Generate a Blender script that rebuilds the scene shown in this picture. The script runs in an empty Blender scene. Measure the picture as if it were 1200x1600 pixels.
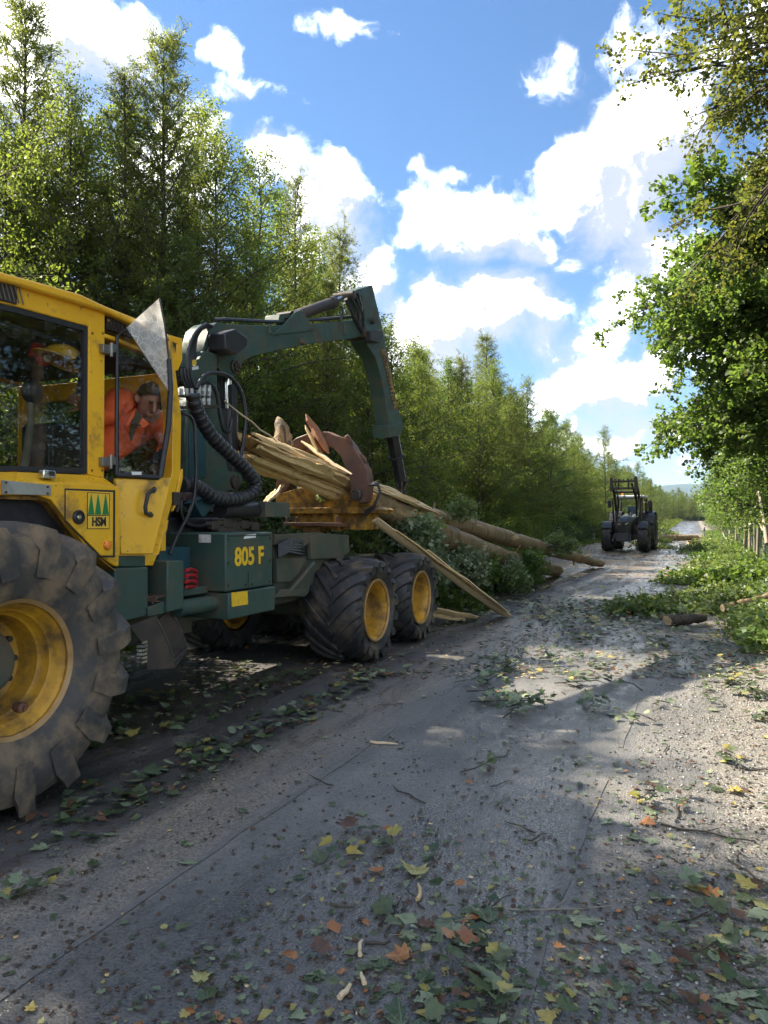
import bpy, bmesh, math, random
import numpy as np
from mathutils import Vector, Matrix

SC = bpy.context.scene
COL = SC.collection
rad = math.radians

# ------------------------------------------------------------------ camera
# world: +Y runs along the road, +X to its right, Z up; the camera stands over the origin
EYE = Vector((0.0, 0.0, 1.6))
PSI = rad(23.6)
FPX = 1110.0                      # focal length in photograph pixels (1200 x 1600)
U0, V0 = 600.0, 812.0             # principal column, horizon row
FWD = Vector((-math.sin(PSI), math.cos(PSI), 0))
RGT = Vector((math.cos(PSI), math.sin(PSI), 0))
cam_d = bpy.data.cameras.new('camera')
cam_d.sensor_fit = 'VERTICAL'
cam_d.sensor_height = 34.6
cam_d.lens = FPX / 1600 * 34.6
cam_d.clip_start, cam_d.clip_end = 0.05, 20000
cam = bpy.data.objects.new('camera', cam_d)
cam.location = EYE
cam.rotation_euler = (rad(90) + math.atan((V0 - 800) / FPX), 0, PSI)
COL.objects.link(cam)
SC.camera = cam

# ------------------------------------------------------------------ light
SUN_AZ = Vector((-1.0, 0.03, 0)).normalized()      # horizontal direction towards the sun
SUN_EL = rad(44)
SUN_DIR = (SUN_AZ * math.cos(SUN_EL) + Vector((0, 0, math.sin(SUN_EL)))).normalized()
sun_d = bpy.data.lights.new('sun', 'SUN')
sun_d.energy = 2.4
sun_d.angle = rad(0.55)
sun_d.color = (1.0, 0.9, 0.74)
sun = bpy.data.objects.new('sun', sun_d)
sun.rotation_euler = SUN_DIR.to_track_quat('Z', 'Y').to_euler()
sun.location = (-30, 20, 40)
COL.objects.link(sun)

SC.view_settings.view_transform = 'Standard'
SC.view_settings.look = 'None'
SC.view_settings.gamma = 1
SC.view_settings.use_curve_mapping = False
SC.view_settings.exposure = 2.8
SC.render.engine = 'CYCLES'
SC.cycles.use_denoising = True
SC.cycles.max_bounces = 7
SC.cycles.diffuse_bounces = 5
SC.cycles.glossy_bounces = 3
SC.cycles.transmission_bounces = 4
SC.cycles.transparent_max_bounces = 12
SC.cycles.sample_clamp_indirect = 6
SC.cycles.caustics_reflective = False
SC.cycles.caustics_refractive = False


# ------------------------------------------------------------------ node helpers
class NT:
    def __init__(s, tree):
        s.t = tree
    def new(s, typ, **kw):
        n = s.t.nodes.new(typ)
        for k, v in kw.items():
            if k == 'inp':
                for i, x in v.items():
                    if hasattr(x, 'is_linked') or isinstance(x, bpy.types.NodeSocket):
                        s.t.links.new(x, n.inputs[i])
                    else:
                        n.inputs[i].default_value = x
            else:
                setattr(n, k, v)
        return n
    def link(s, a, b):
        s.t.links.new(a, b)
    def math(s, op, a, b=None, c=None, clamp=False):
        d = {0: a}
        if b is not None: d[1] = b
        if c is not None: d[2] = c
        return s.new('ShaderNodeMath', operation=op, use_clamp=clamp, inp=d).outputs[0]
    def vmath(s, op, a, b=None, out=0):
        d = {0: a}
        if b is not None: d[1] = b
        return s.new('ShaderNodeVectorMath', operation=op, inp=d).outputs[out]
    def ramp(s, fac, stops, interp='LINEAR'):
        n = s.new('ShaderNodeValToRGB', inp={0: fac})
        r = n.color_ramp
        r.interpolation = interp
        while len(r.elements) > 1: r.elements.remove(r.elements[0])
        for i, (p, c) in enumerate(stops):
            e = r.elements[0] if i == 0 else r.elements.new(p)
            e.position = p
            e.color = (*c, 1) if len(c) == 3 else c
        return n.outputs[0]
    def mapr(s, v, a, b, c=0.0, d=1.0, smooth=False):
        n = s.new('ShaderNodeMapRange', inp={0: v, 1: a, 2: b, 3: c, 4: d})
        n.clamp = True
        if smooth: n.interpolation_type = 'SMOOTHSTEP'
        return n.outputs[0]
    def noise(s, vec, scale, detail=3, rough=0.55, out=0, dim='3D', dist=0.0):
        n = s.new('ShaderNodeTexNoise', noise_dimensions=dim, inp={'Scale': scale, 'Detail': detail, 'Roughness': rough, 'Distortion': dist})
        s.link(vec, n.inputs['Vector'])
        return n.outputs[out]
    def mix(s, f, a, b, blend='MIX'):
        n = s.new('ShaderNodeMix', data_type='RGBA', blend_type=blend, clamp_factor=True)
        for i, x in ((0, f), (6, a), (7, b)):
            if isinstance(x, bpy.types.NodeSocket): s.link(x, n.inputs[i])
            else: n.inputs[i].default_value = (*x, 1) if isinstance(x, tuple) and len(x) == 3 else x
        return n.outputs[2]


# ------------------------------------------------------------------ sky with cumulus
def pix_dir(u, v):
    return (FWD * FPX + RGT * (u - U0) + Vector((0, 0, V0 - v))).normalized()

def make_world():
    w = bpy.data.worlds.new('World')
    SC.world = w
    w.use_nodes = True
    t = w.node_tree
    t.nodes.clear()
    N = NT(t)
    # one soft elliptical cloud body in direction space
    g = bpy.data.node_groups.new('cloud_density', 'ShaderNodeTree')
    g.interface.new_socket('Dir', in_out='INPUT', socket_type='NodeSocketVector')
    g.interface.new_socket('Value', in_out='OUTPUT', socket_type='NodeSocketFloat')
    G = NT(g)
    gi, go = g.nodes.new('NodeGroupInput'), g.nodes.new('NodeGroupOutput')
    d0 = gi.outputs[0]
    wn = G.noise(d0, 7.0, 4, 0.6, out=1)
    wv = G.vmath('SCALE', G.vmath('SUBTRACT', wn, (0.5, 0.5, 0.5)))
    wv.node.inputs['Scale'].default_value = 0.13
    d = G.vmath('ADD', d0, wv)
    # (u, v, half width, half height, weight) in the photograph's sky
    blobs = [(1000, 270, 150, 185, 1.0), (905, 260, 85, 85, .9), (1000, 430, 110, 90, .85), (1060, 170, 80, 70, .85),
             (745, 350, 115, 85, .95), (670, 330, 50, 60, .7), (820, 385, 55, 55, .7),
             (730, 500, 190, 85, 1.0), (640, 560, 140, 100, .95), (840, 520, 70, 70, .7),
             (505, 340, 105, 115, .95), (445, 255, 60, 55, .75), (560, 430, 90, 70, .8),
             (120, 60, 130, 110, .95), (60, 180, 120, 120, .8), (215, 40, 60, 40, .55), (240, 300, 130, 200, .85), (90, 330, 160, 160, .8),
             (930, 615, 120, 70, .9), (1010, 590, 70, 60, .8), (975, 690, 190, 36, .8), (1020, 735, 140, 20, .75), (880, 560, 45, 30, .45),
             (385, 145, 85, 24, .34), (322, 75, 40, 34, .30), (530, 28, 80, 30, .36), (862, 118, 55, 48, .33), (988, 75, 70, 52, .28),
             (885, 415, 30, 26, .4), (632, 376, 22, 18, .34), (545, 275, 30, 16, .34), (940, 520, 80, 40, .45), (690, 262, 42, 16, .3),
             (1190, 40, 90, 90, .5), (1170, 560, 120, 60, .7), (1250, 330, 120, 160, .8), (700, 700, 240, 60, .8), (400, 640, 300, 80, .8)]
    acc = None
    for (u, v, a, b, wt) in blobs:
        c = pix_dir(u, v)
        e = pix_dir(u + a, v) - c
        h = pix_dir(u, v - b) - c
        q = G.vmath('SUBTRACT', d, tuple(c))
        x = G.vmath('DOT_PRODUCT', q, tuple(e / e.length_squared), out=1)
        y = G.vmath('DOT_PRODUCT', q, tuple(h / h.length_squared), out=1)
        r2 = G.math('ADD', G.math('MULTIPLY', x, x), G.math('MULTIPLY', y, y))
        val = G.math('MULTIPLY', G.math('SUBTRACT', 1.0, r2), wt)
        front = G.vmath('DOT_PRODUCT', d0, tuple(c), out=1)
        val = G.math('MULTIPLY', val, G.math('GREATER_THAN', front, 0.0))
        acc = val if acc is None else G.math('SMOOTH_MAX', acc, val, 0.25)
    # everywhere else: scattered fair-weather cumulus of the same kind
    far = G.mapr(G.vmath('DOT_PRODUCT', d0, tuple(pix_dir(600, 500)), out=1), 0.80, 0.62, 0.0, 1.0)
    gen = G.math('MULTIPLY', G.math('SUBTRACT', G.noise(d, 2.6, 3, 0.5), 0.50), 5.0)
    gen = G.math('SUBTRACT', G.math('MULTIPLY', gen, far), G.math('MULTIPLY', G.math('SUBTRACT', 1.0, far), 2.0))
    acc = G.math('MAXIMUM', acc, gen)
    acc = G.math('MAXIMUM', acc, -1.0)
    fb = G.math('SUBTRACT', G.noise(d, 9.0, 10, 0.70), 0.5)
    acc = G.math('ADD', acc, G.math('MULTIPLY', fb, 2.3))
    G.link(acc, go.inputs[0])

    tc = N.new('ShaderNodeTexCoord').outputs['Generated']
    dirn = N.vmath('NORMALIZE', tc)
    def dens(vec):
        n = t.nodes.new('ShaderNodeGroup')
        n.node_tree = g
        N.link(vec, n.inputs[0])
        return n.outputs[0]
    D = dens(dirn)
    off = (SUN_DIR * 0.035 + Vector((0, 0, 0.022)))
    D2 = dens(N.vmath('ADD', dirn, tuple(off)))
    alpha = N.mapr(D, -0.02, 0.85, smooth=True)
    lit = N.math('SUBTRACT', D, D2)                                  # thin towards the sun = bright rim
    shade = N.mapr(N.math('SUBTRACT', N.math('MULTIPLY', lit, 1.1), N.math('MULTIPLY', D2, 0.42)), -0.38, 0.48, smooth=True)
    ccol = N.mix(shade, (0.110, 0.118, 0.134), (.86, .85, .82))
    sky = N.new('ShaderNodeTexSky', sky_type='NISHITA')
    sky.sun_disc = False
    sky.sun_elevation = SUN_EL
    sky.sun_rotation = math.atan2(SUN_AZ.x, SUN_AZ.y)
    sky.altitude = 300
    sky.air_density, sky.dust_density, sky.ozone_density = 1.0, 0.15, 4.0
    blue = N.new('ShaderNodeHueSaturation', inp={'Saturation': 1.15, 'Value': .60, 'Color': sky.outputs[0]}).outputs[0]
    bg = N.new('ShaderNodeBackground', inp={0: blue, 1: SKY_STRENGTH})
    bc = N.new('ShaderNodeBackground', inp={0: ccol, 1: CLOUD_STRENGTH})
    ms = N.new('ShaderNodeMixShader', inp={0: N.math('MULTIPLY', alpha, 0.97), 1: bg.outputs[0], 2: bc.outputs[0]})
    out = N.new('ShaderNodeOutputWorld')
    N.link(ms.outputs[0], out.inputs[0])
    w.cycles.sampling_method = 'MANUAL'
    w.cycles.sample_map_resolution = 512

SKY_STRENGTH, CLOUD_STRENGTH = 0.050, 1.0
make_world()


# ------------------------------------------------------------------ geometry helpers
def ray(u, v):
    return FWD * FPX + RGT * (u - U0) + Vector((0, 0, V0 - v))
def on_x(u, v, X):
    d = ray(u, v); return EYE + d * (X / d.x)
def on_y(u, v, Y):
    d = ray(u, v); return EYE + d * (Y / d.y)
def on_g(u, v, z=0.0):
    d = ray(u, v); return EYE + d * ((z - EYE.z) / d.z)
def on_plane(u, v, p, n):
    d = ray(u, v); return EYE + d * ((p - EYE).dot(n) / d.dot(n))

def wloc(o):
    l = Vector((0, 0, 0))
    while o is not None:
        l += o.location; o = o.parent
    return l

def link(o, parent=None):
    COL.objects.link(o)
    if parent is not None: o.parent = parent
    return o

def tag(o, label=None, cat=None, group=None, kind=None):
    if label: o['label'] = label
    if cat: o['category'] = cat
    if group: o['group'] = group
    if kind: o['kind'] = kind
    return o

def empty(name, loc, label, cat, group=None, rz=0.0):
    o = bpy.data.objects.new(name, None)
    o.empty_display_size = 0.2
    o.location = loc
    o.rotation_euler.z = rz
    link(o)
    return tag(o, label, cat, group)

def copy_tree(o, parent=None):
    c = o.copy()
    COL.objects.link(c)
    if parent is not None: c.parent = parent
    for ch in list(o.children): copy_tree(ch, c)
    return c

class MB:
    """collects shapes in world coordinates and links them as one mesh object"""
    def __init__(s):
        s.v, s.f, s.m = [], [], []
    def add(s, vs, fs, m=0):
        n = len(s.v)
        s.v += [tuple(p) for p in vs]
        s.f += [tuple(i + n for i in f) for f in fs]
        s.m += [m] * len(fs)
        return s
    def box(s, x0, x1, y0, y1, z0, z1, m=0):
        vs = [(x, y, z) for x in (x0, x1) for y in (y0, y1) for z in (z0, z1)]
        return s.add(vs, [(0, 1, 3, 2), (4, 6, 7, 5), (0, 4, 5, 1), (2, 3, 7, 6), (0, 2, 6, 4), (1, 5, 7, 3)], m)
    def slab(s, pts, off, m=0):
        """polygon (world points) thickened by the vector off"""
        n = len(pts)
        a = [Vector(p) for p in pts]; b = [p + Vector(off) for p in a]
        fs = [tuple(range(n)), tuple(range(2 * n - 1, n - 1, -1))]
        fs += [(i, i + n, (i + 1) % n + n, (i + 1) % n) for i in range(n)]
        return s.add(a + b, fs, m)
    def px(s, poly, X, depth, m=0):
        """outline read on the plane x = X, going depth metres away from the road side"""
        return s.slab([on_x(u, v, X) for u, v in poly], (-depth, 0, 0), m)
    def py(s, poly, Y, depth, m=0):
        return s.slab([on_y(u, v, Y) for u, v in poly], (0, depth, 0), m)
    def tube(s, pts, r, n=8, m=0, caps=True):
        pts = [Vector(p) for p in pts]
        k = len(pts)
        rs = r if isinstance(r, (list, tuple)) else [r] * k
        vs, fs = [], []
        up = None
        for i, p in enumerate(pts):
            t = (pts[min(i + 1, k - 1)] - pts[max(i - 1, 0)]).normalized()
            if up is None:
                up = t.orthogonal().normalized()
            else:
                up = (up - t * up.dot(t))
                up = up.normalized() if up.length > 1e-6 else t.orthogonal().normalized()
            w = t.cross(up)
            for j in range(n):
                a = 2 * math.pi * j / n
                vs.append(p + (up * math.cos(a) + w * math.sin(a)) * rs[i])
        for i in range(k - 1):
            for j in range(n):
                j2 = (j + 1) % n
                fs.append((i * n + j, i * n + j2, (i + 1) * n + j2, (i + 1) * n + j))
        if caps:
            fs.append(tuple(range(n - 1, -1, -1)))
            fs.append(tuple((k - 1) * n + j for j in range(n)))
        return s.add(vs, fs, m)
    def lathe(s, prof, c, axis='x', n=48, m=0, closed=False):
        """profile of (radius, offset along axis)"""
        c = Vector(c)
        A, B, C = {'x': (Vector((1, 0, 0)), Vector((0, 1, 0)), Vector((0, 0, 1))),
                   'y': (Vector((0, 1, 0)), Vector((0, 0, 1)), Vector((1, 0, 0))),
                   'z': (Vector((0, 0, 1)), Vector((1, 0, 0)), Vector((0, 1, 0)))}[axis]
        k = len(prof)
        vs = []
        for (r, o) in prof:
            for j in range(n):
                a = 2 * math.pi * j / n
                vs.append(c + A * o + (B * math.cos(a) + C * math.sin(a)) * max(r, 1e-4))
        fs = []
        for i in range(k if closed else k - 1):
            i2 = (i + 1) % k
            for j in range(n):
                j2 = (j + 1) % n
                fs.append((i * n + j, i * n + j2, i2 * n + j2, i2 * n + j))
        return s.add(vs, fs, m)
    def ball(s, c, rx, ry, rz, nu=16, nv=10, m=0):
        vs, fs = [], []
        for i in range(nv + 1):
            th = math.pi * i / nv
            for j in range(nu):
                ph = 2 * math.pi * j / nu
                vs.append((c[0] + rx * math.sin(th) * math.cos(ph), c[1] + ry * math.sin(th) * math.sin(ph), c[2] + rz * math.cos(th)))
        for i in range(nv):
            for j in range(nu):
                fs.append((i * nu + j, (i + 1) * nu + j, (i + 1) * nu + (j + 1) % nu, i * nu + (j + 1) % nu))
        return s.add(vs, fs, m)
    def build(s, name, mats, parent=None, bevel=0.0, smooth=35, segs=2):
        me = bpy.data.meshes.new(name)
        o0 = wloc(parent) if parent is not None else Vector((0, 0, 0))
        me.from_pydata([(p[0] - o0.x, p[1] - o0.y, p[2] - o0.z) for p in s.v], [], s.f)
        if not isinstance(mats, (list, tuple)): mats = [mats]
        for x in mats: me.materials.append(x)
        if len(mats) > 1: me.polygons.foreach_set('material_index', s.m)
        bm = bmesh.new(); bm.from_mesh(me)
        bmesh.ops.recalc_face_normals(bm, faces=bm.faces)
        bm.to_mesh(me); bm.free()
        if smooth:
            me.polygons.foreach_set('use_smooth', [True] * len(me.polygons))
            me.set_sharp_from_angle(angle=rad(smooth))
        me.update()
        o = bpy.data.objects.new(name, me)
        link(o, parent)
        if bevel:
            b = o.modifiers.new('bevel', 'BEVEL')
            b.width, b.segments, b.limit_method, b.angle_limit = bevel, segs, 'ANGLE', rad(38)
            b.harden_normals = False
        return o

def npmesh(name, V, F, mats, smooth=False, mi=None):
    """fast quad mesh from arrays"""
    me = bpy.data.meshes.new(name)
    V = np.asarray(V, np.float32); F = np.asarray(F, np.int32)
    k = F.shape[1]
    me.vertices.add(len(V)); me.vertices.foreach_set('co', V.ravel())
    me.loops.add(F.size); me.loops.foreach_set('vertex_index', F.ravel())
    me.polygons.add(len(F))
    me.polygons.foreach_set('loop_start', np.arange(0, F.size, k, dtype=np.int32))
    if smooth: me.polygons.foreach_set('use_smooth', np.ones(len(F), bool))
    for x in (mats if isinstance(mats, (list, tuple)) else [mats]): me.materials.append(x)
    if mi is not None: me.polygons.foreach_set('material_index', mi.astype(np.int32))
    me.update(calc_edges=True)
    return me

class Acc:
    def __init__(s): s.V, s.F, s.n = [], [], 0
    def add(s, V, F):
        s.V.append(V); s.F.append(F + s.n); s.n += len(V)
    def mesh(s, name, mats, smooth=False):
        return npmesh(name, np.concatenate(s.V), np.concatenate(s.F), mats, smooth)


# ------------------------------------------------------------------ materials
def new_mat(name):
    m = bpy.data.materials.new(name)
    m.use_nodes = True
    m.node_tree.nodes.clear()
    N = NT(m.node_tree)
    out = N.new('ShaderNodeOutputMaterial')
    return m, N, out

def surf(name, c1, c2=None, scale=6.0, rough=0.5, metal=0.0, dirt=None, dirt_amt=0.0, dirt_scale=3.0, bump=0.0, bump_scale=60, coat=0.0, stretch=(1, 1, 1), detail=4, spec=0.5, scratch=0.0, scratch_col=(.4, .38, .34)):
    """two-tone surface with grime, wear and fine relief"""
    m, N, out = new_mat(name)
    co = N.new('ShaderNodeTexCoord').outputs['Object']
    mp = N.new('ShaderNodeMapping', inp={0: co, 3: stretch}).outputs[0]
    c2 = c2 or tuple(x * .8 for x in c1)
    f = N.mapr(N.noise(mp, scale, detail, 0.6), 0.3, 0.7)
    col = N.mix(f, c1, c2)
    rg = N.mapr(N.noise(mp, scale * 2.3, 3), 0.3, 0.7, rough - .1, rough + .12)
    if dirt:
        df = N.noise(co, dirt_scale, 6, 0.65)
        df = N.mapr(df, 0.62 - dirt_amt * .35, 0.78 - dirt_amt * .3)
        df = N.math('MULTIPLY', df, 0.9)
        col = N.mix(df, col, dirt)
        rg = N.math('ADD', rg, N.math('MULTIPLY', df, 0.35), clamp=True)
    if scratch:
        sf = N.mapr(N.noise(co, 23, 5, 0.7), 0.70 - scratch * .2, 0.72 - scratch * .2)
        col = N.mix(sf, col, scratch_col)
    p = N.new('ShaderNodeBsdfPrincipled', inp={'Metallic': metal, 'Coat Weight': coat, 'Specular IOR Level': spec})
    N.link(col, p.inputs['Base Color']); N.link(rg, p.inputs['Roughness'])
    if bump:
        b = N.new('ShaderNodeBump', inp={'Strength': bump, 'Distance': 0.01})
        N.link(N.noise(mp, bump_scale, 4, 0.6), b.inputs['Height'])
        N.link(b.outputs[0], p.inputs['Normal'])
    N.link(p.outputs[0], out.inputs[0])
    return m

def leafmat(name, stops, trans=(0.25, 0.35, 0.05), tw=0.45, rough=0.5, spec=0.35, back=None):
    """leaf: each leaf its own tint, light shining through it"""
    m, N, out = new_mat(name)
    geo = N.new('ShaderNodeNewGeometry')
    oi = N.new('ShaderNodeObjectInfo').outputs['Random']
    col = N.ramp(geo.outputs['Random Per Island'], stops)
    hs = N.new('ShaderNodeHueSaturation', inp={'Hue': N.mapr(oi, 0, 1, 0.485, 0.515), 'Value': N.mapr(N.math('FRACT', N.math('MULTIPLY', oi, 7.31)), 0, 1, 0.75, 1.25), 'Color': col}).outputs[0]
    if back is not None:
        hs = N.mix(N.math('MULTIPLY', geo.outputs['Backfacing'], 0.8), hs, back)
    p = N.new('ShaderNodeBsdfPrincipled', inp={'Roughness': rough, 'Specular IOR Level': spec})
    N.link(hs, p.inputs['Base Color'])
    tr = N.new('ShaderNodeBsdfTranslucent')
    N.link(N.mix(0.55, hs, trans), tr.inputs[0])
    ms = N.new('ShaderNodeMixShader', inp={0: tw, 1: p.outputs[0], 2: tr.outputs[0]})
    N.link(ms.outputs[0], out.inputs[0])
    return m

M = {}
M['yellow'] = surf('yellow_paint', (.84, .46, .018), (.74, .38, .016), 3, .34, dirt=(.17, .10, .035), dirt_amt=.26, dirt_scale=4, bump=.05, bump_scale=140, coat=.15, scratch=.25, scratch_col=(.2, .13, .06))
M['yellow_dirty'] = surf('worn_yellow_paint', (.50, .26, .025), (.36, .18, .02), 4, .5, dirt=(.075, .045, .022), dirt_amt=.62, dirt_scale=6, bump=.25, bump_scale=50, scratch=.5, scratch_col=(.10, .05, .025))
M['rim'] = surf('rim_paint', (.62, .33, .02), (.42, .21, .02), 5, .45, dirt=(.10, .06, .025), dirt_amt=.55, dirt_scale=4, bump=.2, bump_scale=60)
M['rim_edge'] = surf('worn_rim_edge', (.42, .27, .12), (.30, .17, .06), 9, .45, metal=.2, bump=.2)
M['green'] = surf('green_paint', (.042, .080, .064), (.032, .064, .052), 3, .46, dirt=(.085, .075, .052), dirt_amt=.40, dirt_scale=4, bump=.06, bump_scale=100, coat=.0, spec=.35, scratch=.2, scratch_col=(.14, .15, .12))
M['green_dirty'] = surf('dusty_green_paint', (.070, .082, .058), (.045, .058, .044), 3, .6, dirt=(.11, .085, .055), dirt_amt=.5, dirt_scale=4, bump=.2)
M['blue_green'] = surf('teal_paint', (.018, .066, .082), (.014, .05, .066), 3, .4, bump=.06, dirt=(.05, .05, .04), dirt_amt=.2)
M['black'] = surf('black_plastic', (.014, .014, .017), (.022, .022, .025), 8, .45, bump=.1)
M['hose'] = surf('hose_rubber', (.016, .017, .020), (.024, .024, .027), 12, .42, bump=.1)
M['rubber'] = surf('tyre_rubber', (.020, .020, .023), (.034, .033, .034), 6, .55, dirt=(.13, .10, .07), dirt_amt=.36, dirt_scale=4.5, bump=.3, bump_scale=45)
M['rubber_mud'] = surf('muddy_tyre_rubber', (.036, .034, .034), (.070, .062, .054), 4, .6, dirt=(.21, .150, .092), dirt_amt=.52, dirt_scale=4.2, bump=.4, bump_scale=35)
M['steel'] = surf('worn_steel', (.30, .29, .28), (.2, .19, .18), 10, .35, metal=.8, bump=.1)
M['chrome'] = surf('bright_rod_steel', (.75, .74, .70), (.62, .6, .56), 5, .15, metal=1)
M['dark_steel'] = surf('dark_steel', (.040, .036, .034), (.065, .05, .042), 8, .55, metal=.3, dirt=(.10, .075, .055), dirt_amt=.4, bump=.2)
M['rust'] = surf('rusty_steel', (.135, .070, .048), (.090, .050, .040), 5, .62, metal=.15, dirt=(.24, .105, .045), dirt_amt=.3, dirt_scale=7, bump=.4, bump_scale=45)
M['grille'] = surf('dark_grille', (.012, .010, .009), (.05, .03, .02), 14, .5)
M['alu'] = surf('brushed_plate', (.42, .42, .41), (.33, .33, .32), 6, .4, metal=.6, dirt=(.2, .17, .12), dirt_amt=.3)
M['white'] = surf('white_plastic', (.72, .72, .70), (.6, .6, .58), 6, .45, dirt=(.25, .22, .18), dirt_amt=.2)
M['red'] = surf('red_paint', (.42, .02, .022), (.3, .014, .016), 9, .45)
M['orange_light'] = surf('amber_lens', (.85, .25, .02), (.75, .2, .02), 6, .25, coat=.5)
M['hivis'] = surf('hi_vis_orange_cloth', (.95, .17, .045), (.84, .12, .03), 5, .8, bump=.5, bump_scale=22, dirt=(.25, .08, .03), dirt_amt=.12)
M['dark_cloth'] = surf('dark_cloth', (.018, .019, .026), (.03, .03, .036), 8, .85, bump=.3)
M['shirt'] = surf('brown_shirt', (.11, .075, .04), (.075, .05, .03), 8, .85)
M['skin'] = surf('skin', (.48, .24, .17), (.42, .19, .13), 12, .5)
M['hair'] = surf('brown_hair', (.060, .040, .026), (.085, .058, .036), 30, .6, bump=.6, bump_scale=90)
M['helmet'] = surf('yellow_helmet', (.72, .40, .02), (.62, .33, .02), 5, .35, coat=.3)
M['paint_letter'] = surf('stencil_yellow', (.80, .50, .02), (.68, .40, .02), 20, .5, scratch=.35, scratch_col=(.05, .09, .06))
M['sign_green'] = surf('sign_green', (.01, .20, .055), (.01, .17, .05), 8, .4)
M['sign_yellow'] = surf('sign_yellow', (.80, .50, .05), (.72, .44, .05), 8, .4)
M['sign_black'] = surf('sign_black', (.02, .014, .012), (.03, .02, .018), 8, .4)
M['bark'] = surf('bark', (.075, .060, .044), (.042, .034, .026), 7, .9, bump=.8, bump_scale=26, stretch=(1, 1, .35))
M['bark_light'] = surf('pale_bark', (.20, .18, .145), (.11, .095, .07), 7, .85, bump=.6, bump_scale=26, stretch=(1, 1, .4))
M['log_bark'] = surf('stripped_bark', (.34, .235, .125), (.20, .135, .07), 3.5, .7, dirt=(.085, .055, .03), dirt_amt=.5, dirt_scale=4, bump=.6, bump_scale=24, scratch=.75, scratch_col=(.46, .36, .22))
M['wood'] = surf('split_wood', (.66, .49, .25), (.52, .35, .15), 3, .7, dirt=(.20, .115, .05), dirt_amt=.22, dirt_scale=5, bump=.6, bump_scale=30, stretch=(9, .7, 9))
def log_bark():
    m, N, out = new_mat('stripped_log')
    co = N.new('ShaderNodeTexCoord').outputs['Object']
    ring = N.new('ShaderNodeMapping', inp={0: co, 3: (1.4, 9, 1.4)}).outputs[0]
    strip = N.new('ShaderNodeMapping', inp={0: co, 3: (5, .9, 5)}).outputs[0]
    c = N.mix(N.mapr(N.noise(co, 2.2, 5, .6), .35, .65), (.30, .20, .10), (.17, .115, .062))
    c = N.mix(N.math('MULTIPLY', N.mapr(N.noise(co, 1.1, 4), .5, .62), .5), c, (.20, .165, .085))
    c = N.mix(N.mapr(N.noise(ring, 1.3, 6, .7), .55, .64), c, (.050, .034, .022))
    pf = N.mapr(N.noise(strip, 1.0, 6, .62), .56, .64)
    c = N.mix(pf, c, N.mix(N.noise(strip, 4, 3), (.60, .45, .26), (.38, .24, .11)))
    p = N.new('ShaderNodeBsdfPrincipled', inp={'Base Color': c, 'Roughness': .68})
    h = N.math('ADD', N.noise(ring, 5, 5, .7), N.math('MULTIPLY', pf, -.6))
    b = N.new('ShaderNodeBump', inp={'Strength': 1.0, 'Distance': .03, 'Height': h})
    N.link(b.outputs[0], p.inputs['Normal']); N.link(p.outputs[0], out.inputs[0])
    return m
M['log_bark'] = log_bark()
M['wood_pale'] = surf('pale_fresh_wood', (.72, .57, .36), (.60, .44, .25), 4, .75, bump=.5, bump_scale=30, stretch=(8, 1, 8))
M['wood_red'] = surf('red_brown_wood', (.32, .135, .055), (.22, .085, .04), 4, .75, bump=.5, stretch=(8, 8, 1))
M['post_wood'] = surf('weathered_post', (.30, .265, .205), (.20, .17, .13), 6, .85, bump=.5, stretch=(4, 4, .6))
M['litter'] = surf('bark_litter', (.13, .075, .045), (.06, .036, .024), 30, .9, bump=1, bump_scale=60)

def glass(name, tint, refl=0.07, ior=1.5):
    m, N, out = new_mat(name)
    tr = N.new('ShaderNodeBsdfTransparent', inp={0: (*tint, 1)})
    gl = N.new('ShaderNodeBsdfGlossy', inp={0: (1, 1, 1, 1), 1: 0.015})
    fr = N.new('ShaderNodeFresnel', inp={0: ior}).outputs[0]
    co = N.new('ShaderNodeTexCoord').outputs['Object']
    dust = N.mapr(N.noise(co, 7, 5, .65), .5, .85, 0, .09)
    ms = N.new('ShaderNodeMixShader', inp={0: N.math('ADD', fr, refl), 1: tr.outputs[0], 2: gl.outputs[0]})
    df = N.new('ShaderNodeBsdfDiffuse', inp={0: (.45, .43, .38, 1)})
    m2 = N.new('ShaderNodeMixShader', inp={0: dust, 1: ms.outputs[0], 2: df.outputs[0]})
    N.link(m2.outputs[0], out.inputs[0])
    return m
M['glass'] = glass('cab_glass', (.93, .94, .91), .01, 1.3)
M['glass_door'] = glass('door_glass', (.90, .90, .87), .0, 1.18)
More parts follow.
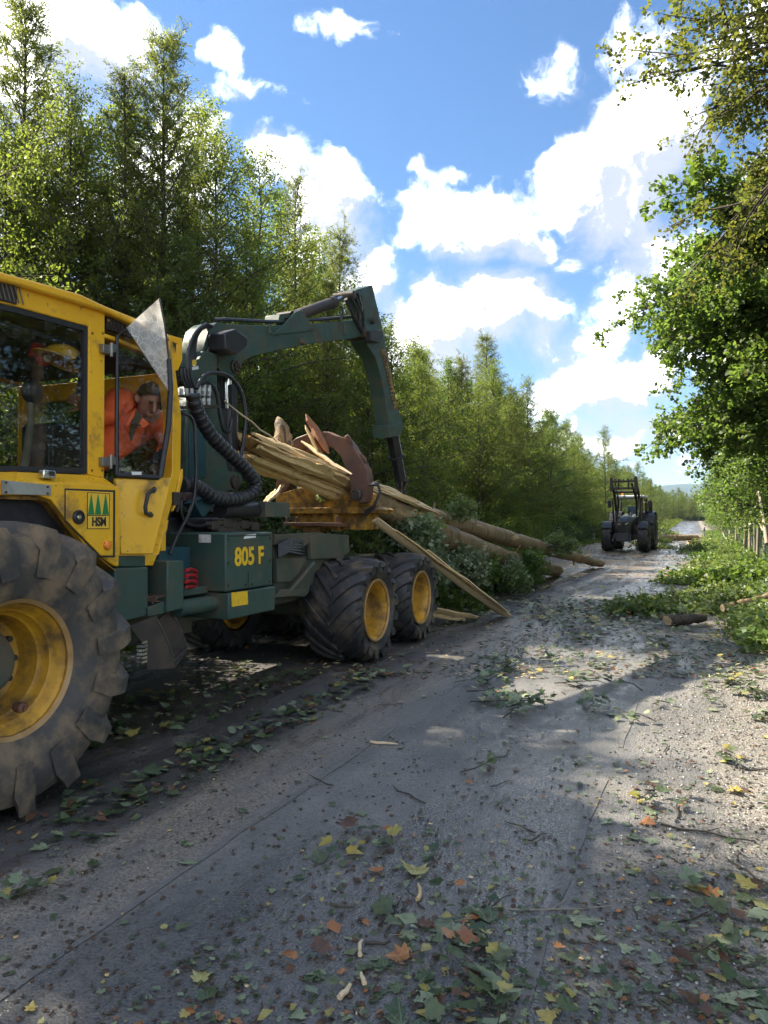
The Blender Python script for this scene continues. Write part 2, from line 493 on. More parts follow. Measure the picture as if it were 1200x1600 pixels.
def shatter():
    m, N, out = new_mat('shattered_film')
    co = N.new('ShaderNodeTexCoord').outputs['Object']
    vo = N.new('ShaderNodeTexVoronoi', feature='DISTANCE_TO_EDGE', inp={'Scale': 16.0})
    N.link(co, vo.inputs['Vector'])
    crack = N.mapr(vo.outputs['Distance'], 0.0, .06, 1, 0)
    v2 = N.new('ShaderNodeTexVoronoi', feature='DISTANCE_TO_EDGE', inp={'Scale': 75.0})
    N.link(co, v2.inputs['Vector'])
    fine = N.mapr(v2.outputs['Distance'], 0.0, .11, .5, 0)
    hz = N.mapr(N.noise(co, 9, 5), .35, .7, .22, .72)
    a = N.math('MAXIMUM', N.math('MAXIMUM', crack, hz), N.math('ADD', fine, .1))
    tr = N.new('ShaderNodeBsdfTransparent', inp={0: (.9, .9, .88, 1)})
    p = N.new('ShaderNodeBsdfPrincipled', inp={'Roughness': .35, 'Base Color': (.92, .92, .90, 1), 'Specular IOR Level': .8})
    tl = N.new('ShaderNodeBsdfTranslucent', inp={0: (.95, .94, .90, 1)})
    md = N.new('ShaderNodeMixShader', inp={0: .5, 1: p.outputs[0], 2: tl.outputs[0]})
    ms = N.new('ShaderNodeMixShader', inp={0: a, 1: tr.outputs[0], 2: md.outputs[0]})
    N.link(ms.outputs[0], out.inputs[0])
    return m
M['shatter'] = shatter()

M['leaf_birch'] = leafmat('birch_leaf', [(0, (.036, .070, .016)), (.5, (.062, .105, .022)), (.85, (.10, .14, .028)), (1, (.17, .18, .035))], trans=(.42, .52, .06), tw=.58)
M['leaf_larch'] = leafmat('larch_needle', [(0, (.040, .066, .020)), (.6, (.070, .098, .026)), (1, (.13, .14, .034))], trans=(.44, .50, .07), tw=.55)
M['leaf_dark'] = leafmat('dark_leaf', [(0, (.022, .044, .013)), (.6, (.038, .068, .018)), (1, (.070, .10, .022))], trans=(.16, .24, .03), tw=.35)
M['leaf_maple'] = leafmat('maple_leaf', [(0, (.040, .082, .018)), (.55, (.070, .125, .026)), (.9, (.11, .165, .034)), (1, (.18, .19, .04))], trans=(.30, .46, .06), tw=.52, spec=.5, rough=.42)
M['leaf_rust'] = leafmat('browning_leaf', [(0, (.045, .078, .018)), (.6, (.075, .105, .022)), (.88, (.11, .11, .024)), (1, (.17, .11, .03))], trans=(.35, .38, .05), tw=.5)
M['leaf_pale'] = leafmat('pale_underside_leaf', [(0, (.085, .13, .06)), (.5, (.16, .21, .11)), (1, (.27, .31, .19))], trans=(.34, .42, .12), tw=.3, spec=.5, rough=.45)
M['leaf_cut'] = leafmat('cut_branch_leaf', [(0, (.045, .085, .018)), (.5, (.085, .14, .028)), (1, (.17, .21, .05))], trans=(.40, .50, .06), tw=.4, back=(.20, .26, .15), spec=.5, rough=.4)

def fallenmat(name, stops, veins, vein_col, blotch, rough=.42, spec=.5):
    """torn-off leaf: tint of its own, blotches, pale ribs"""
    m, N, out = new_mat(name)
    geo = N.new('ShaderNodeNewGeometry')
    oi = N.new('ShaderNodeObjectInfo').outputs['Random']
    tc = N.new('ShaderNodeTexCoord')
    rnd = oi if veins else geo.outputs['Random Per Island']
    col = N.ramp(rnd, stops)
    pos = geo.outputs['Position']
    bl = N.mapr(N.noise(pos, 45, 5, .65), .50, .70)
    col = N.mix(N.math('MULTIPLY', bl, .65), col, blotch)
    col = N.mix(N.mapr(N.noise(pos, 16, 3), .35, .7, .0, .45), col, N.mix(.5, col, (0.0, 0.0, 0.0)))
    if veins:
        xyz = N.new('ShaderNodeSeparateXYZ', inp={0: tc.outputs['Object']})
        ax = N.math('ABSOLUTE', xyz.outputs[0]); yy = N.math('ADD', xyz.outputs[1], .36)
        a = N.math('ARCTAN2', ax, yy)
        r = N.math('SQRT', N.math('ADD', N.math('MULTIPLY', ax, ax), N.math('MULTIPLY', yy, yy)))
        d = N.math('MINIMUM', N.math('MINIMUM', N.math('ABSOLUTE', a), N.math('ABSOLUTE', N.math('SUBTRACT', a, .74))), N.math('ABSOLUTE', N.math('SUBTRACT', a, 1.33)))
        v = N.mapr(N.math('MULTIPLY', d, r), .008, .022, 1, 0)
        col = N.mix(N.math('MULTIPLY', v, .7), col, vein_col)
        w = N.math('SINE', N.math('MULTIPLY', N.math('ADD', r, N.math('MULTIPLY', d, .8)), 52))
        col = N.mix(N.mapr(w, .75, 1.0, 0, .3), col, vein_col)
    col = N.mix(N.math('MULTIPLY', geo.outputs['Backfacing'], .55), col, N.mix(.5, col, (.24, .27, .20)))
    p = N.new('ShaderNodeBsdfPrincipled', inp={'Base Color': col, 'Specular IOR Level': spec})
    N.link(N.mapr(N.noise(pos, 22, 3), .3, .7, rough - .16, rough + .22), p.inputs['Roughness'])
    b = N.new('ShaderNodeBump', inp={'Strength': .6, 'Distance': .004, 'Height': N.noise(pos, 70, 4, .6)})
    N.link(b.outputs[0], p.inputs['Normal'])
    tr = N.new('ShaderNodeBsdfTranslucent', inp={0: col})
    ms = N.new('ShaderNodeMixShader', inp={0: .15, 1: p.outputs[0], 2: tr.outputs[0]})
    N.link(ms.outputs[0], out.inputs[0])
    return m

# ------------------------------------------------------------------ ground, road, far hill
def rise(y):
    return 0.0 if y < 80 else (0.0045 * (y - 80) ** 2 / 60 if y < 140 else 0.27 + 0.009 * (y - 140)) if y < 700 else 0.27 + 0.009 * 560 + .002 * (y - 700)
def gz(x, y):
    z = rise(y)
    if x < -6.4: z += min(.35, (-6.4 - x) * .10)
    if x > 1.0: z += min(.25, (x - 1.0) * .07)
    return z

def ground_mat():
    m, N, out = new_mat('forest_floor')
    co = N.new('ShaderNodeTexCoord').outputs['Object']
    a = N.noise(co, 1.3, 6, .65)
    col = N.ramp(a, [(.3, (.030, .024, .016)), (.5, (.055, .050, .026)), (.62, (.050, .070, .024)), (.8, (.09, .10, .035))])
    sp = N.mapr(N.noise(co, 38, 3), .58, .7)
    col = N.mix(sp, col, (.13, .10, .05))
    X = N.new('ShaderNodeSeparateXYZ', inp={0: co}).outputs[0]
    vo = N.new('ShaderNodeTexVoronoi', inp={'Scale': 95.0}); N.link(co, vo.inputs['Vector'])
    chip = N.new('ShaderNodeSeparateColor', inp={0: vo.outputs['Color']}).outputs[0]
    grav = N.ramp(chip, [(0, (.075, .068, .058)), (.35, (.16, .143, .118)), (.75, (.25, .225, .185)), (1, (.40, .37, .32))])
    edge = N.math('ADD', N.math('ABSOLUTE', N.math('ADD', X, 2.7)), N.math('MULTIPLY', N.math('SUBTRACT', N.noise(co, 1.9, 6, .7), .5), 2.4))
    col = N.mix(N.mapr(edge, 5.3, 4.3, smooth=True), col, grav)
    p = N.new('ShaderNodeBsdfPrincipled', inp={'Roughness': .95, 'Base Color': col})
    b = N.new('ShaderNodeBump', inp={'Strength': 1.0, 'Distance': .05, 'Height': N.noise(co, 14, 6, .7)})
    N.link(b.outputs[0], p.inputs['Normal'])
    N.link(p.outputs[0], out.inputs[0])
    return m

def road_mat():
    m, N, out = new_mat('wet_asphalt')
    co = N.new('ShaderNodeTexCoord').outputs['Object']
    xyz = N.new('ShaderNodeSeparateXYZ', inp={0: co})
    X, Y = xyz.outputs[0], xyz.outputs[1]
    along = N.new('ShaderNodeMapping', inp={0: co, 3: (1, .16, 1)}).outputs[0]
    big = N.noise(co, .9, 5, .6)
    mid = N.noise(along, 3.2, 6, .62)
    # aggregate
    vo = N.new('ShaderNodeTexVoronoi', inp={'Scale': 95.0}); N.link(co, vo.inputs['Vector'])
    chip = N.new('ShaderNodeSeparateColor', inp={0: vo.outputs['Color']}).outputs[0]
    dist = vo.outputs['Distance']
    base = N.ramp(N.math('ADD', N.math('MULTIPLY', big, .55), N.math('MULTIPLY', mid, .45)),
                  [(.34, (.082, .080, .077)), (.5, (.150, .146, .138)), (.66, (.225, .215, .198))])
    base = N.mix(N.math('MULTIPLY', N.mapr(chip, .55, 1.0), .45), base, (.21, .195, .175))
    base = N.mix(N.math('MULTIPLY', N.mapr(chip, .35, .0), .35), base, (.018, .018, .020))
    # tracked mud and bark dust pressed into long streaks
    def band(c, w, wob=.5):
        xx = N.math('ADD', X, N.math('MULTIPLY', N.math('SUBTRACT', N.noise(along, .7, 3), .5), wob))
        return N.mapr(N.math('ABSOLUTE', N.math('SUBTRACT', xx, c)), w, w * .25, smooth=True)
    streak = N.mapr(mid, .34, .62)
    tracked = N.math('MULTIPLY', band(-4.2, 1.75, .5), N.mapr(mid, .28, .62, .35, .95))
    base = N.mix(tracked, base, (.050, .045, .041))
    mud = N.math('MULTIPLY', N.math('MAXIMUM', band(-2.46, .42), N.math('MULTIPLY', band(-3.9, .5), .3)), streak)
    mud = N.math('MULTIPLY', mud, .95)
    base = N.mix(mud, base, N.mix(N.mapr(chip, .3, .8), (.15, .122, .09), (.30, .26, .20)))
    # dark rubber / wet wheel path
    dark = N.math('MULTIPLY', band(-3.0, .30, .3), N.mapr(mid, .3, .7, .3, .8))
    base = N.mix(dark, base, (.040, .039, .039))
    # pale gravel and dust towards the right edge
    gv = N.mapr(N.math('ADD', X, N.math('MULTIPLY', N.math('SUBTRACT', N.noise(co, 1.7, 6, .65), .5), 1.9)), -.25, .55, smooth=True)
    grav = N.ramp(chip, [(0, (.075, .068, .058)), (.35, (.16, .143, .118)), (.75, (.25, .225, .185)), (1, (.40, .37, .32))], 'LINEAR')
    base = N.mix(N.math('MULTIPLY', gv, .92), base, grav)
    # dusty dry islands
    isl = N.mapr(N.noise(co, 1.55, 6, .62), .585, .66, smooth=True)
    isl = N.math('MULTIPLY', isl, .62)
    base = N.mix(isl, base, N.mix(.4, grav, (.19, .17, .14)))
    # brown bark dust under and beyond the drag, clean grey road far off
    drag = N.math('MULTIPLY', N.mapr(Y, 14, 26, smooth=True), N.mapr(Y, 105, 70, smooth=True))
    dn = N.mapr(N.noise(along, 1.1, 5, .65), .3, .6)
    base = N.mix(N.math('MULTIPLY', N.math('MULTIPLY', drag, dn), .85), base, (.20, .145, .088))
    base = N.mix(N.mapr(Y, 75, 100), base, (.085, .085, .088))
    # bark crumbs
    cr = N.mapr(N.noise(co, 30, 4, .7), .64, .70)
    crc = N.ramp(N.noise(co, 11, 2), [(.35, (.035, .025, .016)), (.6, (.10, .065, .035))])
    base = N.mix(N.math('MULTIPLY', cr, .45), base, crc)
    # wet film
    wet = N.mapr(N.noise(along, 1.25, 5, .6), .44, .60, smooth=True)
    wet = N.math('MULTIPLY', wet, N.math('SUBTRACT', 1.0, N.math('MULTIPLY', gv, .8)))
    wet = N.math('MULTIPLY', wet, N.math('SUBTRACT', 1.0, isl))
    wet = N.math('MAXIMUM', wet, N.math('MULTIPLY', band(-.95, .75, .9), N.mapr(N.noise(co, 2.1, 5, .6), .40, .58, smooth=True)))
    base = N.mix(N.math('MULTIPLY', wet, .45), base, N.mix(.5, base, (.0, .0, .0)))
    p = N.new('ShaderNodeBsdfPrincipled', inp={'Base Color': base, 'Specular IOR Level': .5})
    N.link(N.mapr(wet, 0, 1, .66, .19), p.inputs['Roughness'])
    h = N.math('ADD', N.math('MULTIPLY', N.mapr(dist, 0, .8), -.55), N.math('MULTIPLY', N.noise(co, 26, 5, .7), .9))
    h = N.math('ADD', h, N.math('MULTIPLY', mid, .9))
    b = N.new('ShaderNodeBump', inp={'Distance': .012, 'Height': h})
    N.link(N.mapr(wet, 0, 1, .75, .4), b.inputs['Strength'])
    N.link(b.outputs[0], p.inputs['Normal'])
    N.link(p.outputs[0], out.inputs[0])
    return m

def sheet(name, xs, ys, zf, mat):
    V = np.array([(x, y, zf(x, y)) for y in ys for x in xs])
    nx = len(xs)
    F = np.array([(j * nx + i, j * nx + i + 1, (j + 1) * nx + i + 1, (j + 1) * nx + i) for j in range(len(ys) - 1) for i in range(nx - 1)])
    o = bpy.data.objects.new(name, npmesh(name, V, F, mat, True))
    link(o)
    return tag(o, kind='structure')

ys = [-40, -20, -10] + list(np.arange(-5, 60, 2.5)) + list(range(60, 200, 10)) + [220, 260, 320, 400, 520, 700, 1000, 1500, 2200, 3200]
xs = [-1500, -600, -200, -90, -50, -35, -25, -18, -14, -11, -9, -7.5, -6.4, -5, -3.5, -2, -1, 0, 1, 2.5, 4.5, 8, 14, 25, 50, 100, 250, 700, 1500]
sheet('ground', xs, ys, lambda x, y: gz(x, y) - .012, ground_mat())
ROAD = road_mat()
sheet('road', [-6.4, -5, -3.5, -2, -1, 0, 1.0], [y for y in ys if y <= 1000], lambda x, y: rise(y), ROAD)

# two joints in the asphalt: a proud bead of old sealing tar
def seam(x0, y0, y1, w, wob, seed, mat):
    r = random.Random(seed)
    mb = MB()
    n = int((y1 - y0) / .22)
    L, R = [], []
    for i in range(n + 1):
        y = y0 + (y1 - y0) * i / n
        x = x0 + math.sin(y * .9 + seed) * wob + r.uniform(-.012, .012)
        ww = w * r.uniform(.55, 1.2)
        L.append((x - ww, y, .0045)); R.append((x + ww, y, .0045))
    vs = L + R
    mb.add(vs, [(i, i + 1, n + 2 + i, n + 1 + i) for i in range(n) if math.sin(i * .61 + seed) + math.sin(i * .23) > -1.0])
    o = mb.build('road_joint', mat, smooth=0)
    return tag(o, kind='structure')
TAR = surf('joint_filler', (.105, .10, .095), (.17, .16, .145), 14, .6, bump=.6, bump_scale=70)
seam(-2.13, .4, 11, .018, .012, 3, TAR)
seam(-.50, 1.2, 7.5, .022, .03, 8, TAR)

# far wooded ridge, several kilometres away
def ridge():
    m, N, out = new_mat('far_woodland')
    co = N.new('ShaderNodeTexCoord').outputs['Object']
    c = N.ramp(N.noise(co, .012, 6, .65), [(.35, (.020, .040, .030)), (.65, (.045, .070, .042))])
    p = N.new('ShaderNodeBsdfPrincipled', inp={'Base Color': c, 'Roughness': 1.0})
    N.link(p.outputs[0], out.inputs[0])
    r = random.Random(5)
    xs = np.linspace(-5200, 3200, 120)
    V, F = [], []
    rows = [(3300, 0), (3600, .35), (3900, .75), (4200, 1.0), (4600, .9), (5200, 0)]
    for (y, k) in rows:
        for x in xs:
            h = 172 + 34 * math.sin(x / 900 + 1) + 16 * math.sin(x / 310) + 9 * math.sin(x / 90 + y)
            V.append((x, y + 60 * math.sin(x / 500), h * k - 8 + rise(y) * (1 - k)))
    n = len(xs)
    for j in range(len(rows) - 1):
        for i in range(n - 1):
            F.append((j * n + i, j * n + i + 1, (j + 1) * n + i + 1, (j + 1) * n + i))
    o = bpy.data.objects.new('hills', npmesh('hills', V, F, m, True))
    link(o); tag(o, kind='structure')
ridge()


# ------------------------------------------------------------------ trees
def nrm(a):
    return a / np.maximum(np.linalg.norm(a, axis=-1, keepdims=True), 1e-9)

def tube_np(acc, P, R, n=5):
    P = np.asarray(P, float); k = len(P)
    T = nrm(np.gradient(P, axis=0))
    ref = np.array([.31, .87, .38]) if abs(T[0][2]) > .7 else np.array([0, 0, 1.])
    A = nrm(np.cross(T, ref)); B = np.cross(T, A)
    a = np.arange(n) * 2 * np.pi / n
    V = P[:, None, :] + (A[:, None, :] * np.cos(a)[None, :, None] + B[:, None, :] * np.sin(a)[None, :, None]) * np.asarray(R)[:, None, None]
    V = V.reshape(-1, 3)
    i = np.arange(k - 1)[:, None] * n; j = np.arange(n)[None, :]; j2 = (j + 1) % n
    F = np.stack([i + j, i + j2, i + n + j2, i + n + j], -1).reshape(-1, 4)
    acc.add(V, F)

def sticks_np(acc, S, E, r):
    """many straight three-sided twigs at once"""
    D = nrm(E - S)
    A = nrm(np.cross(D, np.array([.2, .3, .93]))); B = np.cross(D, A)
    n = len(S); V = np.zeros((n, 6, 3))
    for q in range(3):
        o = A * math.cos(q * 2.094) + B * math.sin(q * 2.094)
        V[:, q] = S + o * r; V[:, q + 3] = E + o * r * .4
    b = (np.arange(n) * 6)[:, None, None]
    F = (b + np.array([[0, 1, 4, 3], [1, 2, 5, 4], [2, 0, 3, 5]])[None]).reshape(-1, 4)
    acc.add(V.reshape(-1, 3), F)

def leaves_np(acc, P, A, S, w, rng, flat=0.0):
    n = len(P)
    rnd = rng.normal(size=(n, 3))
    if flat: rnd[:, 2] += flat * 2.5
    A = nrm(A)
    B = nrm(np.cross(A, rnd)); C = np.cross(A, B)
    S = S[:, None]
    V = np.stack([P, P + A * S * .45 + B * S * w * .5 + C * S * .10, P + A * S, P + A * S * .45 - B * S * w * .5 + C * S * .10], 1)
    F = (np.arange(n) * 4)[:, None] + np.arange(4)[None]
    acc.add(V.reshape(-1, 3), F)

def limb(wood, lv, base, d, L, r, rng, bend=(0, 0, 0), ntw=8, twl=.6, fwd=.5, spread=.8, droop=-.1, nleaf=14, ls=.06, lw=.6, jit=.06, start=.2, nseg=5, lflat=0.0, ldroop=-.25, nsub=0, sticks=True, tube_n=4, along=0.6):
    d = np.array(d, float); d /= np.linalg.norm(d)
    p = np.array(base, float); P = [p.copy()]
    dd = d.copy(); be = np.array(bend, float)
    for i in range(nseg):
        dd = dd + be / nseg + rng.normal(size=3) * .07
        dd /= np.linalg.norm(dd)
        p = p + dd * L / nseg
        P.append(p.copy())
    P = np.array(P)
    tube_np(wood, P, np.linspace(r, r * .25, nseg + 1), tube_n)
    if nsub:
        for q in range(nsub):
            s = rng.uniform(.25, .95)
            k = min(int(s * nseg), nseg - 1); f = s * nseg - k
            b = P[k] * (1 - f) + P[k + 1] * f
            sd = nrm(P[k + 1] - P[k]) * fwd + rng.normal(size=3) * np.array([1, 1, .45]) * spread
            limb(wood, lv, b, sd, L * rng.uniform(.28, .5) * (1.15 - s * .5), r * .42, rng, be * .6, ntw, twl, fwd, spread, droop, nleaf, ls, lw, jit, .15, 4, lflat, ldroop, 0, sticks, 3, along)
    s = rng.uniform(start, 1.0, ntw)
    k = np.minimum((s * nseg).astype(int), nseg - 1); f = (s * nseg - k)[:, None]
    S0 = P[k] * (1 - f) + P[k + 1] * f
    T = nrm(P[k + 1] - P[k])
    D = nrm(T * fwd + rng.normal(size=(ntw, 3)) * spread + np.array([0, 0, droop]))
    ln = twl * rng.uniform(.5, 1.25, ntw)
    E = S0 + D * ln[:, None]
    if sticks: sticks_np(wood, S0, E, .004)
    t = rng.uniform(.05, 1.05, (ntw, nleaf, 1)) if not lflat else 1.06 - .42 * rng.random((ntw, nleaf, 1)) ** 1.3
    C = S0[:, None] + D[:, None] * ln[:, None, None] * t + rng.normal(size=(ntw, nleaf, 3)) * jit
    A = np.broadcast_to(D[:, None] * along, C.shape) + rng.normal(size=C.shape) * .7 + np.array([0, 0, ldroop])
    C = C.reshape(-1, 3); A = A.reshape(-1, 3)
    leaves_np(lv, C, A, ls * rng.uniform(.6, 1.35, len(C)), lw, rng, lflat)
    return P

def trunk_line(H, rng, wob=.12, lean=(0, 0), k=9):
    h = np.linspace(0, 1, k)
    w = np.cumsum(rng.normal(size=(k, 2)) * wob * .35, 0); w -= w[0]
    return np.stack([w[:, 0] + lean[0] * h * H, w[:, 1] + lean[1] * h * H, h * H], 1)

def at_h(TP, t):
    k = len(TP) - 1
    i = min(int(t * k), k - 1); f = t * k - i
    return TP[i] * (1 - f) + TP[i + 1] * f

def birch(seed, H, dens=1.0, lm='leaf_birch', ls=.055, stems=1, rmax=1.9, low=.12, barkm='bark'):
    rng = np.random.default_rng(seed)
    W, L = Acc(), Acc()
    for s in range(stems):
        hh = H * (1 if s == 0 else rng.uniform(.6, .9))
        az0 = rng.uniform(0, 6.28)
        TP = trunk_line(hh, rng, .16, (0, 0) if s == 0 else (math.cos(az0) * .14, math.sin(az0) * .14))
        tube_np(W, TP, np.linspace(.014 * hh * (.8 if s else 1) * .6 + .02, .008, len(TP)), 7)
        nb = int(46 * hh / 9 * dens)
        for i in range(nb):
            t = low + (1 - low) * (i + rng.uniform(0, 1)) / nb
            prof = (.45 + .55 * math.sin(math.pi * min(1, (t * .9 + .12)))) * (1 - max(0, t - .55) / .55 * .8)
            az = i * 2.4 + rng.uniform(-.6, .6)
            el = rad(rng.uniform(18, 48)) + max(0, t - .6) * .7
            d = (math.cos(az) * math.cos(el), math.sin(az) * math.cos(el), math.sin(el))
            ln = rmax * prof * rng.uniform(.6, 1.2)
            limb(W, L, at_h(TP, min(t, .99)), d, ln, .008 + .008 * ln, rng, (0, 0, -.35), ntw=int(5 + 5 * ln), twl=.48, droop=-.30, nleaf=int(15 * dens), ls=ls, lw=.72, jit=.055)
        limb(W, L, TP[-2], (0, 0, 1), hh * .13, .01, rng, ntw=9, twl=.32, droop=.25, nleaf=14, ls=ls, lw=.7, jit=.04)
    return W.mesh('trunk', M[barkm]), L.mesh('crown', M[lm])

def larch(seed, H, dens=1.0, lm='leaf_larch', rmax=2.0, low=.1):
    rng = np.random.default_rng(seed)
    W, L = Acc(), Acc()
    TP = trunk_line(H, rng, .06)
    tube_np(W, TP, np.linspace(.011 * H, .008, len(TP)), 7)
    nb = int(13 * H * dens)
    for i in range(nb):
        t = low + (1 - low) * (i + rng.uniform(0, 1)) / nb
        t = min(t, .985)
        ln = (rmax * (1 - t) ** .72 * rng.uniform(.65, 1.2) + .16)
        az = i * 2.4 + rng.uniform(-.5, .5)
        el = rad(rng.uniform(2, 24)) + t * .55
        d = (math.cos(az) * math.cos(el), math.sin(az) * math.cos(el), math.sin(el))
        limb(W, L, at_h(TP, t), d, ln, .006 + .009 * ln, rng, (0, 0, -.15 + .55 * t), ntw=int(4 + 7 * ln), twl=.36, fwd=.75, spread=.5, droop=-.30, nleaf=20, ls=.080, lw=.22, jit=.028, along=1.1, ldroop=-.05)
    limb(W, L, TP[-2], (0, 0, 1), H / 8 + .5, .012, rng, ntw=22, twl=.20, fwd=.9, spread=.45, droop=.1, nleaf=18, ls=.07, lw=.22, jit=.02, along=1.1, start=.0)
    return W.mesh('trunk', M['bark']), L.mesh('crown', M[lm])

def bush(seed, H, lm='leaf_dark', ls=.075, stems=9, lw=.7):
    rng = np.random.default_rng(seed)
    W, L = Acc(), Acc()
    for s in range(stems):
        az = rng.uniform(0, 6.28); el = rad(rng.uniform(38, 85))
        d = (math.cos(az) * math.cos(el), math.sin(az) * math.cos(el), math.sin(el))
        b = (rng.uniform(-.25, .25), rng.uniform(-.25, .25), 0)
        limb(W, L, b, d, H * rng.uniform(.6, 1.05), .016, rng, (math.cos(az) * .3, math.sin(az) * .3, -.35), ntw=11, twl=.42, droop=-.15, nleaf=14, ls=ls, lw=lw, jit=.07, start=.12, nsub=5)
    return W.mesh('stems', M['bark']), L.mesh('foliage', M[lm])

def broadleaf(seed, H, R, low=.16, lm='leaf_maple', ls=.105, dens=1.0, boughs=26, r0=.2, sides=None):
    """spreading tree: boughs carry their leaves in uneven, roughly level layers"""
    rng = np.random.default_rng(seed)
    W, L = Acc(), Acc()
    TP = trunk_line(H * .92, rng, .22)
    tube_np(W, TP, np.linspace(r0, .03, len(TP)), 9)
    for i in range(boughs):
        t = low + (1 - low) * (i + rng.uniform(0, 1)) / boughs
        prof = math.sin(math.pi * (.18 + .74 * t)) ** .8
        az = i * 2.4 + rng.uniform(-.5, .5)
        el = rad(rng.uniform(8, 26)) + t * t * .9
        d = (math.cos(az) * math.cos(el), math.sin(az) * math.cos(el), math.sin(el))
        ln = R * prof * rng.uniform(.7, 1.15) + .4
        limb(W, L, at_h(TP, min(t, .98)), d, ln, .02 + .016 * ln, rng, (0, 0, -.25), ntw=9, twl=.62, fwd=.6, spread=.75, droop=.02, nleaf=int(13 * dens), ls=ls, lw=.85, jit=.10, nsub=int(4 + 1.5 * ln), nseg=6, lflat=.7, ldroop=-.3, start=.3)
    return W.mesh('trunk', M['bark']), L.mesh('crown', M[lm])

class Kind:
    def __init__(s, name, cat, meshes, part=('trunk', 'crown')):
        s.name, s.cat, s.meshes, s.part = name, cat, meshes, part
    def put(s, x, y, label, group=None, rz=0.0, sc=1.0, szr=1.0, z=None):
        o = empty(s.name, (x, y, gz(x, y) - .03 if z is None else z), label, s.cat, group, rz)
        for nm, me in zip(s.part, s.meshes):
            c = bpy.data.objects.new(nm, me)
            link(c, o)
        o.scale = (sc, sc, sc * szr)
        return o

rg = random.Random(11)
B = [birch(21, 9.2, 1.55, rmax=2.5), birch(22, 8.6, 1.5, rmax=2.4, lm='leaf_maple', ls=.06), birch(23, 9.8, 1.6, rmax=2.7), birch(24, 7.6, 1.35, stems=3, rmax=2.3), birch(25, 9.0, 1.4, ls=.058, rmax=2.4)]
LA = [larch(31, 11.2, 1.45, rmax=2.5), larch(32, 10.2, 1.3, rmax=2.3), larch(33, 10.6, .9, rmax=1.8)]
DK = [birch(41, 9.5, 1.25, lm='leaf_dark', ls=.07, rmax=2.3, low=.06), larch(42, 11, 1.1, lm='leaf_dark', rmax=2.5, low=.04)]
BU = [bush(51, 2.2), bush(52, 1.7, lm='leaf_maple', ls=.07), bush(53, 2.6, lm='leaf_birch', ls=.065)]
birchK = [Kind('birch_tree', 'birch', m) for m in B]
larchK = [Kind('larch_tree', 'larch', m) for m in LA]
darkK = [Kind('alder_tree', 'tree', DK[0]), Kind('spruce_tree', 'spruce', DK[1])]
bushK = [Kind('shrub', 'shrub', m, ('stems', 'foliage')) for m in BU]

# larches and birches that stand out of the wood's edge
def top_at(u, v, X):
    p = on_x(u, v, X)
    return p.x, p.y, p.z
def hero(K, H, u, v, X, label, rz=0.0, wide=1.0):
    x, y, z = top_at(u, v, X)
    s = (z - gz(x, y)) / H
    return K.put(x, y, label, None, rz, s * wide, 1 / wide)
hero(larchK[0], 11.9, 246, 8, -9.3, 'tallest feathery larch of the wood, its spire above the cab roof', 0.4)
hero(larchK[2], 11.2, 193, 62, -9.8, 'slim larch with a thin spire just beside the tallest larch', 1.9)
hero(larchK[1], 10.8, 530, 335, -9.6, 'yellowish pointed larch behind the crane boom', 2.2)
hero(larchK[2], 11.2, 461, 236, -8.9, 'very thin larch with sparse twigs behind the knuckle boom', 3.0, .75)
hero(larchK[0], 11.9, 764, 508, -9.8, 'pointed larch rising over the birches behind the lying logs', 4.0, 1.15)
hero(larchK[1], 10.8, 722, 545, -9.4, 'smaller larch touching the pointed larch behind the lying logs', 1.1)
hero(larchK[0], 11.9, 38, -60, -12.5, 'big dark larch with bare hanging twigs at the wood edge beside the cab roof', 2.9, 1.15)
hero(birchK[2], 10.4, 345, 165, -8.6, 'broad backlit birch with yellow-green leaves beside the tallest larch', .6)
hero(birchK[0], 9.8, 402, 212, -9.4, 'birch with sunlit top between the tallest larch and the thin larch', 5.1)
hero(birchK[2], 10.4, 112, 85, -10.6, 'bright yellow-green birch in front of the big dark larch', 2.4, .85)

for i, (u, v, X, k, lb) in enumerate(((300, 120, -10.4, 0, 'tall birch filling the gap right of the tallest larch'), (215, 118, -11.2, 2, 'birch between the slim larch and the tallest larch'), (160, 150, -11.5, 4, 'birch standing just left of the slim larch'),
    (432, 275, -10.6, 1, 'birch left of the very thin larch behind the boom root'), (496, 345, -10.8, 0, 'birch between the thin larch and the yellowish larch'), (572, 452, -9.0, 2, 'birch right behind the elbow of the crane boom'), (622, 482, -9.6, 4, 'birch rising just right of the crane stick'),
    (658, 520, -9.0, 0, 'round topped birch second right of the crane stick'), (694, 545, -10.2, 1, 'birch left of the smaller larch beyond the crane'), (818, 612, -9.4, 2, 'birch right of the pointed larch with a soft top'), (12, 170, -11.0, 3, 'many stemmed birch in dark shade at the outer edge of the wood'))):
    hero(birchK[k], (9.8, 9.2, 10.4, 8.1, 9.6)[k], u, v, X, lb, i * 1.3, 1.05)
G_B, G_L, G_D = 'birches in the young wood left of the road', 'larches in the young wood left of the road', 'dark trees deep inside the wood'
T_B, T_L = 'slender young birch in the crowded wood along the left of the road', 'young larch among the birches along the left of the road'
n_b = 0
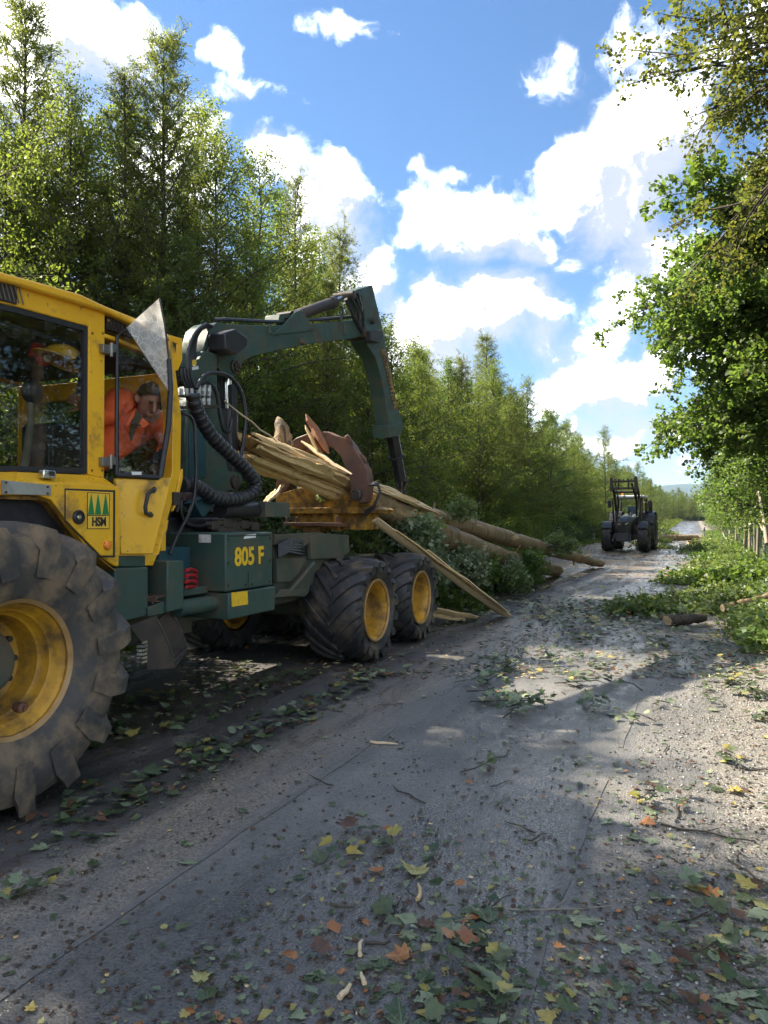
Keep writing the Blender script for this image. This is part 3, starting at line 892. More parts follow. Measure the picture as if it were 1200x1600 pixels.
for row, (X, y0, y1, st) in enumerate([(-8.3, 0.5, 62, 1.9), (-10.2, 1.0, 62, 1.9), (-12.2, 1.6, 60, 2.0), (-14.6, 3, 60, 2.3)]):
    y = y0
    while y < y1:
        x = X + rg.uniform(-.7, .7)
        if 5.4 < y < 9.3 and row < 3:
            y += st; continue
        q = rg.random()
        if q < .86:
            K = birchK[rg.randrange(5)]; lb, gr = T_B, G_B
        else:
            K = larchK[rg.randrange(3)]; lb, gr = T_L, G_L
        sc = rg.uniform(.80, .98) * ((.84 if 7 < y < 24 else .92) if row == 0 else 1.0) * (.80 if q >= .86 else 1)
        K.put(x, y, lb, gr, rg.uniform(0, 6.28), sc, rg.uniform(.95, 1.08))
        y += st * rg.uniform(.75, 1.3)
y = -4.0
while y < 60:
    K = darkK[rg.randrange(2)]
    K.put(-17.5 + rg.uniform(-2, 2), y, 'dark ' + ('spruce' if K is darkK[1] else 'alder') + ' half hidden deep inside the wood left of the road', G_D + (' - spruces' if K is darkK[1] else ' - alders'), rg.uniform(0, 6.28), rg.uniform(.8, .95))
    y += rg.uniform(1.8, 3)
for x, y, k, s in ((-9.6, .8, 1, 1.1), (-9.2, 1.9, 0, 1.3), (-10.2, 2.9, 1, 1.16), (-9.4, 3.2, 0, 1.22), (-11.4, 4.6, 0, 1.0), (-14.5, 7.6, 1, .92), (-14.5, 9.6, 1, 1.0), (-13.5, 11.5, 0, 1.0), (-12.2, 13.5, 1, .85)):  # nearest ones stand out of view, made extra tall to shade the foreground road
    darkK[k].put(x, y, 'dark ' + ('spruce' if k else 'alder') + ' standing in the deep shade of the wood by the cab, the unseen near ones made tall to shade the road', 'dark trees above the cab - ' + ('spruces' if k else 'alders'), rg.uniform(0, 6.28), s)
# the wood running on along the road
for X, st in ((-7.9, 3.2), (-10.6, 3.4), (-14, 4.5)):
    y = 62
    while y < 235:
        far = y > 110
        q = rg.random()
        K = birchK[rg.randrange(5)] if q < .75 else larchK[rg.randrange(3)]
        K.put(X + rg.uniform(-1, 1), y, ('far birch' if q < .75 else 'far larch') + ' in the wood beyond the tractor on the left of the road', 'far trees on the left of the road - ' + ('birches' if q < .75 else 'larches'), rg.uniform(0, 6.28), rg.uniform(.75, 1.0) * (1 if q < .75 else .85))
        y += st * rg.uniform(.8, 1.4) * (1.5 if far else 1)
# shrubs along the foot of the wood
y = 2.5
while y < 75:
    K = bushK[rg.randrange(3)]
    K.put(-7.25 + rg.uniform(-.5, .45), y, 'leafy shrub at the foot of the wood on the left verge', 'shrubs at the foot of the wood', rg.uniform(0, 6.28), rg.uniform(.7, 1.1))
    y += rg.uniform(1.2, 2.0) * (1 if y < 40 else 1.5)
y = 1
while y < 62:
    K = bushK[rg.choice([0, 0, 2])]
    K.put(-9.4 + rg.uniform(-.8, .8), y, 'dark shrub filling the gaps between the stems of the wood', 'shrubs between the stems of the wood', rg.uniform(0, 6.28), rg.uniform(.9, 1.5))
    y += rg.uniform(1.6, 2.6)

# right-hand side: big spreading trees whose boughs reach over the road
def custom_tree(seed, base, H, targets, r0, lm, ls, dens=1.0, extra=0, R=3.5):
    """trunk at base; boughs end at the given world points"""
    rng = np.random.default_rng(seed)
    W, L = Acc(), Acc()
    TP = trunk_line(H, rng, .25)
    tube_np(W, TP, np.linspace(r0, .04, len(TP)), 9)
    base = np.array(base)
    for (tgt, rise_, lm_n) in targets:
        T = np.array(tgt) - base
        hz = math.hypot(T[0], T[1])
        h0 = min(max((T[2] - hz * rise_) / H, .12), .97)
        b = at_h(TP, h0)
        d = T - b
        ln = np.linalg.norm(d)
        limb(W, L, b, d + np.array([0, 0, .16 * ln]), ln * 1.02, .016 + .008 * ln, rng, (rng.normal() * .25, rng.normal() * .25, -.38), ntw=int(10 * dens), twl=.42, fwd=.6, spread=.72, droop=0, nleaf=int(17 * dens), ls=ls, lw=.85, jit=.065, nsub=int((5 + 2.2 * ln) * dens), nseg=8, lflat=.7, ldroop=-.3, start=.3)
    for i in range(extra):
        t = .18 + .8 * (i + rng.uniform(0, 1)) / extra
        az = i * 2.4
        el = rad(rng.uniform(10, 30)) + t * t * .6
        d = (math.cos(az) * math.cos(el), math.sin(az) * math.cos(el), math.sin(el))
        limb(W, L, at_h(TP, t), d, R * rng.uniform(.7, 1.1) * (1.1 - .5 * t), .05, rng, (0, 0, -.25), ntw=9, twl=.6, fwd=.6, spread=.72, nleaf=12, ls=ls, lw=.85, jit=.1, nsub=7, nseg=6, lflat=.7, start=.3)
    return W.mesh('trunk', M['bark']), L.mesh('crown', M[lm])

def depth_pt(u, v, dep):
    d = ray(u, v); return EYE + d * (dep / FPX)
bA = (5.6, 11.0, gz(5.6, 11) - .05)
mA = custom_tree(61, bA, 14.0, [(depth_pt(u, v, dp), rs, 0) for u, v, dp, rs in (
    (1118, 95, 12.5, .35), (1160, 30, 12, .45), (1112, 150, 12.8, .2), (1110, 205, 12.6, .05), (1125, 235, 12.2, -.1), (1185, -20, 11.6, .5), (1185, 120, 12, .2), (1170, 185, 12.4, .1), (1210, 60, 11, .4))],
    .20, 'leaf_rust', .074, 1.15, 4, 2.4)
Kind('maple_tree', 'maple', mA).put(bA[0], bA[1], 'tallest maple on the right with thin browning leaves high over the road', z=bA[2])
bB = (5.0, 16.5, gz(5, 16.5) - .05)
mB = custom_tree(62, bB, 11.5, [(depth_pt(u, v, dp), rs, 0) for u, v, dp, rs in (
    (1092, 366, 15.5, .05), (1145, 305, 15.2, .2), (1185, 275, 14.8, .3), (1120, 362, 16.5, .1), (1150, 345, 15, .15), (1190, 250, 14.4, .3), (1165, 400, 15.2, .05), (1125, 410, 15.8, .0))],
    .24, 'leaf_maple', .12, 1.0, 8, 2.6)
Kind('maple_tree', 'maple', mB).put(bB[0], bB[1], 'dark green maple with one long level bough below the tallest maple', z=bB[2])
bC = (4.6, 20.5, gz(4.6, 20.5) - .05)
mC = custom_tree(63, bC, 9.8, [(depth_pt(u, v, dp), rs, 0) for u, v, dp, rs in (
    (1018, 480, 18.5, .0), (1060, 470, 18.8, .1), (1045, 545, 18.4, -.1), (1095, 455, 18.4, .2), (1100, 480, 18, .1), (1062, 510, 19.2, .0), (1120, 440, 18.2, .3), (1150, 500, 17.6, .1), (1090, 550, 18.6, .0), (1062, 640, 18.6, -.2), (1080, 600, 19, -.1), (1130, 590, 18, 0), (1110, 660, 18.4, -.1), (1080, 690, 19.2, -.2), (1170, 440, 17.5, .3), (1170, 600, 17.2, .1))],
    .22, 'leaf_maple', .12, 1.1, 16, 2.8)
Kind('maple_tree', 'maple', mC).put(bC[0], bC[1], 'broad bright green maple whose layered boughs reach furthest over the road', z=bC[2])
ST = [broadleaf(71, 8.2, 3.0, low=.22, boughs=22, r0=.11), broadleaf(72, 7.0, 2.7, low=.2, boughs=20, r0=.09, lm='leaf_maple')]
standK = [Kind('maple_tree', 'maple', m) for m in ST]
lbl = 'young maple with drooping leaves behind the fence on the right'
for x, y, k, s in ((5.2, 13.5, 0, .8), (4.4, 25, 0, 1.0), (4.0, 29, 1, 1.08), (3.9, 33, 0, .95), (3.3, 37, 1, 1.0), (3.6, 42, 0, .95), (3.4, 48, 1, 1.0), (3.6, 55, 0, .9), (2.9, 34.5, 1, .62), (2.8, 42, 0, .55), (3.0, 50, 1, .7), (3.0, 57, 0, .7), (2.6, 62, 1, .6), (3.2, 21, 1, .7), (3.4, 27, 0, .66), (7, 22, 0, 1.2), (7.5, 30, 1, 1.3), (7, 38, 0, 1.1), (8, 15, 1, 1.3), (9, 11, 0, 1.3), (7, 48, 1, 1.2), (8, 60, 0, 1.1), (4, 64, 1, .85)):
    standK[k].put(x, y, lbl, 'young maples behind the fence', rg.uniform(0, 6.28), s)
y = 66
while y < 260:
    standK[rg.randrange(2)].put(3.8 + rg.uniform(-.8, 3), y, 'distant leafy tree on the right where the road runs away', 'distant trees on the right of the road', rg.uniform(0, 6.28), rg.uniform(.55, .85))
    y += rg.uniform(3, 7)
for i in range(110):
    x, y = ((rg.uniform(-60, -14), rg.uniform(200, 330)) if i % 2 else (rg.uniform(6, 60), rg.uniform(200, 330))) if i < 38 else (rg.uniform(-18, 9), rg.uniform(232, 300))
    birchK[rg.randrange(5)].put(x, y, 'tiny far tree where the road meets the skyline', 'far trees on the skyline', rg.uniform(0, 6.28), rg.uniform(.8, 1.1))
for x, y, k, s in ((3.7, 24, 0, .8), (3.8, 31, 1, .9), (3.6, 40, 2, .9), (3.9, 18, 1, .8), (4.2, 14, 0, .7), (3.7, 46, 1, .9), (3.6, 52, 2, .9), (2.9, 60, 1, .8), (2.6, 70, 2, .8), (4.6, 10.5, 1, .8)):
    bushK[k].put(x, y, 'low shrub growing through the fence on the right', 'shrubs along the fence', rg.uniform(0, 6.28), s)

# ------------------------------------------------------------------ the forestry machine
SK = empty('clambunk_skidder', (-4.5, 5.6, 0), 'yellow and green six-wheeled forestry machine with crane, dragging broken tree trunks', 'forestry machine')

def tyre_mesh(R, W, rr, nl, lug_h, lug_w, sweep, sidewall=.12, drop=.10):
    """agricultural tyre about the X axis, centred at 0; lugs swept from the middle to the shoulders and down the wall"""
    mb = MB()
    h = W / 2
    prof = [(rr, -h * .80), (rr + .03, -h * .86), (rr + (R - rr) * .45, -h * 1.0), (R - .085, -h * .985), (R - .03, -h * .90), (R - .006, -h * .72), (R, 0),
            (R - .006, h * .72), (R - .03, h * .90), (R - .085, h * .985), (rr + (R - rr) * .45, h * 1.0), (rr + .03, h * .86), (rr, h * .80)]
    mb.lathe(prof, (0, 0, 0), 'x', 72)
    for side in (-1, 1):
        for i in range(nl):
            a0 = 2 * math.pi * (i + (.5 if side > 0 else 0)) / nl
            st = []
            for (q, rad_, top) in ((-.05, R - .01, lug_h * .85), (.22, R - .01, lug_h), (.50, R - .012, lug_h), (.75, R - .02, lug_h), (.95, R - .04, lug_h), (1.035, R - drop * .75, lug_h * .55), (1.02, R - drop - sidewall, .004)):
                x = side * h * q
                ang = a0 + sweep * (q ** .85 if q > 0 else 0)
                st.append((x, ang, rad_, top, lug_w * (1 + .45 * max(0, q))))
            vs, fs = [], []
            for (x, ang, r_, tp, w_) in st:
                dw = w_ / R / 2
                for (da, rr_, xx) in ((-dw * 1.25, r_ - .02, x), (-dw * .8, r_ + tp, x + side * (tp * .25 if abs(x) > h * .93 else 0)), (dw * .8, r_ + tp, x + side * (tp * .25 if abs(x) > h * .93 else 0)), (dw * 1.25, r_ - .02, x)):
                    a = ang + da
                    vs.append((xx, math.sin(a) * rr_, math.cos(a) * rr_))
            k = len(st)
            for j in range(k - 1):
                for c in range(3):
                    fs.append((j * 4 + c, j * 4 + c + 1, (j + 1) * 4 + c + 1, (j + 1) * 4 + c))
            fs.append((0, 1, 2, 3)); fs.append(((k - 1) * 4 + 3, (k - 1) * 4 + 2, (k - 1) * 4 + 1, (k - 1) * 4))
            mb.add(vs, fs)
    return mb

def shift(mb, c, flip=1):
    mb.v = [(p[0] * flip + c[0], p[1] + c[1], p[2] + c[2]) for p in mb.v]
    return mb

# --- front wheel pair: deep dished yellow rim, muddy tyre
FW_Y, FW_Z, FW_R, FW_W = 2.70, .80, .745, .66
def front_wheel(cx, flip):
    mb = MB()
    prof = [(.350, .245), (.352, .225), (.330, .205), (.322, .165), (.305, .150), (.298, .095), (.282, .080), (.272, -.02), (.262, -.05), (.235, -.06), (.215, -.065), (.12, -.065), (.001, -.065)]
    mb.lathe(prof, (0, 0, 0), 'x', 64)
    mb.lathe([(.352, .225), (.352, -.24), (.30, -.25), (.28, -.06)], (0, 0, 0), 'x', 48)
    w = shift(mb, (cx, FW_Y, FW_Z), flip).build('wheel', M['rim'], SK, smooth=40)
    t = shift(tyre_mesh(FW_R - .008, FW_W, .375, 15, .070, .085, .42, .12, .10), (cx, FW_Y, FW_Z), flip).build('tyre', M['rubber_mud'], w, smooth=32)
    e = MB().lathe([(.352, .243), (.376, .262), (.388, .256), (.386, .236), (.352, .225)], (0, 0, 0), 'x', 64)
    shift(e, (cx, FW_Y, FW_Z), flip).build('rim_flange', M['rim_edge'], w)
    hub = MB().lathe([(.205, -.058), (.200, -.02), (.170, -.012), (.165, .04), (.12, .055), (.115, .09), (.001, .095)], (0, 0, 0), 'x', 40)
    shift(hub, (cx, FW_Y, FW_Z), flip).build('hub', M['green_dirty'], w)
    bl = MB()
    for i in range(12):
        a = 2 * math.pi * i / 12
        bl.lathe([(.018, -.06), (.018, -.03), (.001, -.028)], (0, math.sin(a) * .226, math.cos(a) * .226), 'x', 6)
    shift(bl, (cx, FW_Y, FW_Z), flip).build('wheel_nuts', M['dark_steel'], w)
    pl = MB()
    a = rad(150)
    c = (0, math.sin(a) * .298, math.cos(a) * .298)
    pl.lathe([(.034, .08), (.034, .13), (.026, .14), (.001, .141)], c, 'x', 14)
    pl.box(.139, .152, c[1] - .012, c[1] + .012, c[2] - .012, c[2] + .012)
    shift(pl, (cx, FW_Y, FW_Z), flip).build('rim_plug', M['rust'], w)
front_wheel(-3.25 - FW_W / 2, 1)
front_wheel(-5.75 + FW_W / 2, -1)

# --- bogie wheels
BW_R, BW_W = .555, .66
def bogie_wheel(cx, y, flip, turn):
    c = (cx, y, BW_R + .028)
    mb = MB().lathe([(.318, .300), (.322, .285), (.303, .265), (.292, .19), (.283, .10), (.270, .06), (.255, .02), (.20, -.01), (.10, -.02), (.001, -.02)], (0, 0, 0), 'x', 48)
    mb.lathe([(.322, .285), (.322, -.25), (.27, -.25), (.255, .02)], (0, 0, 0), 'x', 40)
    w = shift(mb, c, flip).build('wheel', M['rim'], SK, smooth=40)
    tm = tyre_mesh(BW_R, BW_W, .345, 17, .042, .058, .62, .045, .055)
    ca, sa = math.cos(turn), math.sin(turn)
    tm.v = [(p[0], p[1] * ca - p[2] * sa, p[1] * sa + p[2] * ca) for p in tm.v]
    shift(tm, c, flip).build('tyre', M['rubber'], w, smooth=32)
    e = MB().lathe([(.318, .300), (.338, .318), (.351, .312), (.349, .285), (.322, .283)], (0, 0, 0), 'x', 48)
    shift(e, c, flip).build('rim_flange', M['rim_edge'], w)
    hub = MB().lathe([(.13, -.01), (.125, .06), (.09, .08), (.001, .085)], (0, 0, 0), 'x', 28)
    for i in range(10):
        a = 2 * math.pi * i / 10
        hub.lathe([(.014, -.02), (.014, .012), (.001, .013)], (0, math.sin(a) * .17, math.cos(a) * .17), 'x', 6)
    shift(hub, c, flip).build('hub', M['yellow_dirty'], w)
for i, (cx, fl) in enumerate(((-3.25 - BW_W / 2, 1), (-5.75 + BW_W / 2, -1))):
    bogie_wheel(cx, 7.30, fl, .1 + i)
    bogie_wheel(cx, 8.72, fl, .35 + i)

# --- bogie beams and axle
mb = MB()
for x0, x1 in ((-4.10, -3.98), (-5.02, -4.90)):
    mb.slab([(x1, 7.0, .48), (x1, 9.0, .48), (x1, 9.05, .70), (x1, 8.2, .86), (x1, 7.8, .86), (x1, 6.95, .70)], (x0 - x1, 0, 0))
for y in (7.30, 8.72):
    mb.tube([(-3.7, y, .583), (-5.3, y, .583)], .12, 16)
mb.box(-5.0, -4.0, 7.75, 8.25, .52, .86)
mb.build('bogie', M['green_dirty'], SK, bevel=.012)

# --- frames
mb = MB()
mb.box(-5.0, -4.0, .2, 5.0, .62, 1.10)
mb.box(-4.95, -4.05, 5.05, 9.1, .70, 1.12)
mb.box(-5.1, -3.9, 2.45, 2.95, .62, .98)
mb.tube([(-3.9, 2.70, .80), (-5.1, 2.70, .80)], .17, 16)
mb.tube([(-4.5, 5.0, .55), (-4.5, 5.0, 1.2)], .14, 16)
mb.build('chassis', M['green_dirty'], SK, bevel=.015)
# rear frame sides
mb = MB()
mb.px([(428, 838), (478, 834), (490, 846), (545, 838), (547, 862), (528, 876), (505, 900), (478, 932), (428, 934)], -3.86, .12)
mb.px([(428, 838), (478, 834), (490, 846), (545, 838), (547, 862), (528, 876), (505, 900), (478, 932), (428, 934)], -5.02, .12)
mb.build('rear_frame', M['green_dirty'], SK, bevel=.008)
mb = MB()
mb.px([(486, 838), (500, 833), (545, 836), (545, 860), (532, 872), (486, 874)], -3.80, .05)
mb.px([(430, 835), (498, 832), (492, 842), (470, 858), (452, 846), (430, 852)], -3.82, .04)
mb.build('side_plate', M['green_dirty'], SK, bevel=.006)
mb = MB()
mb.px([(433, 872), (478, 872), (468, 895), (455, 908), (433, 910)], -3.80, .05)
mb.px([(430, 934), (470, 930), (480, 921), (440, 921)], -3.74, .12)
mb.tube([on_x(448, 930, -3.76), on_x(490, 880, -3.76)], .025, 8)
mb.build('frame_bracket', M['green_dirty'], SK, bevel=.005)
mb = MB()
r = random.Random(4)
for i in range(7):
    v = 846 + i * 3
    mb.tube([on_x(434, v + 6, -3.78), on_x(450, v - 2, -3.72), on_x(468, v + r.uniform(-2, 2), -3.8), on_x(490, v + 4, -4.0)], .018, 6)
mb.build('frame_hoses', M['hose'], SK)

# --- tank box with the model number
p1 = on_x(353, 833, -3.42); p2 = on_x(426, 833, -3.42)
y1, y2 = p1.y, p2.y
zt, zb = p1.z, on_x(353, 925, -3.42).z
mb = MB().box(-5.55, -3.42, y1, y2, zb, zt)
tank = mb.build('tank_box', M['green'], SK, bevel=.012)
mb = MB().box(-4.0, -3.405, y1 + .02, y2 + .02, .80, zb - .012)
mb.build('lower_box', M['green'], SK, bevel=.012)
mb = MB().box(-4.0, -3.5, y2 + .01, y2 + .045, zb - .08, zt)
mb.build('corner_post', M['green_dirty'], SK, bevel=.005)

def letters(txt, size, mat, origin, rx=(90, 0, 90), depth=.0025, name='lettering', parent=None, sx=1.0, bold=.0):
    cu = bpy.data.curves.new(name, 'FONT')
    cu.body = txt; cu.size = size; cu.extrude = depth; cu.offset = bold
    cu.align_x = 'CENTER'; cu.align_y = 'CENTER'
    tmp = bpy.data.objects.new(name, cu)
    COL.objects.link(tmp)
    dg = bpy.context.evaluated_depsgraph_get(); dg.update()
    me = bpy.data.meshes.new_from_object(tmp.evaluated_get(dg))
    bpy.data.objects.remove(tmp)
    from mathutils import Euler
    me.transform(Matrix.Diagonal((sx, 1, 1, 1)))
    me.transform(Euler([rad(a) for a in rx]).to_matrix().to_4x4())
    o0 = wloc(parent) if parent else Vector((0, 0, 0))
    me.transform(Matrix.Translation(Vector(origin) - o0))
    me.materials.clear(); me.materials.append(mat)
    o = bpy.data.objects.new(name, me)
    return link(o, parent)
c = on_x(390, 870, -3.418)
letters('805 F', .205, M['paint_letter'], (-3.4165, c.y, c.z), parent=tank, sx=.92, bold=.006, depth=.002)
def decal(poly, X, mat, parent, name='sticker', th=.003):
    return MB().px(poly, X, th).build(name, mat, parent, smooth=0)
mb = MB()
mb.px([(356, 836.5), (423.5, 835.5), (423.5, 837), (356, 838)], -3.4165, .003)
mb.px([(388, 893), (389, 893), (389, 921), (388, 921)], -3.4165, .003)
mb.build('panel_seam', M['black'], tank, smooth=0)
for (u, v) in ((357, 842), (422, 841), (357, 915), (422, 908), (384, 914), (394, 913), (357, 880), (422, 875)):
    c = on_x(u, v, -3.418); MB().lathe([(.011, 0), (.011, .007), (.001, .008)], c, 'x', 6).build('bolt', M['dark_steel'], tank)
for (u, v) in ((168, 500), (143, 520), (143, 735), (159, 735), (159, 520)):
    c = on_x(u, v, CX_ := -3.62); MB().lathe([(.008, 0), (.008, .005), (.001, .006)], c, 'x', 8).build('bolt', M['yellow_dirty'], SK)
decal([(362, 926), (387, 923), (388, 944), (363, 948)], -3.4025, M['paint_letter'], SK, 'yellow_sticker')
decal([(383, 836), (400, 834), (400, 840), (381, 842)], -3.4175, M['white'], tank, 'label_plate')
pa = on_y(322, 841, y1)
MB().box(pa.x - .07, pa.x + .05, y1 - .004, y1 - .001, pa.z - .035, pa.z + .03).build('label_plate', M['white'], tank)

# --- step boxes, steps, cylinder in front of the tank
mb = MB().px([(180, 888), (232, 886), (232, 962), (180, 975)], -3.55, .35)
mb.px([(186, 868), (228, 868), (228, 886), (186, 886)], -3.60, .30)
mb.build('step_box', M['green'], SK, bevel=.01)
mb = MB().px([(262, 876), (288, 876), (288, 951), (262, 957)], -3.50, .42)
mb.build('step_post', M['green'], SK, bevel=.01)
mb = MB().px([(232, 949), (262, 937), (262, 957), (232, 964)], -3.53, .38)
mb.build('step_ledge', M['green'], SK, bevel=.006)
mb = MB()
r = random.Random(9)
for i in range(90):
    p = on_x(r.uniform(234, 261), 940, -3.53 - r.uniform(0, .3)); p.z = on_x(247, 941, -3.53).z + r.uniform(0, .05)
    d = Vector((r.uniform(-1, 1), r.uniform(-1, 1), r.uniform(-.3, .5))) * .035
    mb.tube([p - d, p + d], r.uniform(.004, .012), 4)
tag(mb.build('bark_debris', M['litter'], SK), kind='stuff')
mb = MB()
a, b = on_x(276, 951, -3.56), on_x(336, 941, -3.56)
mb.tube([a, a.lerp(b, .93)], .062, 20)
mb.tube([a.lerp(b, .93), a.lerp(b, .97)], .068, 20)
mb.build('steering_cylinder', M['green'], SK)
MB().tube([a.lerp(b, .97), b + (b - a) * .35], .05, 16).build('cylinder_rod', M['steel'], SK)
mb = MB()
for dv in (0, 9, 18):
    mb.tube([on_x(290, 892 + dv, -3.52), on_x(299, 889 + dv, -3.56), on_x(307, 892 + dv, -3.60), on_x(305, 898 + dv, -3.62), on_x(292, 899 + dv, -3.52)], .014, 6)
mb.build('red_lock', M['red'], SK)
mb = MB().box(-4.0, -3.6, on_x(288, 930, -3.6).y, y1 + .02, on_x(300, 930, -3.6).z, on_x(300, 918, -3.6).z)
mb.build('beam', M['green'], SK, bevel=.006)
mb = MB().box(-4.9, -3.75, 4.2, y1 - .02, 1.1, 1.38)
mb.build('rear_bulkhead', M['blue_green'], SK, bevel=.01)
# the two hanging steps
def step_plate(poly, X, name='step_plate'):
    return MB().px(poly, X, .012).build(name, M['dark_steel'], SK, bevel=.002)
step_plate([(203, 978), (242, 963), (256, 990), (273, 1030), (274, 1040), (230, 1042), (227, 1010)], -3.50)
step_plate([(248, 968), (266, 952), (276, 970), (294, 1010), (276, 1030), (262, 1000)], -3.62)
mb = MB()
s1, s2 = on_x(250, 1038, -3.50), on_x(286, 1020, -3.62)
mb.slab([on_x(231, 1042, -3.50), on_x(274, 1040, -3.50), on_x(294, 1011, -3.62), on_x(262, 1012, -3.62)], (0, 0, -.02))
mb.build('step_tread', M['dark_steel'], SK, bevel=.003)
mb = MB()
for i in range(6):
    p = on_x(221, 1003 + i * 6, -3.52)
    mb.box(p.x - .02, p.x + .03, p.y - .02, p.y + .03, p.z - .009, p.z + .009)
mb.build('step_teeth', M['chrome'], SK)
mb = MB()
mb.tube([on_x(243, 962, -3.498), on_x(257, 988, -3.498), on_x(274, 1031, -3.498), on_x(295, 1010, -3.62)], .006, 6)
mb.tube([on_x(267, 952, -3.618), on_x(277, 970, -3.618), on_x(294, 1010, -3.618)], .006, 6)
mb.build('step_edge', M['steel'], SK)

# ------------------------------------------------------------------ cab
CX = -3.62                        # road-side face of the cab
CXF = -5.20                       # far face
mb = MB()
frame_poly = [(-260, 372), (28, 443), (163, 484), (163, 748), (138, 742), (138, 509), (28, 479), (-260, 408)]
mb.px(frame_poly, CX, .07)
mb.px([(163, 520), (184, 527), (262, 560), (262, 566), (184, 534), (163, 527)], CX, .06)
cabf = mb.build('cab_frame', M['yellow'], SK, bevel=.008)
# rear pillar, bent as in side view
mb = MB().px([(262, 526), (274, 580), (283, 650), (282, 738), (262, 812), (247, 868), (234, 868), (249, 812), (269, 738), (270, 652), (262, 590), (252, 536)], CX, .10)
mb.px([(282, 738), (286, 732), (286, 748), (276, 790), (270, 800)], CX + .004, .03)
mb.px([(259, 815), (264, 812), (262, 826), (249, 866), (246, 868)], CX + .006, .03)
mb.build('rear_pillar', M['yellow'], cabf, bevel=.006)
# far side of the cab
mb = MB()
yA, yB, yC = 1.9, on_x(150, 600, CX).y, on_x(272, 600, CX).y
zr0, zr1 = on_x(60, 460, CX).z, 2.92
mb.box(CXF, CXF + .06, yA, yA + .1, 1.9, 2.9)
mb.box(CXF, CXF + .06, yB - .06, yB + .06, 1.9, 2.85)
mb.box(CXF, CXF + .06, yC - .08, yC + .04, 1.4, 2.72)
mb.box(CXF, CXF + .06, yA, yC - .08, 1.3, 1.9)
mb.box(CXF, CXF + .06, yA + .1, yC - .08, 2.72, 2.85)
mb.box(CXF + .06, CX - .10, yC - .03, yC + .03, 2.58, 2.72)
mb.box(CXF + .06, CX - .10, yC - .03, yC + .03, 1.36, 1.75)
mb.build('far_frame', M['yellow'], cabf, bevel=.008)
# roof
roofline = [(-260, 352), (0, 423), (62, 440), (125, 458), (165, 477), (212, 496), (266, 524), (266, 533), (212, 508), (163, 485), (28, 444), (-260, 373)]
MB().px(roofline, CX + .05, 1.68).build('roof', M['yellow'], SK, bevel=.015)
# dark ventilation grilles under the roof
gr1 = MB().px([(-260, 375), (25, 444), (25, 475), (-260, 404)], CX + .008, .03).build('grille', M['grille'], SK, bevel=.004)
mb = MB()
for i in range(9):
    u = -30 + i * 7
    mb.tube([on_x(u, 432 + (u + 8) * .26, CX + .012), on_x(u + 9, 466 + (u + 8) * .26, CX + .012)], .004, 4)
mb.build('grille_slats', M['bark_light'], gr1)
gr2 = MB().px([(166, 489), (212, 511), (255, 533), (255, 545), (212, 529), (166, 513)], CX - .01, .03).build('grille', M['grille'], SK, bevel=.003)
mb = MB()
for i in range(13):
    u = 168 + i * 6
    mb.tube([on_x(u, 489 + (u - 166) * .47, CX - .006), on_x(u + 5, 513 + (u - 166) * .42, CX - .006)], .003, 4)
    mb.tube([on_x(u + 5, 490 + (u - 160) * .47, CX - .004), on_x(u, 511 + (u - 166) * .40, CX - .004)], .003, 4)
mb.build('grille_mesh', M['dark_steel'], gr2)
# bracket at the roof's rear corner
mb = MB()
brk = [(263, 522), (284, 528), (284, 562), (278, 578), (271, 579), (268, 560), (277, 556), (277, 536), (267, 533)]
mb.px(brk, CX - .12, .02)
mb.px([(263, 523), (268, 533), (277, 556), (268, 560)], CX - .121, .018)
mb.build('roof_bracket', M['yellow'], SK, bevel=.003)
# front side window: rubber seal, pane
seal = []
o_, i_ = [(-260, 410), (28, 480), (138, 510), (138, 740), (25, 736), (-260, 738)], [(-255, 424), (26, 488), (130, 516), (130, 731), (25, 728), (-255, 728)]
mb = MB()
n = len(o_)
for k in range(n):
    mb.px([o_[k], o_[(k + 1) % n], i_[(k + 1) % n], i_[k]], CX - .012, .03)
win = mb.build('side_window', M['black'], SK, bevel=0)
MB().px([(a + (1 if a < 0 else -1), b) for a, b in i_], CX - .024, .006).build('pane', M['glass'], win, smooth=0)
# far windows
MB().box(CXF + .02, CXF + .026, yA + .1, yB - .06, 1.9, 2.72).build('far_window', M['glass'], SK)
MB().box(CXF + .02, CXF + .026, yB + .06, yC - .08, 1.9, 2.72).build('far_window', M['glass'], SK)
MB().box(CXF + .06, CX - .1, yC - .004, yC + .002, 1.75, 2.58).build('rear_window', M['glass'], SK)
# floor and inner lining
mb = MB()
mb.box(CXF + .06, CX - .11, yA, yC - .03, 1.30, 1.36)
mb.box(CXF + .06, CX - .02, yA, on_x(155, 700, CX).y, 1.36, 1.78)
mb.box(CXF + .08, CX - .12, yA + .1, yC - .06, 2.74, 2.78)
mb.build('cab_floor', M['dark_cloth'], SK, bevel=.01)
# body below the windows: bevelled shelf, side panel, fender arch
PX_ = -3.50
mb = MB()
ed = [(-260, 738, -260, 752), (25, 737, 25, 753), (138, 742, 138, 756), (163, 747, 180, 759)]
for k in range(3):
    a, b = ed[k], ed[k + 1]
    p = [on_x(a[0], a[1], CX + .003), on_x(b[0], b[1], CX + .003), on_x(b[2], b[3], PX_), on_x(a[2], a[3], PX_)]
    mb.slab(p, (-.03, 0, -.03))
mb.px([(-260, 752), (25, 753), (138, 756), (188, 760), (188, 868), (157, 868), (130, 848), (103, 812), (80, 781), (60, 774), (-260, 772)], PX_, .05)
body = mb.build('cab_body', M['yellow'], SK, bevel=.004)
mb = MB().px([(152, 866), (247, 865), (240, 884), (180, 885)], CX + .015, .16)
mb.build('door_sill', M['yellow'], body, bevel=.008)
mb = MB()
arch = [(-260, 776), (0, 774), (60, 776), (80, 784), (103, 816), (130, 852), (157, 872), (182, 892)]
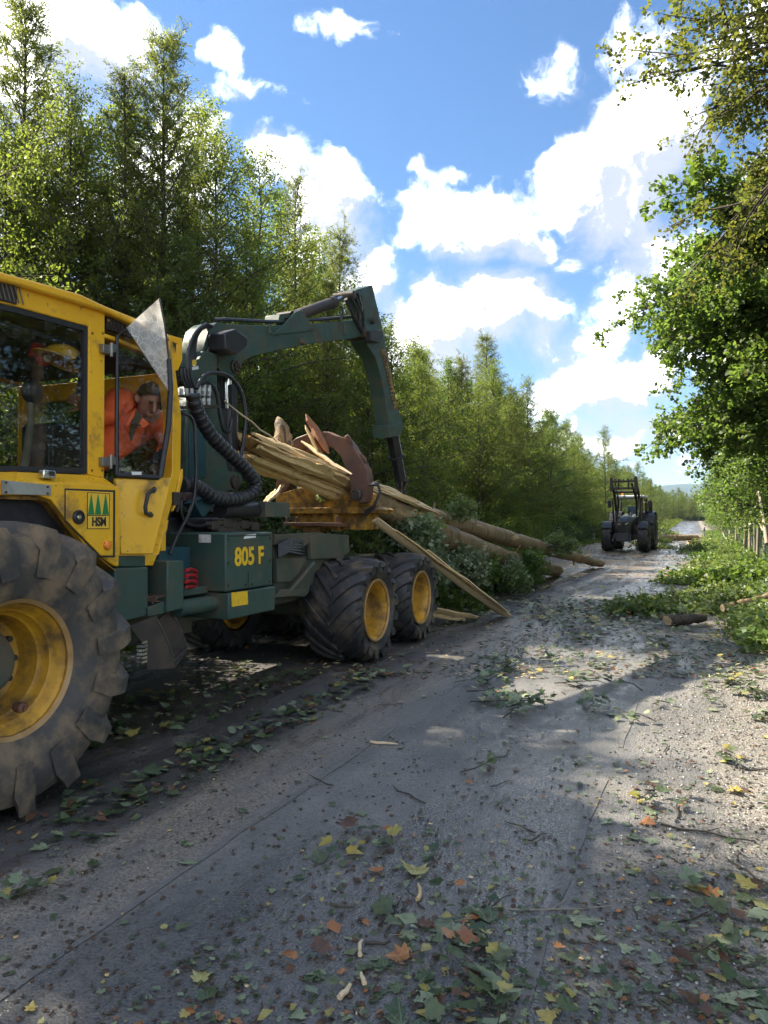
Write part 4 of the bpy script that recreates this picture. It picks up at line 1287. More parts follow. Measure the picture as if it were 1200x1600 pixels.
for k in range(len(arch) - 1):
    p, q = on_x(*arch[k], PX_ - .05), on_x(*arch[k + 1], PX_ - .05)
    mb.slab([p, q, q + Vector((-.55, 0, 0)), p + Vector((-.55, 0, 0))], (0, .02, -.02))
mb.build('fender', M['yellow_dirty'], SK)
mb = MB().box(-4.06, -4.0, 1.6, 3.6, 1.0, 1.62)
mb.build('wheel_arch_back', M['black'], SK)
# service flap with the maker's plate
MB().px([(101, 763), (180, 766), (180, 871), (156, 871), (101, 815)], PX_ + .0025, .002).build('flap_gap', M['black'], body)
flap = MB().px([(104, 766), (177, 769), (177, 868), (158, 868), (104, 813)], PX_ + .012, .012).build('service_flap', M['yellow'], SK, bevel=.004)
XF = PX_ + .012
plate = MB().px([(136.5, 769), (171.5, 771), (171, 826.5), (136.5, 826.5)], XF + .003, .003).build('emblem_plate', M['sign_black'], flap, smooth=0)
MB().px([(137.5, 770.2), (170.5, 772), (170.3, 804.5), (137.5, 804.5)], XF + .005, .002).build('emblem_field', M['sign_yellow'], flap, smooth=0)
MB().px([(137.5, 806), (170.2, 806), (170.2, 825.5), (137.5, 825.5)], XF + .005, .002).build('emblem_field', M['sign_yellow'], flap, smooth=0)
mb = MB()
for u in (142.7, 153.4, 165.2):
    for (dv0, dv1, w0) in ((773, 804, 4.9),):
        mb.px([(u - .4, 772.8), (u + .4, 772.8), (u + w0, 804), (u - w0, 804)], XF + .007, .002)
mb.build('emblem_trees', M['sign_green'], flap, smooth=0)
c = on_x(153.8, 815.8, XF)
letters('HSM', .078, M['sign_black'], (XF + .006, c.y, c.z), parent=flap, sx=.78, depth=.0012, bold=.003)
c = on_x(122, 808, XF)
MB().lathe([(.044, .0), (.044, .012), (.036, .016), (.034, .006), (.020, .005), (.001, .005)], (XF, c.y, c.z), 'x', 28).build('flap_lock', M['black'], flap)
MB().lathe([(.016, .004), (.015, .012), (.001, .013)], (XF, c.y, c.z), 'x', 18).build('lock_core', M['chrome'], flap)
c = on_x(167, 852, XF)
MB().lathe([(.030, .0), (.030, .012), (.022, .022), (.001, .026)], (XF, c.y, c.z), 'x', 24).build('side_marker_lamp', M['orange_light'], flap)
mb = MB().px([(3, 750), (80, 758), (80, 774), (3, 772)], PX_ + .012, .01)
pl = mb.build('grey_plate', M['alu'], SK, bevel=.002)
mb = MB()
for u, v in ((9, 754), (74, 761), (74, 771), (9, 769)):
    c = on_x(u, v, PX_ + .012); mb.lathe([(.007, 0), (.007, .005), (.001, .006)], c, 'x', 8)
mb.build('plate_rivets', M['dark_steel'], pl)
c = on_x(78, 740, PX_)
MB().box(c.x - .05, c.x, c.y - .045, c.y + .045, c.z - .03, c.z + .022).build('marker_lamp', M['chrome'], SK, bevel=.008)
MB().box(c.x, c.x + .004, c.y - .01, c.y + .03, c.z - .012, c.z + .014).build('lamp_lens', M['black'], SK)

# --- door, standing ajar: hinged at the front, its free edge swung out towards the road
hp = on_x(166, 640, CX + .02)
DA = rad(13)
dn = Vector((math.cos(DA), -math.sin(DA), 0))
def D(u, v, off=0.0): return on_plane(u, v, hp + dn * off, dn)
def dslab(mb, poly, th, off=0.0, m=0): return mb.slab([D(u, v, off) for u, v in poly], -dn * th, m)
mb = MB()
dslab(mb, [(181, 747), (269, 747), (240, 866), (189, 866)], .04)
door = mb.build('cab_door', M['yellow'], SK, bevel=.008)
mb = MB()
gl = [(181, 524), (197, 511), (248, 465), (256, 505), (264, 560), (268, 610), (264, 665), (250, 747), (181, 740)]
def band(mb, a, b, w0, w1):
    A, B_ = D(*a, .008), D(*b, .008)
    mb.tube([A, B_], [w0, w1], 6)
band(mb, (182, 524), (182, 742), .013, .015)
band(mb, (181, 742), (247, 746), .020, .020)
for (a, b) in (((248, 466), (256, 505)), ((256, 505), (263, 560)), ((263, 560), (266, 610)), ((266, 610), (263, 665)), ((263, 665), (250, 745))):
    band(mb, a, b, .007 if a[1] < 560 else .020, .007 if b[1] < 600 else .022)
band(mb, (182, 524), (197, 512), .006, .005)
mb.build('door_seal', M['black'], door, smooth=60)
mb = MB(); dslab(mb, [(182, 524), (197, 512), (263, 612), (264, 665), (250, 744), (182, 740)], .005, .004)
mb.build('door_pane', M['glass_door'], door, smooth=0)
mb = MB(); dslab(mb, [(197, 511), (248, 465), (256, 505), (262.5, 560), (264, 612)], .006, .008)
mb.build('shattered_pane', M['shatter'], door, smooth=0)['label'] = 'crazed white shattered corner of the door glass'
mb = MB()
mb.tube([D(240, 766, .03), D(236, 767, .05), D(231, 772, .055), D(227, 792, .055), D(228, 802, .05), D(235, 804, .03)], .014, 10)
mb.tube([D(241, 764, .0), D(239, 767, .035)], .018, 10)
mb.tube([D(236, 805, .0), D(234, 803, .035)], .018, 10)
mb.build('door_handle', M['black'], door)
mb = MB()
dslab(mb, [(240, 708), (250, 705), (252, 716), (246, 724), (238, 722)], .05, -.02)
mb.tube([D(236, 722, -.05), D(246, 714, -.05), D(252, 703, -.06)], .02, 8)
mb.build('latch', M['black'], door, bevel=.004)
for v in (546, 722):
    mb = MB()
    c = on_x(166, v, CX + .02)
    mb.box(c.x - .02, c.x + .018, c.y - .05, c.y + .02, c.z - .03, c.z + .03)
    c2 = D(176, v - 2, .0)
    mb.box(c2.x - .01, c2.x + .018, c2.y - .035, c2.y + .03, c2.z - .028, c2.z + .028)
    mb.tube([c + Vector((.02, .02, -.045)), c + Vector((.02, .02, .05))], .012, 8)
    mb.build('door_hinge', M['steel'], door, bevel=.003)
mb = MB()
dslab(mb, [(206, 737), (221, 737), (221, 742), (206, 742)], .004, .03)
mb.build('sticker', M['white'], door)
mb = MB(); c = on_x(270, 779, CX)
mb.box(c.x - .03, c.x + .02, c.y - .01, c.y + .06, c.z - .05, c.z + .05)
mb.build('door_catch', M['dark_steel'], SK, bevel=.004)
# inside: seat, lever
mb = MB()
mb.box(-4.75, -4.2, 2.95, 3.55, 1.62, 1.76)
mb.box(-4.75, -4.2, 2.80, 2.98, 1.70, 2.38)
mb.box(-4.7, -4.25, 3.05, 3.45, 1.36, 1.62)
mb.build('driver_seat', M['dark_cloth'], SK, bevel=.05, segs=3)
mb = MB()
mb.tube([on_x(36, 738, -3.95), on_x(42, 700, -3.95), on_x(47, 660, -3.95), on_x(46, 630, -3.98)], [.030, .024, .022, .02], 10)
lev = mb.build('steering_column', M['bark_light'], SK)
c = on_x(50, 612, -3.98)
MB().ball(c, .06, .075, .085).build('lever_knob', M['black'], lev)
c = on_x(88, 660, -4.1)
mb = MB().box(c.x - .18, c.x + .12, c.y - .15, c.y + .22, 1.8, c.z - .02)
mb.build('dashboard', M['black'], SK, bevel=.03)

# ------------------------------------------------------------------ crane
KX = -4.50
mb = MB()
col = [on_x(300, 560, KX + .17), on_x(352, 560, KX + .17), on_x(352, 600, KX + .17), on_x(366, 740, KX + .17), on_x(376, 790, KX + .17), on_x(286, 800, KX + .17), on_x(292, 700, KX + .17), on_x(298, 600, KX + .17)]
# column: two cheeks and a web
chk = [(296, 585), (318, 548), (338, 552), (340, 640), (356, 735), (376, 740), (380, 752), (372, 764), (352, 768), (344, 800), (290, 800), (292, 700)]
mb.px(chk, KX + .20, .04)
mb.px(chk, KX - .16, .04)
mb.px([(292, 640), (320, 600), (338, 700), (344, 800), (290, 800)], KX + .16, .32)
pil = mb.build('crane_column', M['green'], SK, bevel=.006)
MB().px([(296, 672), (322, 672), (322, 745), (296, 752)], KX + .215, .02).build('blue_panel', M['blue_green'], pil, bevel=.004)
cb = on_x(330, 800, KX)
mb = MB().lathe([(.30, -.55), (.30, -.02), (.36, .0), (.36, .06), (.28, .10), (.24, .20), (.001, .20)], (KX, cb.y, cb.z - .0), 'z', 40)
mb.build('slewing_base', M['green_dirty'], SK)
# main boom with its rounded root
mb = MB()
boom = [(316, 548), (318, 530), (326, 514), (336, 505), (352, 505), (420, 508), (500, 504), (562, 499), (574, 503), (577, 520), (553, 528), (520, 532), (482, 537), (436, 546), (395, 556), (380, 564), (372, 578), (364, 588), (352, 588), (340, 574), (328, 578), (318, 570)]
mb.px(boom, KX + .12, .24)
bm_o = mb.build('main_boom', M['green'], SK, bevel=.008)
mb = MB()
mb.px([(316, 548), (326, 513), (338, 503), (352, 505), (372, 522), (380, 552), (366, 588), (352, 588), (340, 574), (328, 578), (318, 570)], KX + .145, .29)
mb.build('boom_root', M['green'], bm_o, bevel=.006)
for (u, v, r0) in ((329, 557, .105), (366, 573, .075)):
    mb = MB()
    c = on_x(u, v, KX + .145)
    mb.lathe([(r0, -.33), (r0, .02), (r0 * .85, .03), (r0 * .8, .022), (.001, .022)], c, 'x', 28)
    for i in range(5):
        a = i * 1.256
        mb.lathe([(.017, .02), (.017, .045), (.001, .046)], c + Vector((0, math.sin(a) * r0 * .5, math.cos(a) * r0 * .5)), 'x', 6)
    mb.build('pivot_pin', M['dark_steel'], bm_o)
c = on_x(366, 753, KX + .20)
mb = MB()
mb.lathe([(.07, 0), (.07, .03), (.03, .04), (.001, .04)], c, 'x', 20)
mb.build('pivot_pin', M['dark_steel'], bm_o)
# lift cylinder standing on the column
mb = MB()
a, b = on_x(356, 785, KX), on_x(356, 640, KX)
mb.tube([a, b], .105, 20)
mb.px([(340, 640), (352, 640), (366, 760), (356, 790), (346, 790)], KX + .12, .24)
mb.px([(362, 600), (370, 600), (372, 735), (365, 735)], KX + .10, .05)
mb.build('lift_cylinder', M['black'], SK, bevel=.004)
MB().tube([b, on_x(354, 580, KX)], .042, 16).build('cylinder_rod', M['chrome'], SK)
MB().px([(338, 582), (362, 586), (362, 640), (345, 640)], KX - .05, .12).build('column_back', M['black'], SK)
# tilt cylinder on top of the boom
mb = MB()
a, b = on_x(447, 498, KX), on_x(521, 471, KX)
mb.tube([a, b], .072, 20)
mb.tube([b - (b - a).normalized() * .10, b], .082, 20)
mb.tube([a + Vector((-.1, 0, 0)), a + Vector((.1, 0, 0))], .09, 16)
mb.build('tilt_cylinder', M['dark_steel'], SK)
MB().tube([b, on_x(547, 459, KX)], .038, 14).build('cylinder_rod', M['chrome'], SK)
mb = MB()
for X in (KX + .14, KX - .10):
    mb.px([(426, 522), (444, 507), (462, 486), (471, 483), (478, 494), (492, 514), (470, 518)], X, .035)
mb.px([(434, 503), (437, 490), (462, 486), (458, 492), (444, 497), (441, 503)], KX + .10, .2)
mb.build('cylinder_bracket', M['green'], bm_o, bevel=.005)
for u in (420, 538):
    mb = MB()
    mb.px([(u, 505), (u + 5, 505), (u + 5, 521), (u, 521)], KX + .135, .02)
    mb.build('boom_clamp', M['green_dirty'], bm_o, bevel=.004)
mb = MB()
c = on_x(470, 532, KX + .12); mb.box(c.x, c.x + .04, c.y - .05, c.y + .05, c.z - .035, c.z + .03)
mb.build('boom_lug', M['green_dirty'], bm_o, bevel=.004)
mb = MB()
for i, (dz, dx) in enumerate(((.03, .08), (.035, .03), (.03, -.03), (.03, -.08))):
    pts = [on_x(u, v, KX + dx) + Vector((0, 0, dz)) for u, v in ((334, 504), (352, 503), (420, 506), (500, 502), (552, 497))]
    mb.tube(pts, .020, 6)
mb.build('boom_hoses', M['hose'], bm_o)
# stick (outer boom)
mb = MB()
stick = [(546, 457), (561, 450), (582, 444), (586, 463), (593, 492), (602, 532), (610, 575), (618, 622), (628, 655), (629, 664), (624, 678), (609, 681), (607, 660), (602, 622), (595, 586), (586, 557), (570, 533), (569, 521), (571, 495), (565, 461)]
mb.px(stick, KX + .115, .23)
st_o = mb.build('stick_boom', M['green'], SK, bevel=.007)
mb = MB()
mb.px([(596, 545), (602, 545), (606, 560), (622, 640), (617, 642)], KX + .119, .003)
mb.build('lettering_strip', M['yellow_dirty'], st_o, smooth=0)
mb = MB()
r = random.Random(3)
for i in range(13):
    v = 556 + i * 6.2; u = 601.0 + i * 1.26
    for k in range(2):
        w = r.uniform(.9, 1.7)
        mb.px([(u - w + k * 2 - .6, v), (u + .3 + k * 2 - .6, v), (u + .4 + k * 2 - .4, v + r.uniform(2.2, 4.5)), (u - w + k * 2 - .4, v + r.uniform(2.2, 4.5))], KX + .121, .002)
mb.build('worn_letters', M['dark_steel'], st_o, smooth=0)
mb = MB().px([(606, 664), (629, 660), (631, 668), (626, 680), (608, 684)], KX + .135, .27)
mb.build('stick_collar', M['green'], st_o, bevel=.006)
for (u, v, r0) in ((550, 460, .06), (569, 519, .085), (582, 500, .05)):
    mb = MB()
    c = on_x(u, v, KX + .13); mb.lathe([(r0, -.28), (r0, .03), (r0 * .5, .045), (.001, .045)], c, 'x', 20)
    mb.build('pivot_pin', M['dark_steel'], st_o)
mb = MB()
for (a, b) in (((556, 462), (569, 517)), ((548, 462), (560, 500)), ((560, 456), (563, 500)), ((534, 478), (531, 500))):
    mb.tube([on_x(*a, KX + .13), on_x((a[0] + b[0]) / 2 + 4, (a[1] + b[1]) / 2, KX + .17), on_x(*b, KX + .13)], .018, 6)
mb.tube([on_x(540, 466, KX + .14), on_x(552, 492, KX + .15), on_x(566, 518, KX + .14)], .028, 8)
mb.build('stick_hoses', M['hose'], st_o)
mb = MB()
c = on_x(590, 524, KX + .2)
mb.px([(579, 516), (596, 514), (600, 528), (594, 535), (580, 532)], KX + .24, .12)
mb.build('boom_lamp', M['black'], st_o, bevel=.01)
mb = MB()
a, b = on_x(613, 678, KX), on_x(626, 748, KX)
mb.tube([a, a.lerp(b, .5)], .115, 6); mb.tube([a.lerp(b, .48), b], .10, 6)
mb.tube([a.lerp(b, .48), a.lerp(b, .53)], .135, 10)
ext = mb.build('extension', M['black'], SK, bevel=.004)
mb = MB()
e = on_x(628, 750, KX)
for dx, dy in ((-.07, -.03), (.07, .03), (0, .09), (.03, -.08)):
    mb.tube([e + Vector((dx, dy, .05)), e + Vector((dx, dy, -.08)), e + Vector((dx * .5, dy * .5, -.16)), e + Vector((dx, dy, -.24))], [.022, .03, .024, .03], 8)
mb.box(e.x - .09, e.x + .09, e.y - .1, e.y + .1, e.z - .03, e.z + .01)
mb.build('tool_bracket', M['dark_steel'], ext, bevel=.004)
# work lamp on the boom root
mb = MB()
mb.px([(351, 519), (368, 513), (388, 528), (386, 541), (369, 554), (352, 545)], KX + .36, .2)
mb.build('work_lamp', M['black'], SK, bevel=.012)
decal([(299, 562), (306, 561), (306, 570), (299, 571)], KX + .205, M['sign_yellow'], SK, 'warning_sticker')
decal([(299, 573), (309, 571), (310, 576), (300, 578)], KX + .205, M['white'], SK, 'white_sticker')
# hoses
def hose(pts, X, r, name='hose', n=8, parent=SK, mat='hose', res=6):
    P = [on_x(p[0], p[1], X + (p[2] if len(p) > 2 else 0)) for p in pts]
    out = []
    k = len(P)
    for i in range(k - 1):
        p0, p1, p2, p3 = P[max(i - 1, 0)], P[i], P[i + 1], P[min(i + 2, k - 1)]
        for j in range(res):
            t = j / res
            out.append(.5 * ((2 * p1) + (p2 - p0) * t + (2 * p0 - 5 * p1 + 4 * p2 - p3) * t * t + (3 * p1 - p0 - 3 * p2 + p3) * t ** 3))
    out.append(P[-1])
    return MB().tube(out, r, n).build(name, M[mat], parent, smooth=60), out
HX = KX + .42
hose([(306, 607), (318, 588), (334, 582), (358, 588), (376, 612), (383, 650), (380, 690), (374, 722)], HX, .020)
hose([(312, 600), (326, 598), (338, 615), (344, 650), (350, 672), (358, 673), (362, 655)], HX - .05, .020)
for i in range(6):
    hose([(290 + i * 3.2, 612), (292 + i * 2.2, 575 - i * 3), (294 + i * 2.5, 545 - i * 4), (304 + i * 3, 520 - i * 2), (322 + i * 2, 505 + i)], KX + .26 - i * .03, .017)
for i in range(4):
    hose([(282 + i * 5, 575), (284 + i * 5, 592), (291 + i * 4, 608)], KX + .30, .014)
hose([(284, 646), (296, 650), (303, 664), (305, 700), (306, 740), (300, 790), (276, 840), (266, 866)], KX + .78, .013)
for row, v in enumerate((608, 624)):
    for i in range(3):
        u = 310 + i * 8 - row * 1
        c = on_x(u, v, KX + .36)
        mb = MB()
        mb.tube([c + Vector((0, 0, -.05)), c + Vector((0, 0, .05))], .022, 8)
        mb.tube([c + Vector((0, 0, -.02)), c + Vector((0, 0, .01))], .027, 6)
        mb.build('hose_coupling', M['alu'], SK)
for i in range(3):
    c = on_x(283 + i * 8, 612, KX + .33); MB().tube([c + Vector((0, 0, -.03)), c + Vector((0, 0, .03))], .018, 8).build('hose_coupling', M['alu'], SK)
mb = MB()
mb.px([(286, 616), (334, 619), (334, 622), (286, 619)], KX + .38, .10)
mb.px([(286, 634), (344, 632), (344, 637), (286, 638)], KX + .38, .10)
mb.build('coupling_bracket', M['dark_steel'], SK)
# the fat spiral-wrapped hose bundle
_, fp = hose([(301, 618), (304, 632), (310, 647), (318, 662), (332, 683), (355, 706), (378, 727), (394, 745), (400, 758), (394, 771), (378, 778), (354, 781), (333, 776), (314, 764), (299, 758), (284, 758)], KX + .70, .054, 'hose_bundle', 14, res=8)
mb = MB()
acc_l = 0.0; nxt = .0
for i in range(1, len(fp)):
    seg = (fp[i] - fp[i - 1]); acc_l += seg.length
    if acc_l >= nxt:
        nxt += .062
        t = seg.normalized()
        mb.tube([fp[i] - t * .021, fp[i] - t * .017, fp[i] + t * .017, fp[i] + t * .021], [.055, .062, .062, .055], 14)
mb.build('hose_wrap', M['black'], SK, smooth=60)
for i in range(9):
    hose([(276 + i * 1.5, 800 - i * 2), (284 - i * 1.8, 778 + i * 3), (283 - i * .5, 800 + i * 2), (292 + i * 2, 818 + i * .8), (312, 822 + i * 1.2), (330, 816 + i * 2)], KX + .62 - i * .03, .013)
mb = MB()
mb.px([(304, 786), (319, 776), (334, 788), (322, 806), (316, 808)], KX + .62, .12)
mb.build('valve_block', M['blue_green'], SK, bevel=.006)
MB().px([(292, 770), (306, 768), (312, 782), (300, 790), (288, 782)], KX + .5, .12).build('rusty_bracket', M['rust'], SK, bevel=.008)
mb = MB()
for (u, v) in ((334, 820), (352, 818), (366, 822), (380, 819), (396, 822), (344, 828), (362, 830)):
    c = on_x(u, v, KX + .62); mb.box(c.x - .04, c.x + .02, c.y - .05, c.y + .07, c.z - .04, c.z + .035)
    mb.tube([c + Vector((0, -.12, .01)), c + Vector((0, .16, .01))], .017, 8)
mb.build('valve_bank', M['dark_steel'], SK, bevel=.004)
mb = MB(); a, b = on_x(344, 796, KX + .62), on_x(416, 796, KX + .62)
mb.tube([a, b], .078, 16); mb.build('hose_cover', M['black'], SK)
mb = MB()
mb.px([(415, 784), (453, 785), (453, 808), (415, 808)], KX + .74, .2)
mb.build('cover_box', M['green_dirty'], SK, bevel=.006)
# dark machinery filling the gap between cab and crane
mb = MB()
mb.box(-5.1, -4.0, 4.55, 5.5, 1.3, 1.62)
mb.box(-4.8, -4.2, 4.6, 5.0, 1.6, 1.95)
mb.build('hydraulic_unit', M['black'], SK, bevel=.02)
MB().box(-5.3, -4.1, 5.5, 6.8, 1.05, 1.42).build('crane_deck', M['green_dirty'], SK, bevel=.015)

# ------------------------------------------------------------------ clam bunk
CY = 8.2
mb = MB()
mb.py([(432, 772), (470, 762), (516, 768), (548, 762), (570, 766), (584, 772), (588, 790), (575, 796), (430, 796)], CY, .10)
mb.py([(425, 794), (582, 792), (590, 796), (586, 802), (425, 803)], CY - .04, .55)
mb.py([(455, 803), (572, 802), (572, 828), (455, 826)], CY + .08, .40)
mb.py([(520, 793), (524, 793), (526, 830), (520, 830)], CY - .03, .3)
mb.py([(533, 795), (574, 795), (576, 802), (533, 803)], CY - .05, .2)
bk = mb.build('bunk_base', M['yellow_dirty'], SK, bevel=.008)
mb = MB()
mb.py([(443, 816), (534, 817), (534, 823), (443, 821)], CY - .16, .5)
mb.py([(446, 808), (449, 808), (449, 820), (446, 820)], CY - .15, .04)
mb.py([(462, 808), (466, 808), (466, 820), (462, 820)], CY - .15, .04)
mb.py([(525, 806), (529, 806), (529, 822), (525, 822)], CY - .15, .04)
mb.build('bunk_ledge', M['rust'], bk, bevel=.004)
MB().py([(473, 823), (498, 823), (498, 832), (473, 832)], CY - .02, .3).build('bunk_block', M['yellow_dirty'], bk, bevel=.006)
mb = MB()
arm = [(562, 787), (548, 768), (545, 752), (541, 735), (532, 713), (520, 700), (508, 694), (498, 693), (478, 695), (458, 702), (450, 694), (462, 684), (480, 677), (498, 674), (512, 674), (525, 680), (541, 684), (548, 692), (560, 710), (573, 733), (577, 755), (575, 770), (572, 785)]
mb.py(arm, CY - .14, .16)
# stiffening lip and lug on the outer edge
mb.py([(537, 682), (543, 678), (548, 684), (551, 695), (544, 690)], CY - .155, .03)
mb.py([(563, 708), (571, 717), (571, 724), (564, 718)], CY - .10, .06)
jaw = mb.build('clam_jaw', M['rust'], SK, bevel=.012)
c = on_y(557, 773, CY - .16)
MB().lathe([(.075, .20), (.075, -.03), (.055, -.045), (.05, -.03), (.03, -.03), (.001, -.03)], c, 'y', 28).build('pivot_pin', M['dark_steel'], jaw)
mb = MB()
arm2 = [(440, 775), (452, 758), (462, 730), (478, 706), (498, 692), (492, 684), (470, 692), (448, 712), (434, 740), (428, 770)]
mb.py(arm2, CY + .12, .14)
mb.build('clam_jaw', M['rust'], SK, bevel=.012)
mb = MB()
for i in range(3):
    P = [on_y(u, v, CY - .18 - .02 * i) for u, v in ((577, 758), (590, 752 + i * 3), (594, 768), (584, 790 + i * 2), (570, 800 + i * 3))]
    mb.tube(P, .016, 6)
mb.build('jaw_hose', M['hose'], SK, smooth=60)

# ------------------------------------------------------------------ the operator, leaning in the doorway
def skinned(name, joints, edges, sub=2):
    """one continuous body grown around a skeleton; joints: name -> (point, rx, ry)"""
    names = list(joints)
    me = bpy.data.meshes.new(name)
    me.from_pydata([tuple(joints[k][0]) for k in names], [(names.index(a), names.index(b)) for a, b in edges], [])
    o = bpy.data.objects.new(name, me)
    COL.objects.link(o)
    sk = o.modifiers.new('skin', 'SKIN')
    sk.use_smooth_shade = True
    for i, k in enumerate(names):
        v = me.skin_vertices[0].data[i]
        v.radius = joints[k][1:3]
        v.use_root = (i == 0)
    sb = o.modifiers.new('sub', 'SUBSURF'); sb.levels = sb.render_levels = sub
    dg = bpy.context.evaluated_depsgraph_get(); dg.update()
    m2 = bpy.data.meshes.new_from_object(o.evaluated_get(dg))
    bpy.data.objects.remove(o)
    m2.name = name
    return m2

def make_person():
    px = lambda u, v, X: on_x(u, v, X)
    J = {}
    pel = Vector((-4.28, 3.52, 1.86))
    nk = px(217, 634, -3.98)
    rs, ls = px(186, 606, -3.98), px(256, 664, -3.86)      # his right shoulder (left in view), his left shoulder
    hd = px(233, 634, -3.86)
    J['pelvis'] = (pel, .15, .17)
    J['waist'] = (pel.lerp(px(205, 690, -4.06), .55), .145, .165)
    J['chest'] = (px(212, 662, -4.04), .155, .18)
    J['neck'] = (px(224, 642, -3.96), .065, .065)
    J['head_base'] = (px(229, 638, -3.89), .075, .08)
    J['head_mid'] = (px(234, 624, -3.83), .094, .096)
    J['head_top'] = (px(238, 608, -3.79), .076, .082)
    J['r_shoulder'] = (px(182, 616, -4.0), .105, .10)
    J['r_elbow'] = (px(170, 655, -3.98), .072, .072)
    J['r_fore'] = (px(146, 648, -3.92), .055, .055)
    J['r_wrist'] = (px(128, 634, -3.90), .034, .034)
    J['r_palm'] = (px(119, 627, -3.89), .042, .028)
    J['l_shoulder'] = (px(254, 662, -3.92), .10, .095)
    J['l_elbow'] = (px(262, 698, -3.80), .070, .068)
    J['l_wrist'] = (px(247, 716, -3.70), .040, .040)
    J['l_palm'] = (px(243, 719, -3.68), .040, .03)
    J['r_hip'] = (pel + Vector((-.02, -.10, -.04)), .12, .12)
    J['r_knee'] = (Vector((-3.92, 3.42, 1.82)), .085, .085)
    J['r_foot'] = (Vector((-3.86, 3.44, 1.42)), .055, .055)
    J['l_hip'] = (pel + Vector((.02, .12, -.04)), .12, .12)
    J['l_knee'] = (Vector((-3.88, 3.78, 1.84)), .085, .085)
    J['l_foot'] = (Vector((-3.84, 3.80, 1.42)), .055, .055)
    E = [('pelvis', 'waist'), ('waist', 'chest'), ('chest', 'neck'), ('neck', 'head_base'), ('head_base', 'head_mid'), ('head_mid', 'head_top'),
         ('chest', 'r_shoulder'), ('r_shoulder', 'r_elbow'), ('r_elbow', 'r_fore'), ('r_fore', 'r_wrist'), ('r_wrist', 'r_palm'),
         ('chest', 'l_shoulder'), ('l_shoulder', 'l_elbow'), ('l_elbow', 'l_wrist'), ('l_wrist', 'l_palm'),
         ('pelvis', 'r_hip'), ('r_hip', 'r_knee'), ('r_knee', 'r_foot'), ('pelvis', 'l_hip'), ('l_hip', 'l_knee'), ('l_knee', 'l_foot')]
    me = skinned('person', J, E, 2)
    for k in ('skin', 'hivis', 'dark_cloth'): me.materials.append(M[k])
    segs = [(J[a][0], J[b][0], a, b) for a, b in E]
    for p in me.polygons:
        best, bn = 9e9, None
        for A, B_, a, b in segs:
            ab = B_ - A
            t = max(0, min(1, (p.center - A).dot(ab) / max(ab.length_squared, 1e-9)))
            d = (A + ab * t - p.center).length
            if d < best: best, bn, bt = d, (a, b), t
        key = bn[1]
        if key in ('head_mid', 'head_top', 'head_base', 'r_palm'): mi = 0
        elif key == 'neck': mi = 1 if bt < .75 else 0
        elif key == 'l_palm': mi = 2
        elif key in ('r_foot', 'l_foot'): mi = 2
        else: mi = 1
        p.material_index = mi
    # cloth folds on the jacket
    from mathutils import noise
    for v in me.vertices:
        n_ = noise.noise(v.co * 9) + .5 * noise.noise(v.co * 21)
        if (v.co - J['head_mid'][0]).length > .17 and (v.co - J['r_palm'][0]).length > .12:
            v.co += v.normal * n_ * .014
    for p in me.polygons: p.use_smooth = True
    o = bpy.data.objects.new('person', me)
    link(o)
    tag(o, 'man in orange hi-vis jacket leaning head down in the cab doorway', 'person')
    # face: he looks down and out towards the road
    c = Vector(J['head_mid'][0])
    up = (J['head_top'][0] - J['head_base'][0]).normalized()
    gaze = Vector((.86, -.42, -.42)); fw = (gaze - up * gaze.dot(up)).normalized()
    sd = up.cross(fw)
    def hp_(f, s, u_): return c + fw * f + sd * s + up * u_
    mb = MB()
    mb.tube([hp_(.088, 0, .03), hp_(.112, 0, -.005), hp_(.120, 0, -.022), hp_(.098, 0, -.032)], [.010, .014, .018, .010], 8)
    for s in (-1, 1): mb.ball(hp_(.0, s * .098, .0), .018, .03, .034, 10, 8)
    mb.ball(hp_(.075, 0, -.085), .035, .035, .028, 12, 8)
    mb.build('face_features', M['skin'], o, smooth=80)
    mb = MB()
    for s in (-1, 1):
        mb.ball(hp_(.094, s * .034, .022), .012, .012, .008, 10, 6)
        mb.tube([hp_(.100, s * .016, .040), hp_(.097, s * .052, .040)], .007, 6)
    mb.tube([hp_(.098, -.024, -.055), hp_(.104, 0, -.053), hp_(.098, .024, -.055)], .005, 6)
    mb.build('eyes_and_mouth', M['hair'], o, smooth=80)
    # hair cap
    vs, fs = [], []
    nu, nv = 20, 9
    r = random.Random(2)
    mb = MB()
    for i in range(nv + 1):
        th = (math.pi * .54) * i / nv
        for j in range(nu):
            ph = 2 * math.pi * j / nu
            lift = .104 + r.uniform(-.008, .010)
            cut = 1 - .50 * max(0, math.cos(ph)) * (i / nv)
            d = up * math.cos(th * cut) + (fw * math.cos(ph) + sd * math.sin(ph)) * math.sin(th * cut)
            vs.append(c + up * .028 + d * lift - fw * .008)
    for i in range(nv):
        for j in range(nu): fs.append((i * nu + j, i * nu + (j + 1) % nu, (i + 1) * nu + (j + 1) % nu, (i + 1) * nu + j))
    mb.add(vs, fs); mb.build('hair', M['hair'], o, smooth=80)
    # right hand gripping the window post: four fingers and a thumb
    w, pm = J['r_wrist'][0], J['r_palm'][0]
    fd = (pm - w).normalized()
    sdv = fd.cross(Vector((1, 0, 0))).normalized()
    inn = fd.cross(sdv).normalized()
